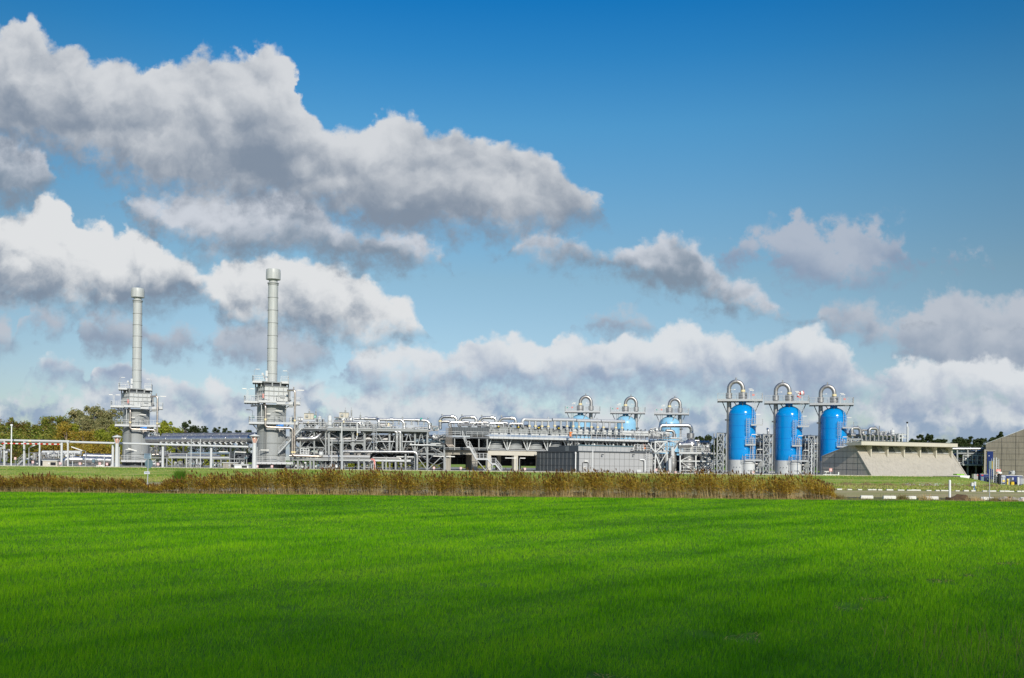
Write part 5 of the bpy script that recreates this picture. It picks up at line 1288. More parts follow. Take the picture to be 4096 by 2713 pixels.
# inverted U pipes over the left coolers
PU = Plane(1800, 197, 8)
def pipe(label, pts, r, mt='alu', name='process_pipe', bend=.7, group=None, n=14, extra=None, stubs=(), collars=(), bands=(), hats=()):
    t_ = thing(name, label, 'pipe', Vector((pts[0].x, pts[0].y, min(p.z for p in pts))), 0, group)
    m2 = MB(); m2.tube(pts, r, n, bend); b_ = obj('pipe_run', m2, M[mt], t_)
    for nm, lst, rr2, mm in (('stub', stubs, None, mt), ('collar', collars, 1.3, mt), ('marker_band', bands, 1.06, 'cream'), ('flange', hats, 1.35, mt)):
        for e_ in lst:
            m2 = MB(); m2.cyl(e_[0], e_[1], e_[2] if len(e_) > 2 else r * rr2, n=14); obj(nm, m2, M[mm], t_)
    return t_
UP = Vector((0, 0, 1))
un = ['leftmost', 'second', 'third', 'fourth']
for i in range(4):
    s = 79.3
    ox = i * s
    def U_(x, y, off=0): return PU.p(c7(x, y)[0] + ox, c7(x, y)[1] + i * 1.9 + .2, off)
    lo = U_(1365, 600, .5); A1 = U_(1365, 350, .5); A2 = U_(1700, 350, 0); A3 = U_(1700, 480, 0)
    pipe(un[i] + ' fat silver arch pipe over the cooler row, with a white flanged elbow', [lo, A1, A2, A3], .31, group='fat arch pipes over the cooler row', bend=.85,
         stubs=[(U_(1408, 330, .5), U_(1408, 290, .5), .15)], collars=[(U_(1590, 350, 0), U_(1640, 350, 0))], bands=[(U_(1365, 425, .5), U_(1365, 455, .5))])
    t_ = pipe(un[i] + ' short silver manifold under the arch pipe, ending in two cooler nozzles', [U_(1548, 555, -.3), U_(1548, 470, -.3), U_(1850, 470, -.3), U_(1850, 550, -.3)], .24, group='cooler inlet manifolds', bend=.5, collars=[(U_(1612, 470, -.3), U_(1640, 470, -.3)), (U_(1790, 470, -.3), U_(1812, 470, -.3))],
         stubs=[(U_(1652, 470, -.3), U_(1652, 550, -.3), .14), (U_(1755, 470, -.3), U_(1755, 550, -.3), .14)])
    if i < 4:
        pipe(un[i] + ' dull rear arch pipe seen behind the fat silver arches', [U_(1400, 600, 5), U_(1400, 430, 5), U_(1620, 430, 5), U_(1620, 560, 5)], .30, 'alud', group='rear arch pipes', bend=.6, stubs=[(U_(1500, 420, 5), U_(1500, 385, 5), .12)])
# ribbed header segments with risers
seg = [(2090, 2205, 1679), (2209, 2303, 1679), (2306, 2401, 1682.5), (2404, 2498, 1685)]
sn = ['leftmost', 'second', 'third', 'rightmost']
PH = Plane(2090, 199, 20)
for i, (xa, xb, y0) in enumerate(seg):
    def H_(x, y, off=0): return PH.p(x, y, off)
    p0_, p1_ = H_(xa + 20 if i == 0 else xa, y0), H_(xb, y0 + (xb - xa) * .022)
    pts_ = [p0_, p1_]
    if i == 0: pts_ = [H_(2090, 1708), H_(2090, 1677), p0_, p1_]
    rs_ = []
    rx = [2118, 2142, 2168, 2193] if i == 0 else [xa + 10 + k * (xb - xa - 20) / 3 for k in range(4)]
    for x in rx: e = H_(x, y0 + (x - xa) * .022); rs_.append((e, e - UP * (e.z - zbox1 + .3), .23))
    bd = []
    for k, x in enumerate(rx):
        if k % 3 != 1 or i == 0: e = H_(x, y0 + (x - xa) * .022 + 22); bd.append((e, e - UP * .28, .29))
    pipe(sn[i] + ' pale header pipe on a row of four short risers above the coolers', pts_, .36, 'galv', 'header_pipe', .5, 'header pipes above the coolers', stubs=rs_ + [(H_(xb - 12, y0), H_(xb - 12, y0 - 11), .12)], bands=bd)
# goose neck from the last cooler to the silver vessel
PG = Plane(2640, 205, 6)
G_ = lambda x, y, o=0: PG.p(*c3(x, y), o)
pipe('long silver goose neck pipe reaching from the last cooler to the round silver vessel', [G_(335, 830), G_(340, 757), G_(805, 757), G_(806, 880)], .40, name='goose_neck_pipe', bend=1.5, n=18, stubs=[(G_(430, 730), G_(430, 700), .15)])
pipe('small grey bent pipe just under the goose neck, going into the deck', [G_(430, 830), G_(545, 838), G_(548, 920)], .30, 'alud', bend=.9, stubs=[(G_(493, 820), G_(493, 785), .1)], collars=[(G_(548, 905), G_(548, 960))])
# ================================================================ cladding building
PA = Plane(2316, 188, 35)                          # pale long side, runs right and away
cz = PA.z(2316, 1898) ; 
zr = PA.z(*c2(458, 1200))
corner = PA.at(2316, GZ)
uL = Vector((-math.sin(R(35)), math.cos(R(35)), 0))
def at_left(x):
    r, s = rs(x, 1860); a_ = (corner.x - r * corner.y) / (r * uL.y - uL.x); return a_
LL = at_left(2147); aR = PA.at(2611, GZ); LR = (aR - corner).length
t = thing('panel_building', 'low building with dark and pale grey cladding panels in front of the cooler row', 'building', corner)
m_ = MB(); u = PA.u; m_.prism([corner, corner + u * LR, corner + u * LR + uL * LL, corner + uL * LL], (0, 0, zr - GZ)); w_ = obj('wall', m_, M['panel'], t)
m_ = MB(); e = .03; m_.prism([corner - u * e + uL * .0, corner - u * e + uL * LL, corner + uL * LL, corner], (0, 0, zr - GZ - .05)); dk = obj('dark_wall', m_, M['paneld'], t)  # this side's shade is put into a darker wall colour
H = zr - GZ
m_ = MB()
npl = int(round(LR / 1.22))
for k in range(1, npl): p = corner + u * (LR * k / npl) - uL * .012; m_.beam(p, p + UP * H, .032)
for z in (H * .30, H * .65): m_.beam(corner + UP * z - uL * .012, corner + u * LR + UP * z - uL * .012, .032)
obj('joint', m_, M['joint'], w_)
m_ = MB(); npl2 = 11
for k in range(1, npl2): p = corner - u * .045 + uL * (LL * k / npl2); m_.beam(p, p + UP * H, .035)
obj('joint', m_, M['jointl'], dk)
m_ = MB()
for z in (H * .30, H * .65): m_.beam(corner - u * .045 + UP * z, corner - u * .045 + uL * LL + UP * z, .05)
obj('joint', m_, M['joint'], dk)
m_ = MB(); m_.beam(corner - uL * .08 + UP * (H + .02), corner + u * LR - uL * .08 + UP * (H + .02), .2, .2); m_.beam(corner - u * .08 + UP * (H + .02), corner - u * .08 + uL * LL + UP * (H + .02), .2, .18); obj('roof_edge', m_, M['dgrey'], t)
# upper storey, set back
m_ = MB(); s = corner + u * 1.0 + uL * 1.5 + UP * (H + .12); m_.prism([s, s + u * (LR - 5), s + u * (LR - 5) + uL * 6, s + uL * 6], (0, 0, 1.05)); up_ = obj('upper_storey', m_, M['panel'], t)
m_ = MB(); m_.prism([s - u * .03, s, s + uL * 6, s + uL * 6 - u * .03], (0, 0, 1.05)); obj('dark_wall', m_, M['paneld'], up_)  # upper storey side darkened the same way, shade as colour
m_ = MB(); m_.beam(s + UP * 1.1 - uL * .05, s + u * (LR - 5) + UP * 1.1 - uL * .05, .15, .2)
for k in range(1, 13): p = s + u * ((LR - 5) * k / 13) - uL * .012; m_.beam(p, p + UP * 1.0, .04)
obj('gutter', m_, M['signback'], up_)
m_ = MB(); s2 = corner + u * .1 + uL * 4.4 + UP * (H + .12); m_.prism([s2, s2 + u * 2, s2 + u * 2 + uL * 5.5, s2 + uL * 5.5], (0, 0, .85)); obj('roof_box', m_, M['paneld'], t)
# door, sign, lamp
d0 = PA.at(2329, GZ, -.03); d1 = PA.at(2351, GZ, -.03); dh = PA.z(2340, 1852.5) - GZ
m_ = MB(); m_.prism([d0, d1, d1 - uL * .04, d0 - uL * .04], (0, 0, dh)); dr = obj('door', m_, M['panel'], t)
m_ = MB(); m_.beam(d0 - uL * .05, d0 - uL * .05 + UP * dh, .1); m_.beam(d1 - uL * .05, d1 - uL * .05 + UP * dh, .16); m_.beam(d0 - uL * .05 + UP * (dh + .05), d1 - uL * .05 + UP * (dh + .05), .1, .12); obj('door_frame', m_, M['joint'], dr)
sc_ = PA.at(2338.5, PA.z(2338, 1871), -.09); m_ = MB(); m_.box(sc_, (.62, .02, .40), PA.yaw); sg = obj('door_sign', m_, M['white'], dr)
tx = text('183', .36, Vector(sc_ - uL * .02) - Vector(corner), PA.yaw, M['joint'], 'lettering', sg)
lm = PA.at(2342, PA.z(2342, 1845), -.15); m_ = MB(); m_.box(lm, (.85, .25, .22), PA.yaw); obj('wall_lamp', m_, M['tube'], t)
m_ = MB(); r0 = PA.at(2368, zr + .35, -.15); m_.beam(Vector((r0.x, r0.y, GZ)), r0, .32, .12); obj('cable_tray', m_, M['galv'], t)
dp = corner - u * .14 + uL * (at_left(2304.5)); 
m_ = MB(); m_.cyl(dp, dp + UP * (H - .15), .12, n=10); m_.cyl(dp + UP * (H - .45), dp + UP * (H - .1), .17, n=10); obj('downpipe', m_, M['white'], t)
for x in (2406, 2530):
    c_ = PA.at(x, PA.z(x, 1818), -.05); m_ = MB(); m_.beam(c_, c_ + Vector((.15, -.45, .0)), .12); m_.box(c_ + Vector((.2, -.5, -.05)), (.3, .25, .2)); obj('security_camera', m_, M['dgrey'], t)
m_ = MB(); x1_ = PA.at(2555, PA.z(2555, 1884), -.04); m_.box(x1_, (1.1, .04, .5), PA.yaw); obj('vent_panel', m_, M['lgrey'], t)
# yard lamps left of it
yard_lamp(2066, 1835, 186, -.1, 'yard lamp with long horizontal tube in front of the right concrete portal', L=2.0)
yard_lamp(2078, 1835, 187, .1, 'second yard lamp post of the pair in front of the concrete portal', L=1.0)
for (x, y, lb) in ((2099.6, 1876, 'small hydrant sign left of the dark panel wall'), (1843.5, 1873, 'small hydrant sign in front of the left dark portal opening'), (1736, 1872, 'small hydrant sign right of the two fat column pipes'), (2625, 1880, 'small hydrant sign left of the tall cable duct by the silver vessel'),
                   (2674, 1889, 'small hydrant sign at the foot of the tall cable duct'), (2703, 1891, 'small hydrant sign under the silver vessel platform'), (2783, 1892, 'small hydrant sign by the foot of the platform stairs'), (3014, 1889, 'small hydrant sign on the drum of the leftmost blue tank'),
                   (632, 1857, 'small hydrant sign right of the left furnace tower'), (1029, 1866, 'small hydrant sign right of the right flame shaped vent column'), (1088, 1866, 'small hydrant sign in front of the right furnace tower')):
    small_sign(x, y, 184 if x > 1500 else 181, lb, size=.42)

# ================================================================ main process structure between the right furnace and the coolers
PM = Plane(1400, 190, 3)
c5 = crop(550, 1600, 3.92); c4 = crop(0, 1600, 3.92); cr = crop(3250, 1650, 4.238); cs = crop(3600, 1650, 3.92); cb = crop(2850, 1500, 3.733); cq = crop(3850, 1780, 6.532)
def m6(x, y, o=0, pl=PM): return pl.p(*c6(x, y), o)
def m7(x, y, o=0, pl=PM): return pl.p(*c7(x, y), o)
z6 = lambda y, x=900: PM.z(*c6(x, y))
ZD, ZM, ZL, ZU = z6(600), z6(890), z6(1080), z6(1260)
# ---- frames
def frame(name, label, pl, xs, z0, z1, beams=(), deps=(0.0, 6.0), w=.28, mt='grey', braces=None, group='steel frames of the process structure', offs=0.0):
    return steel_frame(name, label, pl, xs, z0, z1, deps, w, mt, braces, group, beams, offs=offs)
cx6 = lambda x: c6(x, 0)[0]
cx7 = lambda x: c7(x, 0)[0]
frame('steel_frame', 'steel frame carrying the stair head right of the right furnace', PM, [cx6(60), cx6(270), cx6(560), cx6(800)], GZ, z6(625), (ZU, z6(1000)), w=.24, braces='Z')
frame('steel_frame', 'tall heavy grey frame with gusseted beams under the railing deck', PM, [cx6(868), cx6(1120), cx6(1370), cx6(1612)], ZU, z6(610), (ZM,), w=.40, braces=None)
frame('steel_frame', 'steel frame with long diagonal struts in the middle of the process structure', PM, [cx6(1612), cx7(305), cx7(565), cx7(838), cx7(1095)], ZL - .3, z6(650), (), w=.32, braces='A')
frame('steel_frame', 'steel frame with crossed braces left of the dark concrete portal', PM, [cx7(838), cx7(1095), cx7(1450)], GZ, ZM - .3, (ZL - .2,), w=.30, braces='Z')
frame('steel_frame', 'rear rack frame behind the middle pipes', PM, [cx6(100), cx6(500), cx6(900), cx6(1300), cx6(1700), cx7(300), cx7(700), cx7(1100), cx7(1450)], GZ, z6(700), (ZU, ZM), (11.0, 16.0), w=.3, mt='dgrey', braces='X')
low = [cx6(240), cx6(500), cx6(570), cx6(1155), cx6(1500), cx6(1615), cx6(1770), cx7(170), cx7(440)]
t = thing('pipe_rack', 'low pipe rack on grey posts carrying the lower pipes right of the right furnace', 'pipe rack', PM.at(low[0], GZ))
m_ = Parts()
for x in low: m_.ibeam(PM.at(x, GZ, -1.2), PM.at(x, ZU, -1.2), .3, .3); m_.ibeam(PM.at(x, GZ, 2.2), PM.at(x, ZU, 2.2), .3, .3)
each('post', m_.l, M['grey'], t)
m_ = Parts(); m_.ibeam(PM.at(low[0] - 20, ZU + .1, -1.3), PM.at(low[-1] + 60, ZU + .1, -1.3), .3, .42); m_.ibeam(PM.at(low[0] - 20, ZU + .1, 2.2), PM.at(low[-1] + 60, ZU + .1, 2.2), .3, .42)
m_.beam(PM.at(cx6(1180), z6(1275), 1.5), PM.at(cx6(1740), z6(1275), 1.5), .8, .9)
each('beam', m_.l, M['lgrey'], t)
# ---- top deck with railing
t = thing('walkway', 'railing deck on top of the tall heavy frame in the process structure', 'walkway', PM.at(cx6(868), ZD))
m_ = MB(); a, b = PM.at(cx6(850), ZD, -.9), PM.at(cx7(1110), ZD, -.9); m_.prism([a, b, b + PM.nrm * 7, a + PM.nrm * 7], (0, 0, .05)); m_.ibeam(a - UP * .2, b - UP * .2, .25, .4); obj('deck', m_, M['grey'], t)
m_ = MB(); m_.rail([a, PM.at(cx7(815), ZD, -.9)], 1.25, 1.1, mids=2, r=.034); m_.rail([PM.at(cx7(915), ZD, -.9), b], 1.25, 1.1, r=.034); obj('railing', m_, M['galv'], t)
m_ = MB()
for x in range(880, 1640, 60): m_.beam(PM.at(cx6(x), ZD + .02, -.95), PM.at(cx6(x), ZD - .36, -.95), .06)
for x0_, s_ in ((868, 1), (1370, -1), (1370, 1), (1612, -1)): m_.prism([PM.at(cx6(x0_ + s_ * 10), ZD - .35, -.5), PM.at(cx6(x0_ + s_ * 60), ZD - .35, -.5), PM.at(cx6(x0_ + s_ * 10), ZD - 1.0, -.5)], (0, .2, 0)); m_.prism([PM.at(cx6(x0_ + s_ * 10), ZM - .2, -.1), PM.at(cx6(x0_ + s_ * 70), ZM - .2, -.1), PM.at(cx6(x0_ + s_ * 10), ZM - .9, -.1)], (0, .2, 0))
obj('gusset', m_, M['grey'], t)
t = thing('walkway', 'railing deck at the head of the long stairs right of the right furnace', 'walkway', PM.at(cx6(330), z6(600)))
m_ = MB(); a, b = PM.at(cx6(330), z6(610), -.6), PM.at(cx6(820), z6(620), -.6); m_.prism([a, b, b + PM.nrm * 7, a + PM.nrm * 7], (0, 0, .05)); m_.ibeam(a - UP * .18, b - UP * .18, .2, .3); obj('deck', m_, M['dgrey'], t)
m_ = MB(); m_.rail([a, b], 1.3, 1.0, r=.032); obj('railing', m_, M['galv'], t)
t = thing('walkway', 'small lower railing stage between the right furnace and the tall heavy frame', 'walkway', PM.at(cx6(200), z6(1150), -2.0))
m_ = MB(); a, b = PM.at(cx6(180), z6(1150), -2.0), PM.at(cx6(480), z6(1150), -2.0); m_.prism([a, b, b + PM.nrm * 1, a + PM.nrm * 1], (0, 0, .05)); obj('deck', m_, M['galv'], t)
m_ = MB(); m_.rail([PM.at(cx6(310), z6(1150), -2.0), b], 1.1, .5, r=.035); obj('railing', m_, M['white'], t)
# ---- long stairs
t = thing('staircase', 'long straight staircase rising to the right beside the right furnace tower', 'staircase', m6(-160, 1480, -2))
rl = MB(); fl = MB(); fl.stair(m6(-150, 1120, -2.2), m6(330, 600, -2.2), 1.0, PM.nrm, True, .26, rl); obj('flight', fl, M['galv'], t); obj('railing', rl, M['galv'], t)
# ---- dark blocks in place of the shaded depth, and a vessel
un5 = ['far left', 'left', 'middle', 'right', 'far right']
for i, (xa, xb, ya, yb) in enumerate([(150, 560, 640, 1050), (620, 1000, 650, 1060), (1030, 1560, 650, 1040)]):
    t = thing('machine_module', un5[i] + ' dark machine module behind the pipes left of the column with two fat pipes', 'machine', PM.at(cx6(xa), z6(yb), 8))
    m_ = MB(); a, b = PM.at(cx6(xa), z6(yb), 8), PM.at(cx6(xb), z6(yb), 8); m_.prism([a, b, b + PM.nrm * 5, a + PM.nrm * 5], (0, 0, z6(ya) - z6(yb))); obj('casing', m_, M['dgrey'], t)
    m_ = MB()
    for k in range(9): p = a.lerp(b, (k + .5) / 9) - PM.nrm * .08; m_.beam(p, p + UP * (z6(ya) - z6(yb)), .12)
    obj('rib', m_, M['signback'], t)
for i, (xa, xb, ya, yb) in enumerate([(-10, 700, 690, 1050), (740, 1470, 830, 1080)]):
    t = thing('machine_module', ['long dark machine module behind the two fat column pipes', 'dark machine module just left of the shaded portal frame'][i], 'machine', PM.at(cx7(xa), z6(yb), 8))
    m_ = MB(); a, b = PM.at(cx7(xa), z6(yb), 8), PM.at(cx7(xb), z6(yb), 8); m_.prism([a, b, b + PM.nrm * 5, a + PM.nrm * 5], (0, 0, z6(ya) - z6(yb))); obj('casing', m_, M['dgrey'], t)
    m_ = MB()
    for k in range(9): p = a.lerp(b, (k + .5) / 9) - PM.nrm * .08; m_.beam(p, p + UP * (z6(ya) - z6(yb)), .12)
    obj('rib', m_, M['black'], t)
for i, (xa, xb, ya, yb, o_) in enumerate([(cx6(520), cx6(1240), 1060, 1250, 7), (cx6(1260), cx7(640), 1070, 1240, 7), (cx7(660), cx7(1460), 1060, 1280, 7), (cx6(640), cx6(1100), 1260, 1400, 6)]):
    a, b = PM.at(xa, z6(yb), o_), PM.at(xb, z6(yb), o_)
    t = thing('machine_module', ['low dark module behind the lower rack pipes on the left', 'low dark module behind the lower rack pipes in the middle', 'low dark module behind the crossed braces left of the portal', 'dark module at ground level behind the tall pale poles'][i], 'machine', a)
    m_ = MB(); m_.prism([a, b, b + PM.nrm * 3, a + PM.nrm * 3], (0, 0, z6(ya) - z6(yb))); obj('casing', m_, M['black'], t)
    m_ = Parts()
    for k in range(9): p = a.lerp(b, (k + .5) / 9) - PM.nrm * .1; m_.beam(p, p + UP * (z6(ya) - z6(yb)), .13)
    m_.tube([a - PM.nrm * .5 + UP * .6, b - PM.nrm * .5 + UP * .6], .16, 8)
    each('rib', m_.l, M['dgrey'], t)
t = thing('horizontal_vessel', 'blue grey horizontal vessel inside the tall heavy frame', 'vessel', m6(900, 760, 4))
m_ = MB(); a, b = m6(900, 700, 4), m6(1330, 700, 4); m_.tube([a - Vector((.5, 0, 0)), a, b, b + Vector((.5, 0, 0))], [.3, 1.15, 1.15, .3], 22); obj('shell', m_, M['signface'], t)
m_ = MB()
for f in (.2, .5, .8): p = a.lerp(b, f); m_.tube([p - Vector((.05, 0, 0)), p + Vector((.05, 0, 0))], [1.2, 1.2], 22)
obj('band', m_, M['dgrey'], t)
# ---- big horizontal pipes
pipe('big silver main at half height, running behind the tall heavy frame', [m6(-60, 812, 1), m6(2090, 828, 1)], .47, 'alud', bend=0, n=20, collars=[(m6(425, 805, 1), m6(440, 805, 1), .56)] + [(m6(x, 815, 1), m6(x + 70, 815, 1), .51) for x in (760, 1150, 1270, 1650, 1780)])
pipe('silver main bending up to the deck, left of the tall heavy frame', [m6(160, 812, -.3), m6(590, 812, -.3), m6(730, 655, .8), m6(960, 650, 2)], .36, 'alu', bend=1.2)
pipe('shorter silver main bending up to the deck, the left one of the pair', [m6(440, 790, .4), m6(500, 780, .4), m6(605, 665, 1.2)], .30, 'alu', bend=.6)
pipe('upper silver main with cream band behind the left railing deck', [m6(205, 600, 0), m6(205, 478, 0), m6(640, 478, 0)], .26, 'alu', bend=.8, bands=[(m6(425, 478, 0), m6(450, 478, 0))])
pipe('bridge shaped silver pipe with cream mark above the tall heavy frame', [m6(965, 570, -.2), m6(965, 470, -.2), m6(1535, 480, -.2), m6(1535, 590, -.2)], .27, 'alu', bend=.9, bands=[(m6(1170, 468, -.2), m6(1195, 468, -.2))])
for i, (x0_, x1_, y_) in enumerate([(1380, 1850, 385), (1900, 2110, 395)]):
    pipe(['upper thin silver header left of the ball valve at deck top', 'upper thin silver header right of the ball valve at deck top'][i], [m6(x0_, y_, 1.5), m6(x1_, y_ + 8, 1.5)], .22, 'alu', bend=0)
pr = [('left', 1625, 1880), ]
for i, (xa, xb) in enumerate([(1640, 1880), ]):
    pipe('left thick silver expansion piece on the upper header, ending in an elbow', [m6(1600, 385, 1), m6(1862, 392, 1), m6(1905, 430, .6), m6(1905, 560, .6)], .30, 'alu', bend=.5, collars=[(m6(1605, 385, 1), m6(1670, 386, 1), .36)], stubs=[(m6(1862, 370, 1), m6(1862, 340, 1), .13)])
for i, (xa, xe) in enumerate([(60, 605), (590, 1140)]):
    pipe(['middle thick silver header segment turning down beside the ladder', 'right thick silver header segment turning down before the fat arches'][i], [m7(xa, 405 + i * 8, 1), m7(xe - 10, 412 + i * 16, 1), m7(xe, 600, .8)], .27, 'alu', bend=.9, collars=[(m7(xa + 250, 408 + i * 10, 1), m7(xa + 310, 408 + i * 10, 1), .38), (m7(xe, 480, .9), m7(xe, 525, .9), .42)], stubs=[(m7(xe - 35, 395, 1), m7(xe - 35, 350 + 15 * i, 1), .13)] + [(m7(xa + q_, 420, 1), m7(xa + q_, 520, 1), .17) for q_ in (170, 310, 430)])
pipe('dull fat pipe lying on the railing deck behind the ladder cage', [m6(1880, 520, 1.5), m7(350, 535, 1.5)], .46, 'alud', bend=0, n=18, bands=[(m7(262, 530, 1.5), m7(290, 530, 1.5))])
pipe('dark curved duct dropping below the deck left of the ladder cage', [m6(1560, 620, 2), m6(1540, 660, 2), m6(1700, 700, 2), m6(1740, 620, 2)], .36, 'alud', bend=.8)
for i, x in enumerate((462, 537)):
    pipe(['left', 'right'][i] + ' one of the two fat vertical silver pipes in the middle of the structure', [m7(x - 40, 668, -.8), m7(x, 672, -.8), m7(x, 1090, -.8)], .30, 'alu', bend=.45, group='two fat vertical pipes')
pipe('long silver pipe below the fat column pipes, turning down to the ground', [m6(1180, 1080, -1.0), m7(60, 1085, -1.0), m7(885, 1092, -1.0), m7(885, 1495, -1.0)], .25, 'alu', bend=.7, bands=[(m7(885, 1475, -1.0), m7(885, 1498, -1.0))])
pipe('thick vertical silver pipe standing in front of the middle rack', [m7(647, 1130, -1.3), m7(647, 1495, -1.3)], .22, 'alu')
pipe('dull lower pipe with an elbow ending over a capped stub', [m7(-40, 1215, -.6), m7(545, 1222, -.6), m7(548, 1300, -.6)], .22, 'alud', bend=.5, collars=[(m7(545, 1270, -.6), m7(545, 1355, -.6), .40)])
pipe('capped vertical pipe stub standing left of the fat column pipes', [m7(312, 1310, -.6), m7(312, 1495, -.6)], .19, 'alud', collars=[(m7(312, 1265, -.6), m7(312, 1335, -.6), .36)])
pipe('capped vertical pipe stub standing right of the fat column pipes', [m7(548, 1350, -.6), m7(548, 1495, -.6)], .22, 'alud')
for i, (ya, r_, mt_, o_) in enumerate([(1170, .24, 'alud', -.9), (1190, .14, 'galv', -1.6), (1235, .13, 'galv', -1.4), (1130, .20, 'alud', 2.6), (1105, .16, 'galv', 3.2)]):
    pipe(['thickest lower rack pipe', 'front thin lower rack pipe', 'lowest thin rack pipe', 'rear lower rack pipe', 'rear thin rack pipe'][i] + ' right of the right furnace tower', [m6(100 if i != 3 else 300, ya, o_), m6(1740, ya + 8, o_)], r_, mt_, bend=0, n=12, group='lower rack pipes', collars=[(m6(x, ya + 4, o_), m6(x + 25, ya + 4, o_)) for x in (480 + i * 60, 900 + i * 40, 1500)])
t = thing('filter_barrel', 'pale grey barrel shaped filter on the lower rack', 'filter', m6(690, 1160, -1.5)); m_ = MB(); m_.tube([m6(690, 1135, -1.5), m6(770, 1138, -1.5)], [.50, .50], 20); obj('barrel', m_, M['lgrey'], t)
for x in (700, 760): m_ = MB(); m_.tube([m6(x - 4, 1135, -1.5), m6(x + 4, 1135, -1.5)], [.54, .54], 20); obj('band', m_, M['grey'], t)
# extra mid level runs
for i, (x0_, x1_, y_, r_, o_, mt_) in enumerate([(900, 1330, 860, .10, -.6, 'galv'), (300, 860, 930, .30, 3, 'dgrey'), (1200, 1600, 855, .10, -.4, 'galv'), (620, 1150, 1090, .22, 1, 'alud'), (1180, 1850, 1060, .26, .6, 'alud'), (1700, 2100, 760, .14, 2, 'dgrey')]):
    pipe(['thin grey conduit along the gusseted beam', 'dark pipe in the shade left of the heavy frame', 'thin grey conduit right of the gusseted beam', 'dull pipe crossing the foot of the heavy frame', 'dull pipe above the lower rack, right of the tall mast pole', 'thin dark pipe behind the ladder cage'][i], [m6(x0_, y_, o_), m6(x1_, y_ + 4, o_)], r_, mt_, bend=0, n=10)
for i, (x0_, x1_, y_, r_, o_, mt_) in enumerate([(760, 1280, 760, .40, 3.0, 'alud'), (790, 1460, 850, .42, 1.6, 'signface'), (730, 1280, 940, .10, -.5, 'white'), (1130, 1380, 910, .12, .4, 'lgrey'), (600, 860, 690, .16, 2, 'alud'), (450, 860, 1190, .16, 0, 'lgrey'), (910, 1060, 1190, .18, .5, 'alud'), (1130, 1450, 1150, .22, 3, 'dgrey'), (1000, 1450, 1240, .2, 3, 'dgrey'), (0, 820, 870, .12, -.2, 'galv')]):
    pipe(['dull fat pipe below the deck right of the fat column pipes', 'blue grey fat pipe shaded under the deck', 'thin white pipe on the crossed brace frame', 'pale thin pipe left of the shaded portal', 'dull pipe right under the middle deck', 'pale low pipe behind the thick vertical pipe', 'short dull pipe between the two thick columns', 'upper dark pipe in the bay left of the portal', 'lower dark pipe in the bay left of the portal', 'thin conduit crossing the diagonal struts'][i], [m7(x0_, y_, o_), m7(x1_, y_ + 6, o_)], r_, mt_, bend=0, n=12)
# bundle of thin vertical pipes left of the louvre house
for i in range(6):
    x = 1490 + i * 24
    pipe(['first', 'second', 'third', 'fourth', 'fifth', 'sixth'][i] + ' of six thin vertical pipes left of the dark louvre house', [m7(x, 590, -1.8), m7(x, 930, -1.8), m7(x + 55, 985, -1.8)], .06, 'steel', bend=.3, n=8, group='six thin vertical pipes')
# white and red tall items
def mast(label, x, yt, d, r=.07, mt='lgrey', name='mast_pole', zb=GZ, cap=None):
    a_ = pt(x, yt, d); b_ = Vector((a_.x, a_.y, zb)); t_ = thing(name, label, 'pole', b_); m2 = MB(); m2.cyl(b_, a_, r, r, 10); obj('pole', m2, M[mt], t_)
    if cap: m2 = MB(); m2.cyl(a_, a_ + UP * .3, r * 2.2, r * 2.2, 12); obj('cap', m2, M[cap], t_)
    return t_
mast('tall pale pole in front of the tall heavy frame, the left one', cx6(930), 1600 + 790 / 5.2275, 184)
mast('tall thick pale pole in front of the heavy frame, between two thin ones', cx6(1137), 1600 + 480 / 5.2275, 184.5, .11)
mast('tall pale pole in front of the heavy frame, the right one', cx6(1160), 1600 + 790 / 5.2275, 183.5)
pipe('thin yellow banded pipe bending below the deck of the heavy frame', [m6(1470, 470, -1), m6(1470, 760, -1), m6(1440, 840, -1)], .08, 'white', bend=.2, n=8, bands=[(m6(1470, 700, -1), m6(1470, 745, -1), .1)])
mast('tall white pole right of the column pipes, in front of the structure', cx7(233), 1600 + 1200 / 5.2275, 183)
mast('white pole before the lattice masts of the blue tanks', 3050 + 735 / 3.733, 1500 + 1020 / 3.733, 192, .08, 'white')
t = thing('red_conduit', 'faded red curved cable duct standing in front of the process structure', 'cable duct', m7(15, 1495, -2.4)); m_ = MB(); m_.tube([m7(-55, 1245, -2.2), m7(5, 1250, -2.4), m7(12, 1300, -2.4), m7(15, 1490, -2.4)], .20, 8, .4); obj('duct', m_, M['pink'], t)
m_ = MB()
for o_ in (-.19, .19): m_.beam(m7(15, 1300, -2.62) + Vector((o_, 0, 0)), m7(15, 1490, -2.62) + Vector((o_, 0, 0)), .05)
obj('edge', m_, M['white'], t)
# white cabinets, silencers and drums on the decks
def cabinet(label, cf, x0_, y0_, x1_, y1_, o_, mt='lgrey', dep=1.0, name='cabinet'):
    a_ = PM.p(*cf(x0_, y1_), o_); b_ = PM.p(*cf(x1_, y1_), o_); h_ = PM.p(*cf(x0_, y0_), o_).z - a_.z; t_ = thing(name, label, name.replace('_', ' '), a_)
    m2 = MB(); b_.z = a_.z; m2.prism([a_, b_, b_ + PM.nrm * dep, a_ + PM.nrm * dep], (0, 0, h_)); bd_ = obj('box', m2, M[mt], t_)
    m2 = MB()
    for f in (.33, .66): p = a_.lerp(b_, f) - PM.nrm * .02; m2.beam(p, p + UP * h_, .05)
    m2.beam(a_ + UP * (h_ + .02) - PM.nrm * .05, b_ + UP * (h_ + .02) - PM.nrm * .05, .12, .06); m2.box(a_.lerp(b_, .3) - PM.nrm * .1 + UP * h_ * .5, (.5, .15, .35)); obj('door_trim', m2, M['grey'], bd_)
    return t_
cabinet('white instrument cabinet on the left railing deck, above the stairs', c6, 330, 275, 530, 400, 1, 'conclite')
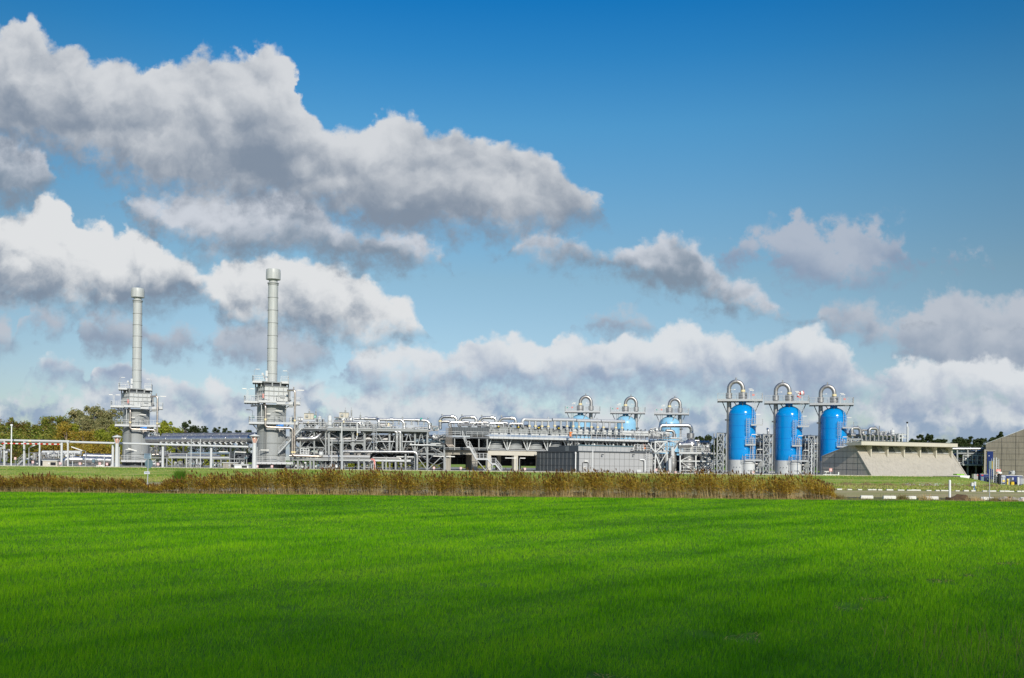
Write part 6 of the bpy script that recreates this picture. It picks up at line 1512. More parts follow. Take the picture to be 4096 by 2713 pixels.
cabinet('white instrument cabinet above the tall heavy frame', c6, 1070, 260, 1265, 375, 1, 'conclite')
def drum(label, cf, x, yt, yb, r, o_, mt='lgrey', name='vertical_drum', legs=False, top_=True, pl=PM):
    a_ = pl.p(*cf(x, yb), o_); b_ = pl.p(*cf(x, yt), o_); t_ = thing(name, label, 'drum', a_)
    h_ = b_.z - a_.z; m2 = MB(); m2.lathe([(r, 0), (r, h_ - r * .35), (r * .8, h_ - r * .1), (0, h_)], a_, 20); sh = obj('shell', m2, M[mt], t_)
    m2 = MB(); m2.lathe([(r, h_ * .5 - .05), (r * 1.06, h_ * .5 - .05), (r * 1.06, h_ * .5 - .05), (r * 1.06, h_ * .5 + .05), (r, h_ * .5 + .05)], a_, 20); obj('ring', m2, M['grey'], sh)
    m2 = MB(); m2.cyl(a_ + UP * h_, a_ + UP * (h_ + .3), .07, n=8); obj('nozzle', m2, M['galv'], t_); return t_
drum('pale drum seen just right of the right furnace tower', c6, 40, 345, 480, .48, 3)
drum('pale drum with vent on the left railing deck', c6, 640, 330, 400, .36, 2)
drum('tall pale drum at the left corner of the tall heavy frame', c6, 875, 320, 560, .40, .6)
drum('silver drum with mast on the deck above the heavy frame', c6, 1318, 360, 440, .40, 1, 'alu')
for i, (x, yt, yb, cf, lb) in enumerate([(437, 170, 280, c6, 'thin silver vent mast above the left white cabinet'), (577, 175, 470, c6, 'thin silver vent mast with green plate beside it'), (1196, 150, 262, c6, 'thin silver vent mast above the middle white cabinet'), (1323, 148, 360, c6, 'thin silver vent mast standing on the silver drum'), (1512, 250, 380, c6, 'thin silver vent mast on the upper header'), ]):
    a_ = PM.p(*cf(x, yb), 1.2); b_ = PM.p(*cf(x, yt), 1.2); mid = PM.p(*cf(x, yt + 60), 1.2); t_ = thing('vent_mast', lb, 'vent mast', a_, 0, 'thin silver vent masts'); m_ = MB(); m_.cyl(a_, mid, .14, n=12); obj('lower_pipe', m_, M['alu'], t_); m_ = MB(); m_.cyl(mid, b_, .045, n=8); obj('upper_pipe', m_, M['galv'], t_)
t = thing('direction_plate', 'small green escape plate beside the vent mast on the left deck', 'sign', m6(568, 365, .2)); m_ = MB(); p = m6(572, 350, .2); m_.box(p, (.42, .05, .42)); obj('plate', m_, M['green'], t); m_ = MB(); m_.box(p + Vector((0, -.04, 0)), (.14, .02, .26)); obj('mark', m_, M['white'], t)
t = thing('direction_plate', 'small green escape plate above the deck right of the fat column pipes', 'sign', m7(968, 400, .2)); m_ = MB(); m_.box(m7(968, 392, .2), (.30, .05, .32)); obj('plate', m_, M['green'], t)
for i, (x, lb) in enumerate([(625, 'left dark louvred cooler unit on the left railing deck'), (735, 'right dark louvred cooler unit on the left railing deck')]):
    a_ = m6(x - 22, 520, 0); b_ = m6(x + 22, 520, 0); t_ = thing('louvred_unit', lb, 'cooler unit', a_, 0, 'louvred units on the left deck'); h_ = m6(x, 405, 0).z - a_.z; b_.z = a_.z
    m_ = MB(); m_.prism([a_, b_, b_ + PM.nrm, a_ + PM.nrm], (0, 0, h_)); obj('body', m_, M['dgrey'], t_)
    m_ = Parts()
    for s in (-28, 28): q_ = m6(x + s, 615, -.2); m_.beam(q_, m6(x + s, 385, -.2), .1)
    each('leg', m_.l, M['lgrey'], t_)
# ---- ladder with cage
t = thing('ladder', 'caged ladder hanging from the deck at the middle of the process structure', 'ladder', m6(1840, 1100, -1.2)); m_ = MB(); m_.ladder(m6(1840, 1100, -1.2), m6(1840, 500, -1.2), (1, 0, 0), .55, True, (0, -1, 0), .035); obj('rails', m_, M['galv'], t)
# ================================================================ generic valve skids (small dense plumbing)
def skid(label, pl, xa, xb, z0, z1, off, n, seed, mt='galv', lean=0.25, group='small valve skids', name='valve_skid', rows=2, both=True):
    rd = random.Random(seed); a_, b_ = pl.at(xa, z0, off), pl.at(xb, z0, off)
    t_ = thing(name, label, 'valve skid', a_, 0, group)
    H_ = z1 - z0
    m2 = Parts()
    for k in range(rows): zz = H_ * (k + rd.uniform(.2, .8)) / rows; m2.tube([a_ + UP * zz + pl.nrm * k * .5, b_ + UP * zz + pl.nrm * k * .5], rd.uniform(.06, .13), 8)
    m2.tube([a_ + UP * .12, b_ + UP * .12], .12, 8)
    each('header', m2.l, M['alud'], t_)
    for k in range(n):
        p = a_.lerp(b_, (k + rd.uniform(.15, .85)) / n) + pl.nrm * rd.uniform(0, 1.2); r_ = rd.uniform(.04, .10)
        h0, h1 = H_ * rd.uniform(0, .3), H_ * rd.uniform(.55, 1.05); dx = rd.choice((-1, 0, 0, 1)) * rd.uniform(.2, .7)
        q0, q1 = p + UP * h0, p + UP * h1
        m3 = MB(); m3.tube([q0, q1, q1 + pl.u * dx, q1 + pl.u * dx - UP * rd.uniform(.1, .5) * H_] if dx else [q0, q1], r_, 7, .15)
        rs_ = obj('riser', m3, M[rd.choice((mt, 'alu', 'lgrey', 'galv', 'alud'))], t_)
        if rd.random() < .75:
            zv = q0.lerp(q1, rd.uniform(.25, .8)); m3 = MB(); s_ = rd.uniform(.12, .22)
            m3.cyl(zv - UP * s_ * .7, zv + UP * s_ * .7, s_, n=9); m3.cyl(zv, zv - pl.nrm * s_ * 2.2, s_ * .35, n=6); m3.tube([zv - pl.nrm * s_ * 2.1, zv - pl.nrm * s_ * 2.4], s_ * 1.1, 10)
            obj('valve', m3, M[rd.choice(('lgrey', 'dgrey', 'white', 'galv', 'signback'))], rs_)
    m2 = Parts()
    for k in range(max(2, n // 4)): p = a_.lerp(b_, (k + .5) / max(2, n // 4)) - pl.nrm * .2; m2.beam(p, p + UP * H_ * .9, .08)
    each('support', m2.l, M['grey'], t_)
    return t_
sk = [(100, 470, 1290, 1480, 14, 'low skid with a tangle of thin pipes at the right foot of the right furnace'), (580, 850, 1240, 1480, 12, 'valve skid with white hand wheels left of the tall pale poles'), (860, 1110, 1270, 1480, 13, 'valve skid with slanting pipes between the pale poles'), (1150, 1220, 1280, 1480, 5, 'short valve skid just right of the tall pale poles'),
      (1590, 1760, 1290, 1480, 7, 'thin runged valve skid left of the red duct'), (950, 1330, 470, 590, 14, 'row of small valves behind the railing over the heavy frame'), (1330, 1560, 430, 590, 10, 'row of small valves at the right end over the heavy frame'), (1560, 1720, 440, 600, 12, 'dense instrument cluster left of the ladder cage'),
      (340, 560, 480, 600, 10, 'small valves behind the railing under the left white cabinet'), (640, 840, 440, 600, 8, 'small valves by the louvred units'), (150, 480, 980, 1160, 12, 'valves behind the small lower railing stage'), (1720, 1880, 480, 600, 8, 'small valves right at the head of the ladder cage'), (960, 1330, 330, 460, 9, 'relief valves standing on the bridge shaped pipe'), (180, 300, 350, 450, 4, 'twin relief valves above the long stairs')]
for i, (xa, xb, ya, yb, n_, lb) in enumerate(sk):
    skid(lb, PM, cx6(xa), cx6(xb), z6(yb), z6(ya), -.6 if yb > 1200 else .6, n_, 100 + i)
sk = [(50, 420, 520, 600, 12, 'small valves behind the railing over the diagonal strut frame'), (560, 830, 540, 620, 10, 'small valves behind the railing left of the deck gap'), (900, 1160, 530, 640, 9, 'small valves on the deck left of the fat arches'), (1170, 1320, 500, 620, 8, 'instrument cluster under the first fat arch'), (1170, 1450, 1090, 1160, 8, 'tiny valves in the dark bay left of the portal'),
      (1200, 1480, 680, 800, 8, 'dark small valves beside the louvre house stairs'), (740, 1080, 670, 740, 8, 'small valves hanging below the deck gap')]
for i, (xa, xb, ya, yb, n_, lb) in enumerate(sk):
    skid(lb, PM, cx7(xa), cx7(xb), z6(yb), z6(ya), .6, n_, 130 + i)
for i, (xa, xb, ya, yb, f_) in enumerate([(160, 480, 660, 900, cx6), (560, 860, 660, 1060, cx6), (900, 1110, 920, 1060, cx6), (1130, 1360, 920, 1060, cx6), (1400, 1600, 660, 1040, cx6), (1640, 1860, 880, 1050, cx6), (20, 280, 860, 1050, cx7), (600, 820, 700, 1050, cx7), (870, 1080, 960, 1180, cx7), (1130, 1440, 860, 1050, cx7), (600, 850, 1180, 1400, cx7)]):
    skid(['first', 'second', 'third', 'fourth', 'fifth', 'sixth', 'seventh', 'eighth', 'ninth', 'tenth', 'eleventh'][i] + ' group of pale pipes in the main frame bays, counted from the left', PM, f_(xa), f_(xb), z6(yb), z6(ya), 3.0, 9, 400 + i, 'lgrey', group='pipe groups inside the main frame', rows=3)
# plumbing standing on the cooler boxes
for i in range(4):
    skid(['first', 'second', 'third', 'fourth'][i] + ' cluster of small fittings among the cooler manifolds, counted from the left', PC, xs_b[0] - 120 + i * 79, xs_b[0] - 60 + i * 79, zbox1, zbox1 + .75, 1.0, 6, 150 + i, group='fittings on the coolers')
for i, (x, lb) in enumerate([(2150, 'left'), (2240, 'middle left'), (2330, 'middle right'), (2425, 'right')]):
    skid(lb + ' cluster of small fittings under the pale header pipes', PC, x, x + 60, zbox1 - .1, zbox1 + .6, 1.4, 7, 160 + i, group='fittings on the coolers')
for i, x in enumerate((2365, 2440, 2520, 2590, 2640)):
    skid(['first', 'second', 'third', 'fourth', 'fifth'][i] + ' cluster of hand valves above the front railing of the pale drums', PC, x, x + 55, zdeck + .4, zbox1 + .2, -.5, 7, 170 + i, group='fittings on the coolers')
for i, x in enumerate((2270, 2370, 2450, 2530, 2575)):
    skid(['first', 'second', 'third', 'fourth', 'fifth'][i] + ' tangle of pipes under the walkway above the pale panel wall', PC, x, x + 45, zfan0 - .4, zdeck_lo - .1, -.6, 6, 180 + i, 'grey', group='fittings on the coolers')
# orange jackets
for x, y, d_, lb in ((2282, 1737, 200, 'orange padded jacket on a valve at the start of the drum row'), (2578, 1787, 203, 'orange hanging strap in the frame right of the panel building')):
    m_ = MB(); p = pt(x, y, d_); m_.box(p, (.40, .3, .95)); m_.box(p + Vector((.1, -.1, .3)), (.5, .3, .2)); top('insulation_jacket', m_, M['orange'], lb, 'jacket')
# ================================================================ silver vessel group, right of the coolers
PV = Plane(2770, 199, 8)
V_ = lambda x, y, o=0: PV.p(*c3(x, y), o)
vz = lambda y, x=700: PV.z(*c3(x, y))
t = thing('round_vessel', 'round bright silver vessel with fat elbow standing on the railed platform', 'vessel', V_(825, 1170))
c = V_(825, 1075, 1.5); r = 100 * 200 / F / 3.733
m_ = MB(); h0 = vz(1165) ; m_.lathe([(r, h0), (r * 1.02, vz(1075))] + [(r * 1.02 * math.cos(a), vz(1060) + (vz(945) - vz(1060)) * math.sin(a)) for a in np.linspace(.05, 1.35, 9)], (c.x, c.y, 0), 32); obj('shell', m_, M['alu'], t)
m_ = MB(); r2 = 56 * 200 / F / 3.733; m_.lathe([(r2, vz(945)), (r2, vz(868)), (r2, vz(868)), (r2 * .7, vz(862))], (c.x, c.y, 0), 24); obj('neck_box', m_, M['alud'], t)
m_ = MB(); m_.tube([V_(780, 1045, -.4), V_(600, 1050, -.8)], [.62, .60], 20); m_.tube([V_(612, 1050, -.8), V_(596, 1050, -.8)], [.72, .72], 20); obj('side_nozzle', m_, M['alu'], t)
m_ = MB(); m_.cyl(V_(808, 1052, -1.0), V_(808, 1052, -1.5), .14, n=10); m_.box(V_(808, 1052, -1.5), (.4, .1, .08)); obj('gauge', m_, M['black'], t)
# silver drums below
for i, (x, yt, yb, rr) in enumerate([(553, 1150, 1460, 62), (790, 1180, 1470, 95)]):
    p = V_(x, yb, 1.5); r = rr * 200 / F / 3.733; zz0, zz1 = vz(yb), vz(yt)
    t_ = thing('silver_drum', ['narrow upright silver drum under the left part of the vessel platform', 'wide upright silver drum under the vessel platform'][i], 'drum', (p.x, p.y, zz0), 0, 'upright silver drums')
    m_ = MB(); m_.lathe([(r * .35, zz0), (r * .9, zz0 + .9), (r, zz0 + 1.3), (r, zz1)], (p.x, p.y, 0), 26); sh = obj('shell', m_, M['alu'], t_)
    m_ = Parts()
    for f in (.45, .7): z = zz0 + (zz1 - zz0) * f; m_.lathe([(r, z), (r * 1.05, z), (r * 1.05, z), (r * 1.05, z + .12), (r, z + .12)], (p.x, p.y, 0), 26)
    each('band', m_.l, M['alud'], sh)
    m_ = Parts()
    for k in (-1, 1): m_.beam((p.x + k * r * .8, p.y, GZ), (p.x + k * r * .8, p.y, zz0 + 1.2), .14)
    each('leg', m_.l, M['grey'], t_)
pipe('fat dull elbow pipe coming down beside the wide silver drum', [V_(930, 1190, 1), V_(985, 1200, 1), V_(985, 1290, 1)], .40, 'alu', bend=.8, n=16)
t = steel_frame('platform_frame', 'light frame of posts and diagonals carrying the silver vessel platform', PV, [2550 + x / 3.733 for x in (637, 870, 1140)], GZ, vz(1165), (0.0, 3.5), .24, 'lgrey', 'Z', beams=(vz(1285),))
t = thing('walkway', 'railed platform around the round silver vessel', 'walkway', V_(610, 1165, -.6))
m_ = MB(); a, b = V_(610, 1160, -.6), V_(1150, 1160, -.6); b.z = a.z; m_.prism([a, b, b + PV.nrm * 5, a + PV.nrm * 5], (0, 0, .06)); m_.ibeam(a - UP * .12, b - UP * .12, .2, .26); obj('deck', m_, M['galv'], t)
m_ = MB(); m_.rail([a, a.lerp(b, .62)], 1.2, 1.1, r=.04); m_.rail([a + PV.nrm * 1, a], 1.2, 1); obj('railing', m_, M['lgrey'], t)
t = thing('walkway', 'small lower railed stage left of the leftmost lattice mast', 'walkway', V_(1150, 1300, -1))
m_ = MB(); a, b = V_(1150, 1295, -1), V_(1262, 1295, -1); b.z = a.z; m_.prism([a, b, b + PV.nrm * 2, a + PV.nrm * 2], (0, 0, .08)); m_.beam(a, b, .12, .24); obj('deck', m_, M['lgrey'], t)
m_ = MB(); m_.rail([a, b, b + PV.nrm * 2], 1.2, .8, r=.045); obj('railing', m_, M['lgrey'], t)
t = thing('staircase', 'crossing white stairs between the silver vessel and the leftmost blue tank', 'staircase', V_(1000, 1480, -1.5))
rl = MB(); fl = Parts(); fl.stair(V_(1000, 1480, -1.5), V_(1150, 1295, -1.5), .9, PV.nrm, True, .26, rl); fl.stair(V_(910, 1475, .3), V_(1100, 1290, .3), .9, PV.nrm, True, .26, rl); fl.stair(V_(1100, 1290, .3), V_(980, 1165, .3), .9, PV.nrm, True, .26, rl)
each('flight', fl.l, M['lgrey'], t); obj('railing', rl, M['lgrey'], t)
t = thing('cable_duct', 'tall kinked galvanised cable duct left of the silver drums', 'cable duct', V_(455, 1470, -1.5)); m_ = MB()
for p_, q_ in ((V_(490, 1080, -1.5), V_(490, 1200, -1.5)), (V_(490, 1195, -1.5), V_(452, 1250, -1.5)), (V_(452, 1245, -1.5), V_(452, 1475, -1.5))): m_.beam(p_, q_, .52, .15)
obj('duct', m_, M['galv'], t)
t = steel_frame('steel_frame', 'steel frame with long slanting legs right of the panel building', PV, [2550 + x / 3.733 for x in (265, 440)], vz(1160), vz(1000), (0.0, 3.0), .24, 'lgrey', 'X', 'steel frames of the process structure')
m_ = Parts(); m_.beam(V_(268, 1180), V_(380, 1480), .22); m_.beam(V_(268, 1180), V_(258, 1480), .2); m_.beam(V_(440, 1150), V_(340, 1320), .16); m_.beam(V_(268, 1160), V_(160, 1020), .16); m_.beam(V_(268, 1160), V_(400, 1010), .16); m_.beam(V_(440, 1010), V_(440, 1480), .24); m_.beam(V_(300, 1150), V_(440, 1155), .2)
each('leg', m_.l, M['lgrey'], t)
t = thing('staircase', 'dark narrow stairs under the end of the long walkway', 'staircase', V_(480, 1170, -.5)); rl = MB(); fl = MB(); fl.stair(V_(520, 1150, -.5), V_(610, 1010, -.5), .9, PV.nrm, True, .26, rl); obj('flight', fl, M['galv'], t); obj('railing', rl, M['grey'], t)
t = thing('walkway', 'railed service stage above the right end of the panel building', 'walkway', PC.at(2536, zfan0 - .5, -2))
m_ = MB(); a = pt(2536, 1806, 196); b = pt(2600, 1806, 198); b.z = a.z; m_.prism([a, b, b + PC.nrm * 2, a + PC.nrm * 2], (0, 0, .08)); m_.beam(a, b, .1, .3); obj('deck', m_, M['dgrey'], t)
m_ = MB(); m_.rail([a, b], 1.3, .8, r=.04); obj('railing', m_, M['lgrey'], t)
t = thing('ladder', 'tall galvanised ladder at the right end of the panel building', 'ladder', pt(2590, 1898, 198)); m_ = MB(); p0_ = pt(2590, 1897, 197); p1_ = pt(2590, 1808, 197); m_.ladder(p0_, Vector((p0_.x, p0_.y, p1_.z)), (1, 0, 0), .6, False, r=.04); obj('rails', m_, M['galv'], t)
p_ = PA.at(2573, GZ, -.5); pipe('white bent pipe at the right end of the pale panel wall', [PA.at(2558, PA.z(2558, 1839), -.1), PA.at(2573, PA.z(2573, 1839), -.5), p_], .12, 'white', bend=.3, n=8)
for i, (xa, xb, ya, yb, n_, lb, o_) in enumerate([(270, 440, 1180, 1470, 13, 'dark tangle of vertical pipes behind the slanting legs', 2), (300, 600, 1010, 1150, 10, 'small pipes under the walkway end by the silver vessel', 2), (640, 880, 1340, 1470, 10, 'low valves in front of the wide silver drum', -.4), (880, 1010, 1300, 1470, 8, 'low valves between silver drum and stairs', 1.5), (880, 1160, 1010, 1160, 13, 'cluster of rods and valves right of the round silver vessel', 2),
        (1020, 1260, 1390, 1480, 10, 'low valves at the foot of the lattice mast stairs', 0), (200, 300, 800, 870, 5, 'hand valves near the left end of the goose neck pipe', 0), (1030, 1200, 1180, 1380, 8, 'thin pipes behind the stair crossing', 3)]):
    skid(lb, PV, 2550 + xa / 3.733, 2550 + xb / 3.733, vz(yb), vz(ya), o_, n_, 200 + i, 'lgrey')
for i, (xa, xb, ya, yb) in enumerate([(235, 640, 1170, 1460), (560, 1260, 1195, 1440)]):  # dark blocks added for the shaded tangle behind legs and drums
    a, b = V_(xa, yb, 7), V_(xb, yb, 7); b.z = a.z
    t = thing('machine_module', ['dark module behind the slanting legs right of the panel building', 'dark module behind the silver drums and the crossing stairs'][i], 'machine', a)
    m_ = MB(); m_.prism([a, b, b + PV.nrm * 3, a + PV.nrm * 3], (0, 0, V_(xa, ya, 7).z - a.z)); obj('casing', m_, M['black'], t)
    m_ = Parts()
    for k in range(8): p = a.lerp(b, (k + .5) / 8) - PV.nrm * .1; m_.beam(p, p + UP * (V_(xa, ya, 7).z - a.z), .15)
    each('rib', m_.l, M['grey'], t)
for i, (xa, xb, ya, r_, o_, mt_, lb) in enumerate([(880, 1060, 970, .22, 6, 'alu', 'pale upper pipe right of the silver vessel neck'), (980, 1240, 995, .36, 7, 'alud', 'fat dull pipe with flange right of the silver vessel'), (920, 1040, 1040, .26, 5, 'alu', 'short silver pipe at the right flank of the vessel'), (890, 1250, 1075, .2, 6, 'dgrey', 'dark pipe low behind the vessel railing'), (600, 780, 935, .16, 5, 'lgrey', 'thin pale pipe left of the vessel neck')]):
    pipe(lb, [V_(xa, ya, o_), V_(xb, ya + 4, o_)], r_, mt_, bend=0, collars=[(V_(xb - 14, ya + 4, o_), V_(xb, ya + 4, o_), r_ * 1.25)])
# ================================================================ pipework seen between and right of the blue tanks
PB2 = Plane(3080, 214, 6)
B_ = lambda x, y, o=0: PB2.p(*cb(x, y), o)
rows = [(905, .30, 'alud'), (1005, .36, 'alud'), (1050, .2, 'dgrey'), (1085, .28, 'signface'), (1150, .2, 'dgrey'), (1240, .3, 'dgrey'), (1330, .25, 'alud')]
gapn = [('left', 620, 900), ('right', 1320, 1640)]
for gi, (gn, xa, xb) in enumerate(gapn):
    for i, (y, r_, mt_) in enumerate(rows):
        dy = gi * 18
        pipe(['top', 'second', 'third', 'fourth', 'fifth', 'sixth', 'lowest'][i] + ' horizontal pipe seen through the %s gap between the blue tanks' % gn, [B_(xa, y + dy, i * .8), B_(xb, y + dy + 3, i * .8)], r_, mt_, bend=0, n=12, group='pipes behind the blue tanks', collars=[(B_(xa + 130 + i * 17, y + dy, i * .8), B_(xa + 150 + i * 17, y + dy, i * .8))])
    skid('small risers and valves in the %s gap between the blue tanks' % gn, PB2, 2850 + (xa + 20) / 3.733, 2850 + xb / 3.733, GZ, PB2.z(*cb(700, 1180)), -2, 12, 230 + gi, 'lgrey', group='valve skids behind the blue tanks')
    skid('upper fittings in the %s gap between the blue tanks' % gn, PB2, 2850 + (xa + 20) / 3.733, 2850 + xb / 3.733, PB2.z(*cb(700, 1150)), PB2.z(*cb(700, 880)), 2, 10, 233 + gi, 'lgrey', group='valve skids behind the blue tanks')
    a, b = B_(xa - 20, 1500, 6), B_(xb + 10, 1500, 6); a.z = b.z = GZ + .6
    t = thing('machine_module', 'dark machine module closing the %s gap between the blue tanks' % gn, 'machine', a); m_ = MB(); m_.prism([a, b, b + PB2.nrm * 4, a + PB2.nrm * 4], (0, 0, PB2.z(*cb(700, 960)) - a.z)); obj('casing', m_, M['dgrey'], t)  # plain dark block closing the gap
    m_ = MB()
    for k in range(6): p = a.lerp(b, (k + .5) / 6) - PB2.nrm * .06; m_.beam(p, p + UP * 6, .12)
    obj('rib', m_, M['black'], t)
for i, (x, y0_, y1_) in enumerate([(880, 800, 890), (670, 940, 1000), (720, 915, 960)]):
    pipe(['vertical silver elbow beside the riser of the middle blue tank', 'left short white riser behind the leftmost blue tank', 'right short white riser behind the leftmost blue tank'][i], [B_(x, y1_, 2), B_(x, y0_ + 10, 2), B_(x + 15, y0_, 3)] if i == 0 else [B_(x, y1_, -1), B_(x, y0_, -1)], .26, 'alu', bend=.4)
# comb pipes and goose necks above the concrete building
PR = Plane(3500, 205, 10)
R_ = lambda x, y, o=0: PR.p(*cr(x, y), o)
pipe('left goose neck pipe above the concrete building', [R_(660, 350), R_(660, 265), R_(808, 265), R_(808, 375)], .32, 'alud', bend=.9, n=16, collars=[(R_(660, 305), R_(660, 358), .50)], stubs=[(R_(772, 250), R_(772, 226), .14)], group='goose neck pipes')
pipe('right goose neck pipe above the concrete building', [R_(960, 360), R_(960, 272), R_(1103, 272), R_(1103, 385)], .32, 'alud', bend=.9, n=16, collars=[(R_(960, 312), R_(960, 362), .42)], stubs=[(R_(1068, 256), R_(1068, 234), .14)], group='goose neck pipes')
for i in range(9):
    x = 850 + i * 73.5 * (1 - i * .004)
    pipe(['first', 'second', 'third', 'fourth', 'fifth', 'sixth', 'seventh', 'eighth', 'ninth'][i] + ' hooked pipe from the left in the row just above the canopy', [R_(x - 50, 380 + i * 1.2, .5), R_(x, 380 + i * 1.2, .5), R_(x, 500, .5)], .23, 'alud', bend=.5, group='row of hooked pipes above the canopy')
pipe('main header behind the row of hooked pipes', [R_(600, 385, 1.2), R_(1360, 392, 1.2)], .27, 'alud', bend=0, collars=[(R_(610, 385, 1.2), R_(700, 385, 1.2), .42)])
pipe('cross pipe linking the two goose neck pipes', [R_(820, 300, .6), R_(960, 300, .6)], .2, 'alud', bend=0, collars=[(R_(875, 300, .6), R_(885, 300, .6), .3)])
drum('pale drum at the right end of the plumbing above the canopy', cr, 1400, 290, 395, .42, 1, pl=PR); drum('small silver drum between the two goose necks', cr, 877, 320, 362, .36, .6, 'alud', pl=PR)
for i, (xa, xb, ya, yb, n_, lb) in enumerate([(580, 840, 320, 500, 14, 'cluster of valves right of the third blue tank'), (840, 1130, 400, 500, 16, 'small fittings seen between the left hooked pipes'), (1130, 1420, 400, 500, 16, 'small fittings seen between the right hooked pipes'), (1130, 1420, 300, 390, 12, 'fittings standing above the right hooked pipes'), (1420, 1620, 320, 490, 15, 'cluster of posts and valves left of the white vent mast')]):
    skid(lb, PR, 3250 + xa / 4.238, 3250 + xb / 4.238, PR.z(*cr(900, yb)), PR.z(*cr(900, ya)), 2, n_, 240 + i, 'lgrey', rows=3, group='valve skids behind the canopy')
t = steel_frame('steel_frame', 'small pale frame right of the third blue tank, above the concrete side wall', PR, [3250 + x / 4.238 for x in (580, 655, 840)], GZ, PR.z(*cr(700, 450)), (0, 4.0), .3, 'grey', 'Z', beams=(PR.z(*cr(700, 520)),))
t = steel_frame('steel_frame', 'pale post frame left of the white vent mast', PR, [3250 + x / 4.238 for x in (1465, 1520, 1600)], PR.z(*cr(1500, 490)), PR.z(*cr(1500, 375)), (0, 2.0), .2, 'lgrey', None, beams=(PR.z(*cr(1500, 430)),))
t = mast('white vent mast with small dark lamp above the canopy', 3250 + 1605 / 4.238, 1650 + 185 / 4.238, 200, .09, 'white', 'vent_mast', cap='black'); m_ = MB(); p0_ = pt(3250 + 1612 / 4.238, 1650 + 240 / 4.238, 200); m_.cyl(Vector((p0_.x, p0_.y, GZ)), p0_, .2, .2, 10); obj('sleeve', m_, M['lgrey'], t)
mast('thin silver mast behind the right goose neck', 3250 + 1135 / 4.238, 1650 + 230 / 4.238, 210, .1, 'alud')
# rack between the two concrete buildings
PX2 = Plane(3870, 196, 0)
X_ = lambda x, y, o=0: PX2.p(*cs(x, y), o)
for i, (y, xa, xb, r_, mt_, lb) in enumerate([(572, 820, 1340, .26, 'alu', 'top silver pipe between the two concrete buildings'), (602, 810, 1120, .30, 'signface', 'blue grey pipe under the top one between the buildings'), (605, 1120, 1345, .30, 'alu', 'bright silver pipe left of the right building'), (640, 980, 1340, .30, 'alud', 'fat dull pipe in the middle of the rack between the buildings'), (668, 860, 1000, .3, 'navy', 'dark blue pipe by the sloped end of the canopy wall'), (735, 1000, 1400, .14, 'orange', 'thin orange pipe at railing height between the buildings')]):
    pipe(lb, [X_(xa, y, i * .7), X_(xb, y, i * .7)], r_, mt_, bend=0, collars=[(X_((xa + xb) / 2, y, i * .7), X_((xa + xb) / 2 + 25, y, i * .7))])
steel_frame('steel_frame', 'dark steel rack between the two concrete buildings', PX2, [3600 + x / 3.92 for x in (895, 1060, 1190, 1340)], GZ, PX2.z(*cs(1000, 555)), (0, 5.0), .26, 'grey', None, 'steel frames of the process structure', (PX2.z(*cs(1000, 820)), PX2.z(*cs(1000, 640))))
t = thing('walkway', 'railed walkway reaching the blue door of the right building', 'walkway', X_(960, 820, -1)); m_ = MB(); a, b = X_(950, 822, -1), X_(1400, 822, -1); b.z = a.z; m_.prism([a, b, b + UP * 0 + Vector((0, 4, 0)), a + Vector((0, 4, 0))], (0, 0, .08)); m_.beam(a, b, .12, .3); obj('deck', m_, M['grey'], t); m_ = MB(); m_.rail([a, b], 1.9, .95, r=.045, mids=1); obj('railing', m_, M['lgrey'], t)
for i, (xa, xb, ya, yb, n_) in enumerate([(860, 1080, 690, 810, 9), (1080, 1340, 620, 810, 14)]):
    skid(['valves behind the railing beside the canopy wall end', 'valves behind the railing beside the right building'][i], PX2, 3600 + xa / 3.92, 3600 + xb / 3.92, PX2.z(*cs(1000, yb)), PX2.z(*cs(1000, ya)), 1, n_, 260 + i, 'lgrey', group='valve skids behind the canopy')
a, b = X_(960, 975, 3), X_(1400, 975, 3); b.z = a.z = GZ
t = thing('machine_module', 'dark undercroft module below the walkway of the right building', 'machine', a); m_ = MB(); m_.prism([a, b, b + Vector((0, 4, 0)), a + Vector((0, 4, 0))], (0, 0, X_(1000, 835).z - GZ)); obj('casing', m_, M['black'], t); m_ = MB(); m_.beam(a + Vector((3, -.1, 0)), a + Vector((4.5, -.1, 3.3)), .16); m_.beam(a + Vector((6, -.1, 0)), a + Vector((4.5, -.1, 3.3)), .16); obj('brace', m_, M['dgrey'], t)  # plain dark block below the walkway

# ================================================================ left side: gantry pipes, vent columns, pipe rack, silver pipes
PLF = Plane(0, 181, 0)
L4 = lambda x, y, o=0, d=None: (pt(*c4(x, y), d) if d else PLF.p(*c4(x, y), o))
def posts(xs, z0, z1, pl, w=.16, off=0): 
    m2 = Parts()
    for x in xs: m2.cyl(pl.at(x, z0, off), pl.at(x, z1, off), w, n=10)
    return m2.l
# long front pipe on round posts
a = pt(-60, 1760, 181); b = pt(272, 1766, 181)
t = thing('gantry_pipe', 'thick pale pipe on square posts at the far left, above the barrier', 'pipe', PLF.at(20, GZ), 0, 'pipes on posts along the front')
m_ = MB(); m_.tube([a, b + Vector((.3, 0, 0))], .19, 12); obj('pipe_run', m_, M['lgrey'], t)
m_ = Parts()
for x in (18, 97, 272): m_.ibeam(PLF.at(x, GZ), pt(x, 1757 + x * .018, 181), .24, .24)
each('post', m_.l, M['lgrey'], t)
m_ = Parts(); m_.beam(pt(97, 1775, 181), pt(106, 1764, 181), .1); m_.beam(pt(272, 1776, 181), pt(262, 1765, 181), .1); m_.beam(pt(17, 1788, 181), pt(-10, 1775, 181), .12); each('knee_brace', m_.l, M['lgrey'], t)
m_ = MB(); m_.cyl(pt(116, 1764.5, 181), pt(125, 1764.7, 181), .21, n=12); obj('marker_band', m_, M['cream'], t)
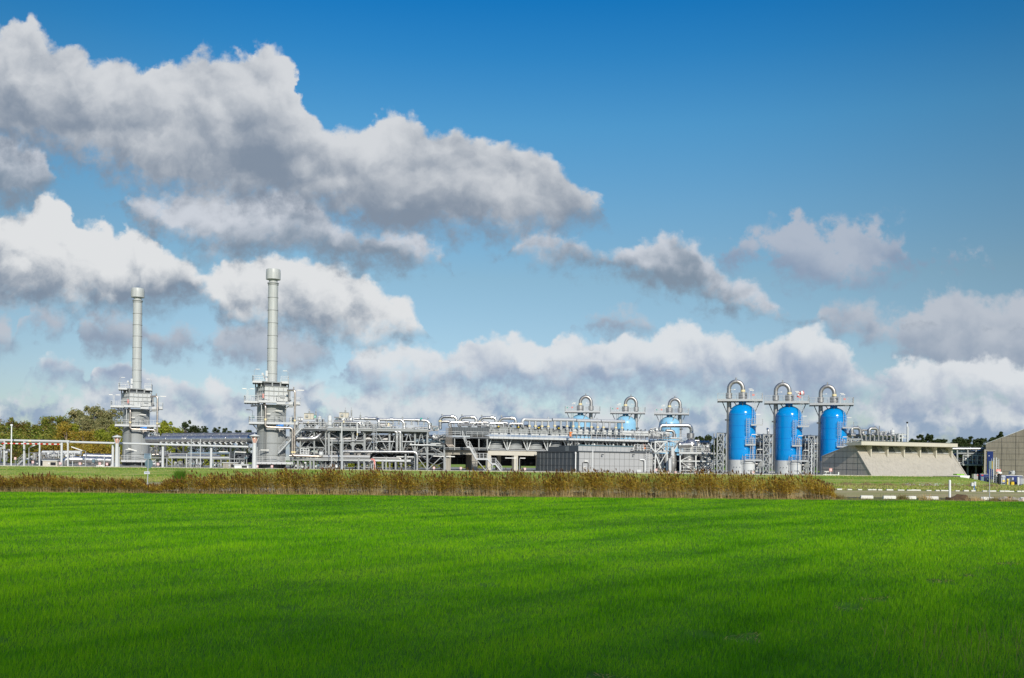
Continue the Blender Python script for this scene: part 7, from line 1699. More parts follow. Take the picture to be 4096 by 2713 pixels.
m_ = MB(); m_.tube([pt(-60, 1793, 181), pt(17, 1793, 181)], .13, 8); m_.tube([pt(-60, 1768, 182), pt(12, 1769, 182)], .1, 8); obj('lower_pipe', m_, M['lgrey'], t)
t = thing('gantry_pipe', 'long pale pipe on round posts passing in front of the left furnace tower', 'pipe', PLF.at(451, GZ), 0, 'pipes on posts along the front')
m_ = MB(); m_.tube([pt(95, 1766, 182), pt(272, 1768, 182), pt(996, 1788, 184)], .19, 12); obj('pipe_run', m_, M['lgrey'], t)
m_ = Parts()
for x in (452, 652, 845): q_ = pt(x, 1771 + (x - 280) * .028, 182.5); m_.cyl(Vector((q_.x, q_.y, GZ)), q_ - UP * .25, .24, .22, 12)
each('post', m_.l, M['lgrey'], t)
# red and white barrier bar
t = thing('height_barrier', 'red and white striped height barrier hanging between posts at the far left', 'barrier', PLF.at(247, GZ, -1.5))
xs = np.linspace(8, 250, 23); m1, m2 = Parts(), Parts()
for i in range(22):
    a, b = pt(xs[i], 1774 + i * .18, 179), pt(xs[i + 1], 1774 + (i + 1) * .18, 179); (m1 if i % 2 == 0 else m2).tube([a, b], .12, 10)
each('red_band', m1.l, M['red'], t); each('white_band', m2.l, M['white'], t)
m_ = Parts()
for x, w in ((247, .20), (159, .14), (-4, .16)):
    q_ = pt(x, 1771, 179); m_.cyl(Vector((q_.x, q_.y, GZ)), q_, w, n=10)
each('post', m_.l, M['lgrey'], t)
mast('tall white lamp post with round top at the far left', 46.5, 1704, 179, .10, 'white', 'lamp_post', cap='white')
mast('slender pale pole left of the barrier post, reaching above the pipe', 158.5, 1803, 180, .08, 'white')
for x, y, dx, lb, L, tl in ((116, 1791, .2, 'yard lamp with tilted tube near the hand rail stairs', .9, .4), (343, 1805, -.6, 'yard lamp with long slanting tube over the silver pipes', 2.0, .33), (568, 1807, -.9, 'yard lamp with slanting tube in front of the left furnace', 1.6, .3), (918, 1810, -.3, 'pale yard lamp right of the low cabinets between the furnaces', 1.6, .0), (938, 1810, .1, 'pale yard lamp with long flat tube between the furnaces', 2.0, -.03), (1778, 1828, -.1, 'yard lamp with horizontal tube left of the shaded portal', 2.0, .02),
                        (1783, 1828, .1, 'yard lamp with horizontal tube right before the shaded portal', 1.6, -.02)):
    yard_lamp(x, y, 180 if x < 1700 else 186, dx, lb, L=L, tilt=tl)
for x, yt, lb in ((291, 1815, 'short white pole in front of the silver pipe bend'), (417, 1818, 'thin white pole left of the left vent column'), (747, 1815, 'white pole with cream tip in front of the pipe rack'), (765, 1757, 'taller thin pole of the pair in front of the pipe rack'), (802, 1757, 'tall thin pole with pink tip in front of the pipe rack')):
    mast(lb, x, yt, 182, .07, 'lgrey')
# flame shaped vent columns
def vent(label, x, yt, d, sc=1.0):
    base = Vector((pt(x, 1860, d).x, d, GZ)); H_ = pt(x, yt, d).z - GZ; t_ = thing('vent_column', label, 'vent column', base, 0, 'vent columns with orange glass lanterns')
    zt = GZ + H_; P_ = lambda dx, z: Vector((base.x + dx, base.y, z))
    m2 = MB(); m2.tube([P_(0, GZ), P_(0, zt - 1.7 * sc)], [.42 * sc, .34 * sc], 16); obj('shaft', m2, M['lgrey'], t_)
    m2 = MB(); m2.cyl(P_(.5 * sc, GZ), P_(.5 * sc, zt - 2.4 * sc), .05, n=8); obj('conduit', m2, M['lgrey'], t_)
    m2 = MB(); m2.lathe([(.30 * sc, zt - 1.7 * sc), (.42 * sc, zt - 1.3 * sc), (.44 * sc, zt - .6 * sc), (.3 * sc, zt - .5 * sc)], (base.x, base.y, 0), 18); gl = obj('glass_lantern', m2, M['lampglass'], t_)
    m2 = MB()
    for k in range(6):
        a_ = k * math.pi / 3; m2.beam(P_(.28 * sc * math.cos(a_), zt - 1.75 * sc) + Vector((0, .28 * math.sin(a_) * sc, 0)), P_(.85 * sc * math.cos(a_), zt - .45 * sc) + Vector((0, .85 * math.sin(a_) * sc, 0)), .07)
    obj('cage', m2, M['lgrey'], gl)
    m2 = MB(); m2.lathe([(.30 * sc, zt - .55 * sc), (.98 * sc, zt - .5 * sc), (1.0 * sc, zt - .40 * sc), (.5 * sc, zt - .18 * sc), (.12 * sc, zt - .08 * sc), (.12 * sc, zt), (0, zt)], (base.x, base.y, 0), 24); obj('hat', m2, M['lgrey'], t_)
    return t_
vent('left vent column with orange lantern and flat hat, before the left furnace', 467.5, 1740, 180, .9)
vent('right vent column with orange lantern and flat hat, before the right furnace', 1017, 1735, 181, 1.0)
# hand rail stairs, cabins
PLS = Plane(100, 184, 0)
t = thing('step_platform', 'small railed step platform beside the leftmost yard lamp', 'steps', PLS.at(66, GZ)); rl = MB(); fl = MB()
a, b = PLS.at(66, GZ), pt(92, 1840, 184); fl.stair(a, b, .8, Vector((0, 1, 0)), True, .25, rl); obj('flight', fl, M['galv'], t); m_ = MB(); m_.box((pt(103, 1840, 184) + Vector((0, .5, 0))), (1.1, 1, .1)); obj('landing', m_, M['galv'], t); rl.rail([pt(92, 1840, 184), pt(114, 1840, 184)], 1.1, .5); obj('railing', rl, M['galv'], t)
def cabin(label, x0, x1, ytop, d, mt, dep=2.0, win=False, name='cabin'):
    a_ = Vector((pt(x0, 1850, d).x, d, GZ)); b_ = Vector((pt(x1, 1850, d).x, d, GZ)); h_ = pt((x0 + x1) / 2, ytop, d).z - GZ; t_ = thing(name, label, 'cabin', a_)
    m2 = MB(); m2.prism([a_, b_, b_ + Vector((0, dep, 0)), a_ + Vector((0, dep, 0))], (0, 0, h_ - .12)); w2 = obj('wall', m2, M[mt], t_)
    m2 = MB(); m2.prism([a_ + Vector((-.1, -.15, h_ - .118)), b_ + Vector((.1, -.15, h_ - .118)), b_ + Vector((.1, dep + .1, h_ - .118)), a_ + Vector((-.1, dep + .1, h_ - .118))], (0, 0, .14)); obj('roof', m2, M['lgrey'] if mt != 'paneld' else M['dgrey'], t_)
    m2 = MB(); p_ = a_.lerp(b_, .72) + Vector((0, -.03, h_ * .40)); m2.box(p_, (abs(b_.x - a_.x) * .36, .06, h_ * .5)); obj('opening', m2, M['black'], w2)
    m2 = MB(); m2.box(a_.lerp(b_, .43) + Vector((0, -.05, h_ * .45)), (.2, .1, .2)); obj('vent_disc', m2, M['white'], w2)
    return t_
cabin('low beige cabin with dark opening left of the silver pipe bend', 171, 229, 1841, 180, 'conclite')
cabin('low dark cabin left of the beige cabin', 134, 170.5, 1843, 181, 'paneld')
cabin('low white cabinet between the two furnace towers', 936, 994, 1858, 182, 'white')
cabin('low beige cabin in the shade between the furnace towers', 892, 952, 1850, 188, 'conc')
cabin('low white cabinet left of the left vent column', 384, 450, 1851, 184, 'white')
# valve skid rows at far left
PK = Plane(200, 188, 0)
zk = lambda y: PK.z(200, y)
for i, (xa, xb, ya, yb, n_, lb) in enumerate([(110, 175, 1808, 1856, 13, 'first dense valve row behind the dark cabin'), (175, 240, 1806, 1842, 15, 'second dense valve row behind the beige cabin'), (240, 300, 1806, 1840, 10, 'third valve row behind the silver pipe bend'), (-20, 28, 1800, 1858, 9, 'valve group under the pipe at the far left edge'), (250, 320, 1835, 1856, 8, 'low valves below the silver pipe bend'), (330, 400, 1840, 1858, 6, 'low valves right of the silver pipe bend')]):
    skid(lb, PK, xa, xb, zk(yb), zk(ya), 0, n_, 300 + i, 'lgrey', rows=3, group='valve rows on the left')
pipe('grey manifold pipe lying behind the valve rows on the left', [pt(170, 1812, 190), pt(325, 1812, 190)], .42, 'lgrey', bend=0, n=16, collars=[(pt(x, 1812, 190), pt(x + 3, 1812, 190), .46) for x in (200, 235, 270, 300)])
pipe('fat shiny silver pipe with elbow going into the ground on the left', [pt(257, 1862, 182), pt(262, 1838, 182), pt(300, 1838, 182.5), pt(330, 1838, 183)], .55, 'alu', bend=1.4, n=22)
pipe('large shiny silver sleeve pipe left of the left vent column', [pt(300, 1838, 183), pt(346, 1840, 183.4), pt(447, 1843, 184)], .62, 'alu', bend=0, n=24, stubs=[(pt(321, 1828, 183), pt(321, 1822, 183), .2)], collars=[(pt(342, 1840, 183.4), pt(345, 1840, 183.4), .68)])
pipe('upper shiny silver pipe behind the large sleeve pipe', [pt(335, 1824, 190), pt(450, 1827, 191)], .5, 'alu', bend=0, n=18, collars=[(pt(348, 1824, 190), pt(352, 1824, 190), .6)])
t = thing('grey_plinth', 'grey instrument box on the large silver sleeve pipe', 'box', pt(375, 1848, 182)); m_ = MB(); m_.box(pt(375, 1844, 182), (.45, .4, .6)); m_.beam(pt(387, 1825, 182), pt(387, 1845, 182), .08); obj('box', m_, M['signback'], t)
for (x, y, lb) in ((61, 1834, 'small hydrant sign on a low cabinet near the far left steps'), (131.5, 1849, 'small hydrant sign left of the dark cabin'), (241, 1854, 'small hydrant sign left of the silver pipe bend'), (320, 1855, 'small hydrant sign under the large silver sleeve pipe'), (399, 1855, 'small hydrant sign left of two at the white cabinet'), (428, 1857, 'small hydrant sign right of two at the white cabinet')):
    small_sign(x, y, 178.5, lb, size=.42)
# pipe rack between furnaces
PQ = Plane(800, 196, -12)
Q_ = lambda x, y, o=0: PQ.p(*c5(x, y), o)
pipe('upper dull big pipe on the rack between the furnace towers', [Q_(310, 563, 2), Q_(1860, 548, 2)], .56, 'alud', bend=0, n=22, collars=[(Q_(x, 560 - x * .008, 2), Q_(x + 14, 560 - x * .008, 2), .62) for x in (370, 770, 955, 1210)])
pipe('lower shiny big pipe on the rack between the furnace towers', [Q_(150, 622, 0), Q_(1800, 610, 0)], .70, 'alu', bend=0, n=24, collars=[(Q_(x, 620 - x * .006, 0), Q_(x + 18, 620 - x * .006, 0), .76) for x in (450, 710, 740, 765, 1160, 1385, 1610)])
xr = [550 + x / 3.92 for x in (180, 440, 720, 1010, 1230, 1460, 1680)]
zq = lambda y: PQ.z(*c5(1000, y))
steel_frame('trestle', 'dark trestle frame under the two big pipes between the furnaces', PQ, xr, GZ, zq(660), (0.0, 4.0), .30, 'dgrey', 'X', beams=(zq(840),))
t = thing('rack_saddle', 'row of pale saddles under the big shiny pipe', 'pipe saddle', Q_(400, 660)); m_ = Parts()
for x in range(380, 1780, 84): m_.beam(Q_(x, 665, -.5), Q_(x + 38, 700, -.5), .3, .2)
each('saddle', m_.l, M['lgrey'], t)
for i, (xa, xb, y, r_, mt_) in enumerate([(500, 1360, 875, .22, 'alu'), (560, 1500, 900, .16, 'lgrey'), (860, 1500, 830, .12, 'signface'), (1200, 1740, 925, .14, 'grey'), (330, 700, 880, .13, 'dgrey'), (420, 1300, 845, .10, 'galv')]):
    pipe(['front silver pipe', 'thin pale pipe', 'blue grey pipe', 'lowest grey pipe', 'dark pipe', 'thin galvanised pipe'][i] + ' low on the rack between the furnace towers', [Q_(xa, y, -1.5), Q_(xb, y + 6, -1.5)], r_, mt_, bend=0, n=12, group='lower pipes between the furnaces')
t = thing('platform_frame', 'low trestle of slender grey posts under the lower pipes between the furnaces', 'trestle', Q_(520, 1050, -1.5)); m_ = Parts()
for x in (250, 525, 605, 1210, 1245, 1370, 1000): m_.ibeam(PQ.at(550 + x / 3.92, GZ, -1.5), PQ.at(550 + x / 3.92, zq(910), -1.5), .2, .2)
each('post', m_.l, M['grey'], t); m_ = Parts(); m_.ibeam(Q_(240, 905, -1.5), Q_(1740, 925, -1.5), .2, .24); m_.beam(Q_(530, 930, -1.5), Q_(600, 1000, -1.5), .12); each('beam', m_.l, M['grey'], t)
for i, (xa, xb, ya, yb, n_, lb) in enumerate([(640, 760, 960, 1060, 7, 'looped valve group left of the white pole pair'), (800, 930, 900, 1065, 10, 'tangle of white bent pipes behind the white poles'), (930, 1060, 930, 1065, 9, 'tangle of white valves right of the pole pair'), (410, 560, 800, 880, 7, 'railing like fittings by the left furnace pipe elbow'), (1630, 1790, 870, 1060, 8, 'vertical thin pipes left of the right vent column'), (250, 420, 950, 1050, 8, 'valves at the right foot of the left furnace'), (1200, 1400, 960, 1065, 7, 'dark low valves between the trestle posts'), (150, 330, 510, 600, 7, 'white fittings on the rack end beside the left furnace'), (160, 360, 730, 850, 8, 'small pipes behind the twin steel pipes of the left furnace')]):
    skid(lb, PQ, 550 + xa / 3.92, 550 + xb / 3.92, zq(yb), zq(ya), -1.8 if yb > 850 else 0, n_, 320 + i, 'lgrey', group='valve groups between the furnaces')
a, b = PQ.at(850, GZ, 7), PQ.at(1010, GZ, 7)
t = thing('machine_module', 'dark low module behind the trestle left of the right furnace', 'machine', a); m_ = MB(); m_.prism([a + UP * 1.0, b + UP * 1.0, b + PQ.nrm * 3 + UP, a + PQ.nrm * 3 + UP], (0, 0, 1.9)); obj('casing', m_, M['dgrey'], t); m_ = MB(); m_.beam(a + UP * 1.9 - PQ.nrm * .1, b + UP * 1.9 - PQ.nrm * .1, .1); obj('rail', m_, M['black'], t)  # plain dark block behind the trestle
# ================================================================ road side: signs, blocks, mound, rubble
t = thing('road_sign', 'back of an octagonal road sign with blue grey board above and white plate below', 'road sign', pt(590, 1945, 84)); t.location.z = 0; ORG[t.name] = Vector(t.location); bz = t.location
pp = lambda x, y: pt(x, y, 84)
m_ = MB(); m_.cyl(Vector((bz.x, 84, 0)), pp(592.5, 1838), .045, n=10); obj('post', m_, M['galv'], t)
m_ = MB(); c = pp(594.5, 1855); w, h = .23, .385; k = .41
oc = [(w, h * k), (w * k, h), (-w * k, h), (-w, h * k), (-w, -h * k), (-w * k, -h), (w * k, -h), (w, -h * k)]
m_.prism([c + Vector((x_, .03 + x_ * 1.0, z_)) for x_, z_ in oc], (.03, .0, 0)); obj('octagon', m_, M['signback'], t)
m_ = MB(); c = pp(591, 1825); m_.box(c + Vector((0, -.06, 0)), (.56, .03, .44)); bd = obj('board', m_, M['signface'], t)
m_ = MB()
m_.box(c + Vector((0, -.08, .17)), (.50, .01, .045))
for k in range(5): m_.box(c + Vector((-.03 + .02 * (k % 2), -.08, .09 - k * .065)), (.42 - .05 * (k % 3), .01, .016))
obj('text_line', m_, M['ink'], bd)
m_ = MB(); m_.box(c + Vector((.29, -.05, 0)), (.035, .04, .45)); obj('edge', m_, M['white'], bd)
m_ = MB(); c = pp(589, 1891.5); m_.box(c + Vector((0, -.06, 0)), (.46, .03, .20)); pl_ = obj('name_plate', m_, M['signwhite'], t)
m_ = MB(); m_.box(c + Vector((-.08, -.08, 0)), (.2, .01, .05)); m_.box(c + Vector((.13, -.08, 0)), (.14, .01, .045)); m_.prism([c + Vector((.02, -.08, -.05)), c + Vector((.06, -.08, -.05)), c + Vector((.02, -.08, .06))], (0, -.01, 0)); obj('lettering', m_, M['ink'], pl_)
# white concrete blocks, near row and far row
def block_mesh(L, w, h, name):
    m2 = MB(); b_ = .05
    prof = [(-w / 2, 0), (w / 2, 0), (w / 2, h - b_), (w / 2 - b_, h), (-w / 2 + b_, h), (-w / 2, h - b_)]
    e_ = .04
    secs = [(-L / 2, .88), (-L / 2 + e_, 1), (-L / 6, 1), (L / 6, .99), (L / 2 - e_, 1), (L / 2, .88)]
    n_ = len(prof); vs = [(x_, y_ * s_, max(0, z_ * (s_ if z_ > 0 else 1))) for x_, s_ in secs for y_, z_ in prof]
    fs = [(i * n_ + k_, i * n_ + (k_ + 1) % n_, (i + 1) * n_ + (k_ + 1) % n_, (i + 1) * n_ + k_) for i in range(len(secs) - 1) for k_ in range(n_)] + [tuple(range(n_))[::-1], tuple(range((len(secs) - 1) * n_, len(secs) * n_))]
    m2.add(vs, fs); return m2
def words_n(i):
    return ['first', 'second', 'third', 'fourth', 'fifth', 'sixth', 'seventh', 'eighth', 'ninth', 'tenth', 'eleventh', 'twelfth', 'thirteenth', 'fourteenth', 'fifteenth', 'sixteenth', 'seventeenth', 'eighteenth', 'nineteenth', 'twentieth', 'twenty first', 'twenty second', 'twenty third', 'twenty fourth', 'twenty fifth', 'twenty sixth', 'twenty seventh', 'twenty eighth', 'twenty ninth', 'thirtieth', 'thirty first', 'thirty second', 'thirty third', 'thirty fourth', 'thirty fifth', 'thirty sixth', 'thirty seventh', 'thirty eighth', 'thirty ninth', 'fortieth'][i]
rd = random.Random(5)
near = [(3467, 50), (3558, 51), (3642, 44), (3725, 50), (3949, 50), (4042, 36), (4100, 40)]
nearlab = ['leftmost white concrete block by the near road edge', 'second white concrete block, left of the grass tuft', 'white concrete block right of the grass tuft', 'white concrete block left of the brown soil mound', 'white concrete block under the tall sign pole', 'white concrete block behind the rubble stones', 'white concrete block cut off by the right photo edge']
blk = block_mesh(1.12, .30, .27, 'block')
proto = None
for (x, w), lb in zip(near, nearlab):
    p = gx(x, 90.0, .0); 
    if proto is None:
        o = top('concrete_block', blk, M['block'], lb, 'concrete block', 'white blocks along the near road edge', loc=Vector((0, 0, 0))); proto = o
    else:
        o = proto.copy(); C.objects.link(o); o['label'] = lb
    o.location = (p.x, 90.0 + rd.uniform(-.1, .1), .0); o.rotation_euler = (0, 0, rd.uniform(-.06, .06)); o.scale = (w / 50, 1, 1)
hid = [(655, 44), (705, 40), (820, 44), (900, 44), (1060, 44), (1180, 44), (1300, 44), (1430, 44), (1560, 44), (1690, 44), (1820, 44), (1950, 44), (2080, 44), (2200, 44), (2290, 44), (2330, 44), (2470, 44), (2600, 44), (2730, 44), (2860, 44), (2990, 44), (3110, 44), (3230, 44), (3300, 44)]
for i, (x, w) in enumerate(hid):
    p = gx(x, 89.4, 0); o = proto.copy(); C.objects.link(o); o['label'] = words_n(i) + ' white block from the left, glimpsed between the reed stalks'; o['group'] = 'white blocks behind the reeds'
    o.location = (p.x, 89.4, .0); o.rotation_euler = (0, 0, rd.uniform(-.06, .06)); o.scale = (w / 50, 1, 1.15)
farx = [3357, 3398, 3439, 3478, 3496, 3519, 3553, 3562, 3600, 3608, 3637, 3655, 3661, 3674, 3714, 3749, 3772, 3789, 3829, 3864, 3892, 3938, 3962, 3975, 4007, 4027, 4045, 4075, 4094]
for i, x in enumerate(farx):
    p = gx(x, 121.6, 0); o = proto.copy(); C.objects.link(o); o['label'] = words_n(i) + ' small white block from the left in the far row across the track'; o['group'] = 'white blocks along the far track edge'
    o.location = (p.x, 121.6, .0); o.rotation_euler = (0, 0, rd.uniform(-.1, .1)); o.scale = (.50 * rd.uniform(.85, 1.1), 1, .55 * rd.uniform(.8, 1.1))
# soil mound
def lump(name, loc, size, mt, seed, label, cat, group=None, n=10, rough=.25, sub=3):
    import bmesh
    bm = bmesh.new(); bmesh.ops.create_icosphere(bm, subdivisions=sub, radius=1)
    r_ = random.Random(seed); f_ = [(Vector((r_.uniform(-1, 1), r_.uniform(-1, 1), r_.uniform(-1, 1))).normalized(), r_.uniform(.6, 1)) for _ in range(n)]
    for v in bm.verts:
        s_ = 1.0
        for d_, k_ in f_:
            q_ = v.co.dot(d_)
            if q_ > k_: s_ *= k_ / q_
        s_ *= 1 + rough * .25 * (math.sin(v.co.x * 9 + seed) * math.sin(v.co.y * 8) + math.sin(v.co.z * 11 + seed))
        v.co = Vector((v.co.x * size[0] * s_, v.co.y * size[1] * s_, v.co.z * size[2] * s_))
    me = bpy.data.meshes.new(name); bm.to_mesh(me); bm.free(); me.materials.append(M[mt])
    o = bpy.data.objects.new(name, me); C.objects.link(o); o.location = loc; o['label'] = label; o['category'] = cat
    if group: o['group'] = group
    return o
p = gx(3845, 88.5, 0); lump('soil_mound', (p.x, 88.5, -.06), (1.35, .8, .52), 'soil', 3, 'mound of brown soil by the near road edge, right of the white post', 'soil mound', rough=.5)
rub = [(4012, 87.4, .30, 'pale jagged stone at the left end of the rubble'), (4032, 87.2, .24, 'rounded stone lying low in the rubble'), (4046, 87.9, .26, 'reddish stone on top of the rubble'), (4058, 87.1, .28, 'broad pale stone at the front of the rubble'), (4072, 87.6, .22, 'dark small stone in the rubble'), (4086, 87.2, .26, 'pale stone at the right edge of the photo'), (4000, 88.2, .26, 'dark stone behind the pale jagged stone'), (4094, 88.0, .30, 'big stone cut off at the right edge'), (4020, 88.6, .30, 'flat stone at the back of the rubble')]
for i, (x, d_, s_, lb) in enumerate(rub):
    p = gx(x, d_, 0); lump('rubble_stone', (p.x, d_, s_ * .45), (s_ * 1.3, s_, s_ * .8), 'stone' if i % 3 else 'conc', 20 + i, lb, 'stone', 'rubble stones beside the near road', n=14, rough=.2, sub=2)
p = gx(4040, 88.6, 0); lump('soil_mound', (p.x, 88.6, -.05), (1.7, .6, .42), 'soil', 9, 'low brown soil heap under the rubble stones', 'soil mound', rough=.5)
# posts and poles by the road
m_ = MB(); p = gx(3799, 88.6, 0); q_ = pt(3799, 1922, 88.6); m_.cyl(p, q_, .10, .10, 12); m_.cyl(q_, q_ + UP * .04, .10, .06, 12); top('road_post', m_, M['white'], 'white round post standing left of the brown soil mound', 'post', loc=p)
p = gx(3958, 89.2, 0); q_ = pt(3958, 1845, 89.2); t = thing('camera_pole', 'thin galvanised pole with dark box and yellow stripe near the gate', 'pole', p); m_ = MB(); m_.cyl(p, q_, .04, .035, 10); obj('pole', m_, M['galv'], t)
m_ = MB(); m_.box(pt(3961, 1860, 89.2), (.30, .2, .70)); bx = obj('box', m_, M['signback'], t); m_ = MB(); m_.box(pt(3968, 1861, 89.1), (.05, .06, .70)); obj('stripe', m_, M['yellow'], bx)
p = gx(3893, 123.5, 0); t = thing('measuring_station', 'small white instrument boxes with blue hose on a post at the bank foot', 'instrument', p); m_ = MB(); m_.cyl(p, pt(3897, 1936, 123.5), .07, n=8); obj('post', m_, M['lgrey'], t)
m_ = MB(); m_.box(pt(3891, 1938, 123.3), (.42, .3, .42)); m_.box(pt(3899, 1936, 123.2), (.22, .25, .55)); obj('box', m_, M['lgrey'], t)
m_ = MB(); m_.tube([pt(3898, 1942, 123.1), pt(3897, 1952, 123.1), pt(3902, 1964, 123.1)], .045, 7); obj('hose', m_, M['valveblue'], t)
# gate area at the right edge
PE = Plane(4000, 168, 0)
def E_(x, y, o=0): return PE.p(*cq(x, y), o)
def eb(label, x0, y0, x1, y1, mt, dep=.5, name='cabinet', cat='cabinet', ground=True, details=None, o=0):
    a_ = E_(x0, y1, o); b_ = E_(x1, y1, o); z0_ = 0 if ground else a_.z; z1_ = E_(x0, y0, o).z; a_.z = b_.z = z0_; t_ = thing(name, label, cat, a_)
    m2 = MB(); m2.prism([a_, b_, b_ + Vector((0, dep, 0)), a_ + Vector((0, dep, 0))], (0, 0, z1_ - z0_)); bd_ = obj('body', m2, M[mt], t_)
    if details:
        for nm_, (u0, v0, u1, v1), mm in details:
            m2 = MB(); xx0, xx1 = a_.x + (b_.x - a_.x) * u0, a_.x + (b_.x - a_.x) * u1; zz0, zz1 = z0_ + (z1_ - z0_) * v0, z0_ + (z1_ - z0_) * v1
            m2.box(((xx0 + xx1) / 2, a_.y - .02, (zz0 + zz1) / 2), (abs(xx1 - xx0), .03, zz1 - zz0)); obj(nm_, m2, M[mm], bd_)
    return t_
eb('lime green covered crate behind the bank by the canopy end', 130, 765, 330, 800, 'lime', 1.5, 'covered_crate', 'crate', False, [('lid_gap', (.48, 0, .5, 1), 'dgrey')], o=4)
eb('white banner board with red picture behind the bank', 145, 805, 400, 900, 'white', .1, 'banner_board', 'banner', True, [('picture', (.1, .35, .85, .72), 'red')], o=3)
eb('tall grey cabinet pair right of the white banner', 440, 765, 550, 960, 'alud', .8, 'cabinet', 'cabinet', True, [('door_gap', (.48, 0, .52, 1), 'dgrey'), ('red_label', (.8, .85, .98, .95), 'red')], o=2)
eb('dark gate booth with red sign left of the notice board', 570, 765, 800, 990, 'navy', 1.6, 'gate_booth', 'booth', True, [('window', (.1, .3, .4, .75), 'signback'), ('red_sign', (.12, .85, .35, .95), 'red'), ('round_badge', (.8, .45, .9, .6), 'signwhite'), ('roof_line', (0, .98, .9, 1.02), 'galv')], o=1.5)
eb('white notice board with yellow square and text lines by the gate', 1000, 800, 1105, 1030, 'signwhite', .06, 'notice_board', 'notice board', True, [('yellow_square', (.25, .36, .85, .52), 'yellow'), ('text_line', (.1, .12, .9, .2), 'ink'), ('text_line', (.3, .62, .7, .68), 'ink'), ('text_line', (.2, .22, .8, .26), 'ink')], o=-.2)
eb('yellow upright intercom post left of the turnstile', 1140, 885, 1170, 1065, 'yellow', .25, 'intercom_post', 'post', True, [('panel', (.1, .55, .5, .75), 'black')], o=-.3)
eb('grey meter cabinet between notice board and yellow bin', 1172, 880, 1230, 1070, 'grey', .4, 'cabinet', 'cabinet', True, [('blue_label', (.05, .75, .5, .95), 'signwhite')], o=0)
eb('yellow waste bin under a small white notice near the turnstile', 1255, 960, 1325, 1100, 'yellow', .5, 'waste_bin', 'bin', True, [('dark_slot', (-.1, .98, 1.2, 1.15), 'black'), ('fold', (.3, 0, .34, .9), 'orange')], o=-.3)
eb('dark backing cabin with flat white roof behind the turnstile', 1115, 795, 1640, 1100, 'navy', 3, 'gate_cabin', 'cabin', True, [('roof_edge', (.18, .955, 1.02, 1.0), 'white'), ('grey_panel', (.3, .2, .55, .8), 'paneld')], o=1)
eb('small white notice above the yellow waste bin', 1268, 855, 1303, 910, 'signwhite', .04, 'notice_plate', 'notice', False, [('mark', (.3, .3, .6, .7), 'ink')], o=-.4)
t = thing('turnstile', 'full height silver turnstile gate at the right edge', 'turnstile', E_(1390, 1115, -.8)); m_ = Parts(); 
for x in (1388, 1585): a_ = E_(x, 1115, -.8); a_.z = 0; m_.beam(a_, E_(x, 835, -.8), .28 if x < 1400 else .2)
each('post', m_.l, M['lgrey'], t); m_ = MB(); a_ = E_(1460, 1115, -.8); a_.z = 0; m_.cyl(a_, E_(1460, 835, -.8), .06, n=8)
for k in range(16): z = .3 + k * (E_(1460, 850, -.8).z - .4) / 16; m_.beam(Vector((a_.x - .35, a_.y, z)), Vector((a_.x + .75, a_.y + .1, z)), .045)
obj('rotor', m_, M['galv'], t); m_ = MB(); m_.beam(E_(1380, 838, -.8), E_(1600, 838, -.8), .3, .12); obj('top_bar', m_, M['grey'], t)
for x0_, x1_, lb in ((1320, 1385, 'dark faced air unit on the gate cabin roof'), (1400, 1440, 'tall white air unit on the gate cabin roof')):
    eb(lb, x0_, 675 if x0_ > 1390 else 690, x1_, 775, 'lgrey', .5, 'air_unit', 'air conditioning unit', False, [('grille', (.05, .1, .6, .9), 'black')] if x0_ < 1390 else [('grille', (.7, .3, 1.2, .7), 'galv')], o=1)
# fence and gate posts
t = thing('fence', 'dark wire fence with thin posts left of the notice board', 'fence', gx(3940, 167, 0)); m_ = MB(); a_, b_ = E_(560, 825, -.5), E_(1110, 830, -.5); m_.beam(a_, b_, .06); m_.beam(a_ - UP * 1.0, b_ - UP * 1.0, .04); obj('rail', m_, M['dgrey'], t)
m_ = Parts()
for x in (575, 700, 850, 950, 1000, 1110): p = E_(x, 825, -.5); m_.beam(Vector((p.x, p.y, 0)), p, .07)
each('post', m_.l, M['dgrey'], t)
mast('pale tall pole at the left corner of the mesh gate tower', 3850 + 813 / 6.532, 1780 + 340 / 6.532, 170, .09, 'lgrey', zb=0); mast('pale tall pole at the right corner of the mesh gate tower', 3850 + 885 / 6.532, 1780 + 330 / 6.532, 170, .09, 'lgrey', zb=0)
t = thing('mesh_ladder', 'blue mesh ladder screen between two pale poles by the door', 'ladder', gx(3850 + 848 / 6.532, 170.3, 0)); m_ = MB(); p = gx(3850 + 848 / 6.532, 170.3, 0); m_.ladder(p, Vector((p.x, p.y, pt(3980, 1835, 170.3).z)), (1, 0, 0), 1.2, False, r=.04); obj('rungs', m_, M['galv'], t)
mast('black bollard light with white ball top near the notice board', 3850 + 955 / 6.532, 1780 + 750 / 6.532, 166, .20, 'black', 'bollard_light', zb=0, cap='white')
small_sign(3850 + 938 / 6.532, 1780 + 700 / 6.532, 167, 'small red and white sign above the black bollard light', size=.8, zb=0)
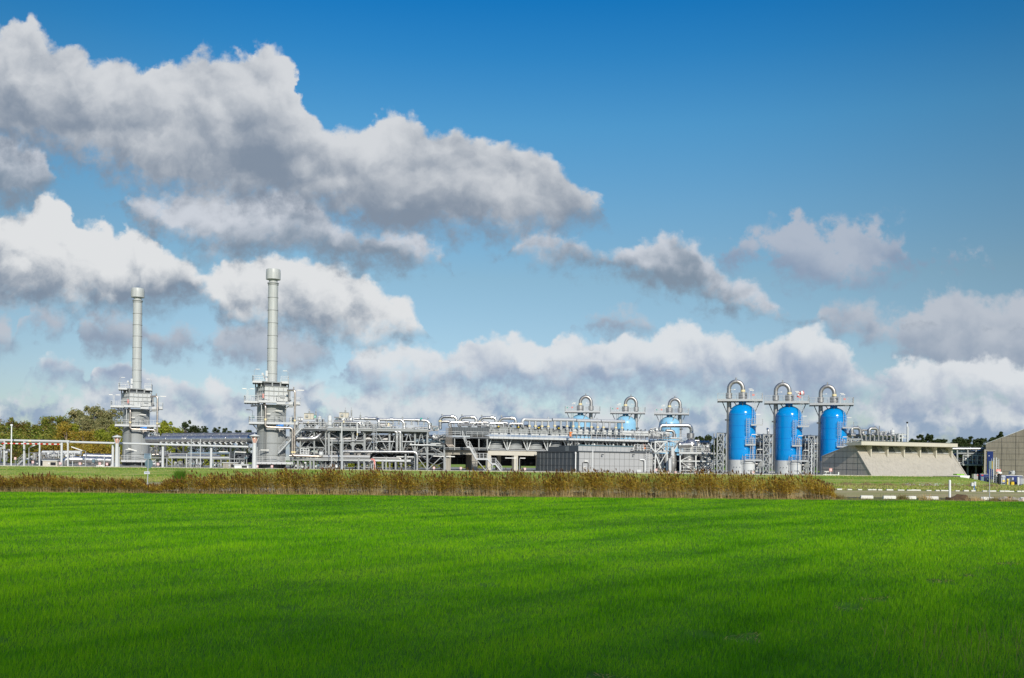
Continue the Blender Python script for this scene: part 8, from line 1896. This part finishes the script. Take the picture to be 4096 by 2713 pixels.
# dead grass tufts among the blocks
def tuft(px_, d_, n_, h_, mt, label, spread=.5, dist=0):
    p = gx(px_, d_, 0); t_ = thing('grass_tuft', label, 'grass tuft', p, 0, 'tall grass tufts by the near road'); a_ = rng.uniform(0, 2 * np.pi, n_); r_ = rng.uniform(0, spread, n_)
    P_ = np.stack([p.x + r_ * np.cos(a_), p.y + r_ * .5 * np.sin(a_), np.zeros(n_)], -1); bl_local('blades', P_, rng.uniform(.3, 1, n_) * h_, rng.uniform(.015, .04, n_), np.stack([np.cos(a_), np.sin(a_) * .5], -1) * rng.uniform(.05, .45, (n_, 1)) * h_, M[mt], t_)
tuft(3612, 88.4, 420, .55, 'tuft', 'rounded dry grass tuft between the second and third white block', .55)
tuft(3355, 88.0, 260, .6, 'tuft', 'low straw tuft at the right end of the reed bed', .5)
tuft(3700, 87.6, 160, .75, 'stalk', 'thin tall grasses before the fourth white block', .6)
tuft(3900, 87.2, 240, .5, 'stalk', 'straw grasses in front of the brown soil mound', .9)
tuft(3975, 87.5, 240, .5, 'tuft', 'dry grasses left of the rubble stones', .6)
tuft(4035, 86.9, 160, .6, 'stalk', 'tall thin grasses in front of the rubble', .6)
# unseen cloud added behind the camera, shaped to shade the near edge of the field
import bmesh
alt = 900.0; kx = alt / tosun.z
tgt = Vector((0.0, 0.0, 0.0)) + tosun * kx
bm = bmesh.new(); r_ = random.Random(11)
for i in range(60):
    fx, front = r_.uniform(-1, 1), i < 34
    if front: fx = -1 + 2 * (i + r_.uniform(.2, .8)) / 34
    gy = 22.0 + 3.5 * fx + 2.4 * math.sin(fx * 7)          # where the edge of the shade should fall, metres from the camera
    s_ = r_.uniform(14, 24) if front else r_.uniform(45, 75)
    b_, c_ = s_ * .8, s_ * .22
    reach = math.hypot(b_, c_ / math.tan(SUN_EL))
    cy = gy - reach - (0 if front else r_.uniform(8, 120))
    bmesh.ops.create_icosphere(bm, subdivisions=3, radius=1, matrix=Matrix.Translation(tgt + Vector((fx * 240, cy, 0))) @ Matrix.Diagonal((s_ * 1.4, b_, c_, 1)))
me = bpy.data.meshes.new('cloud'); bm.to_mesh(me); bm.free(); M['cloud'] = mat('cloud_white', (.85, .86, .88), 1.0, spec=0); me.materials.append(M['cloud']); o = bpy.data.objects.new('cloud', me); C.objects.link(o); o['kind'] = 'structure'
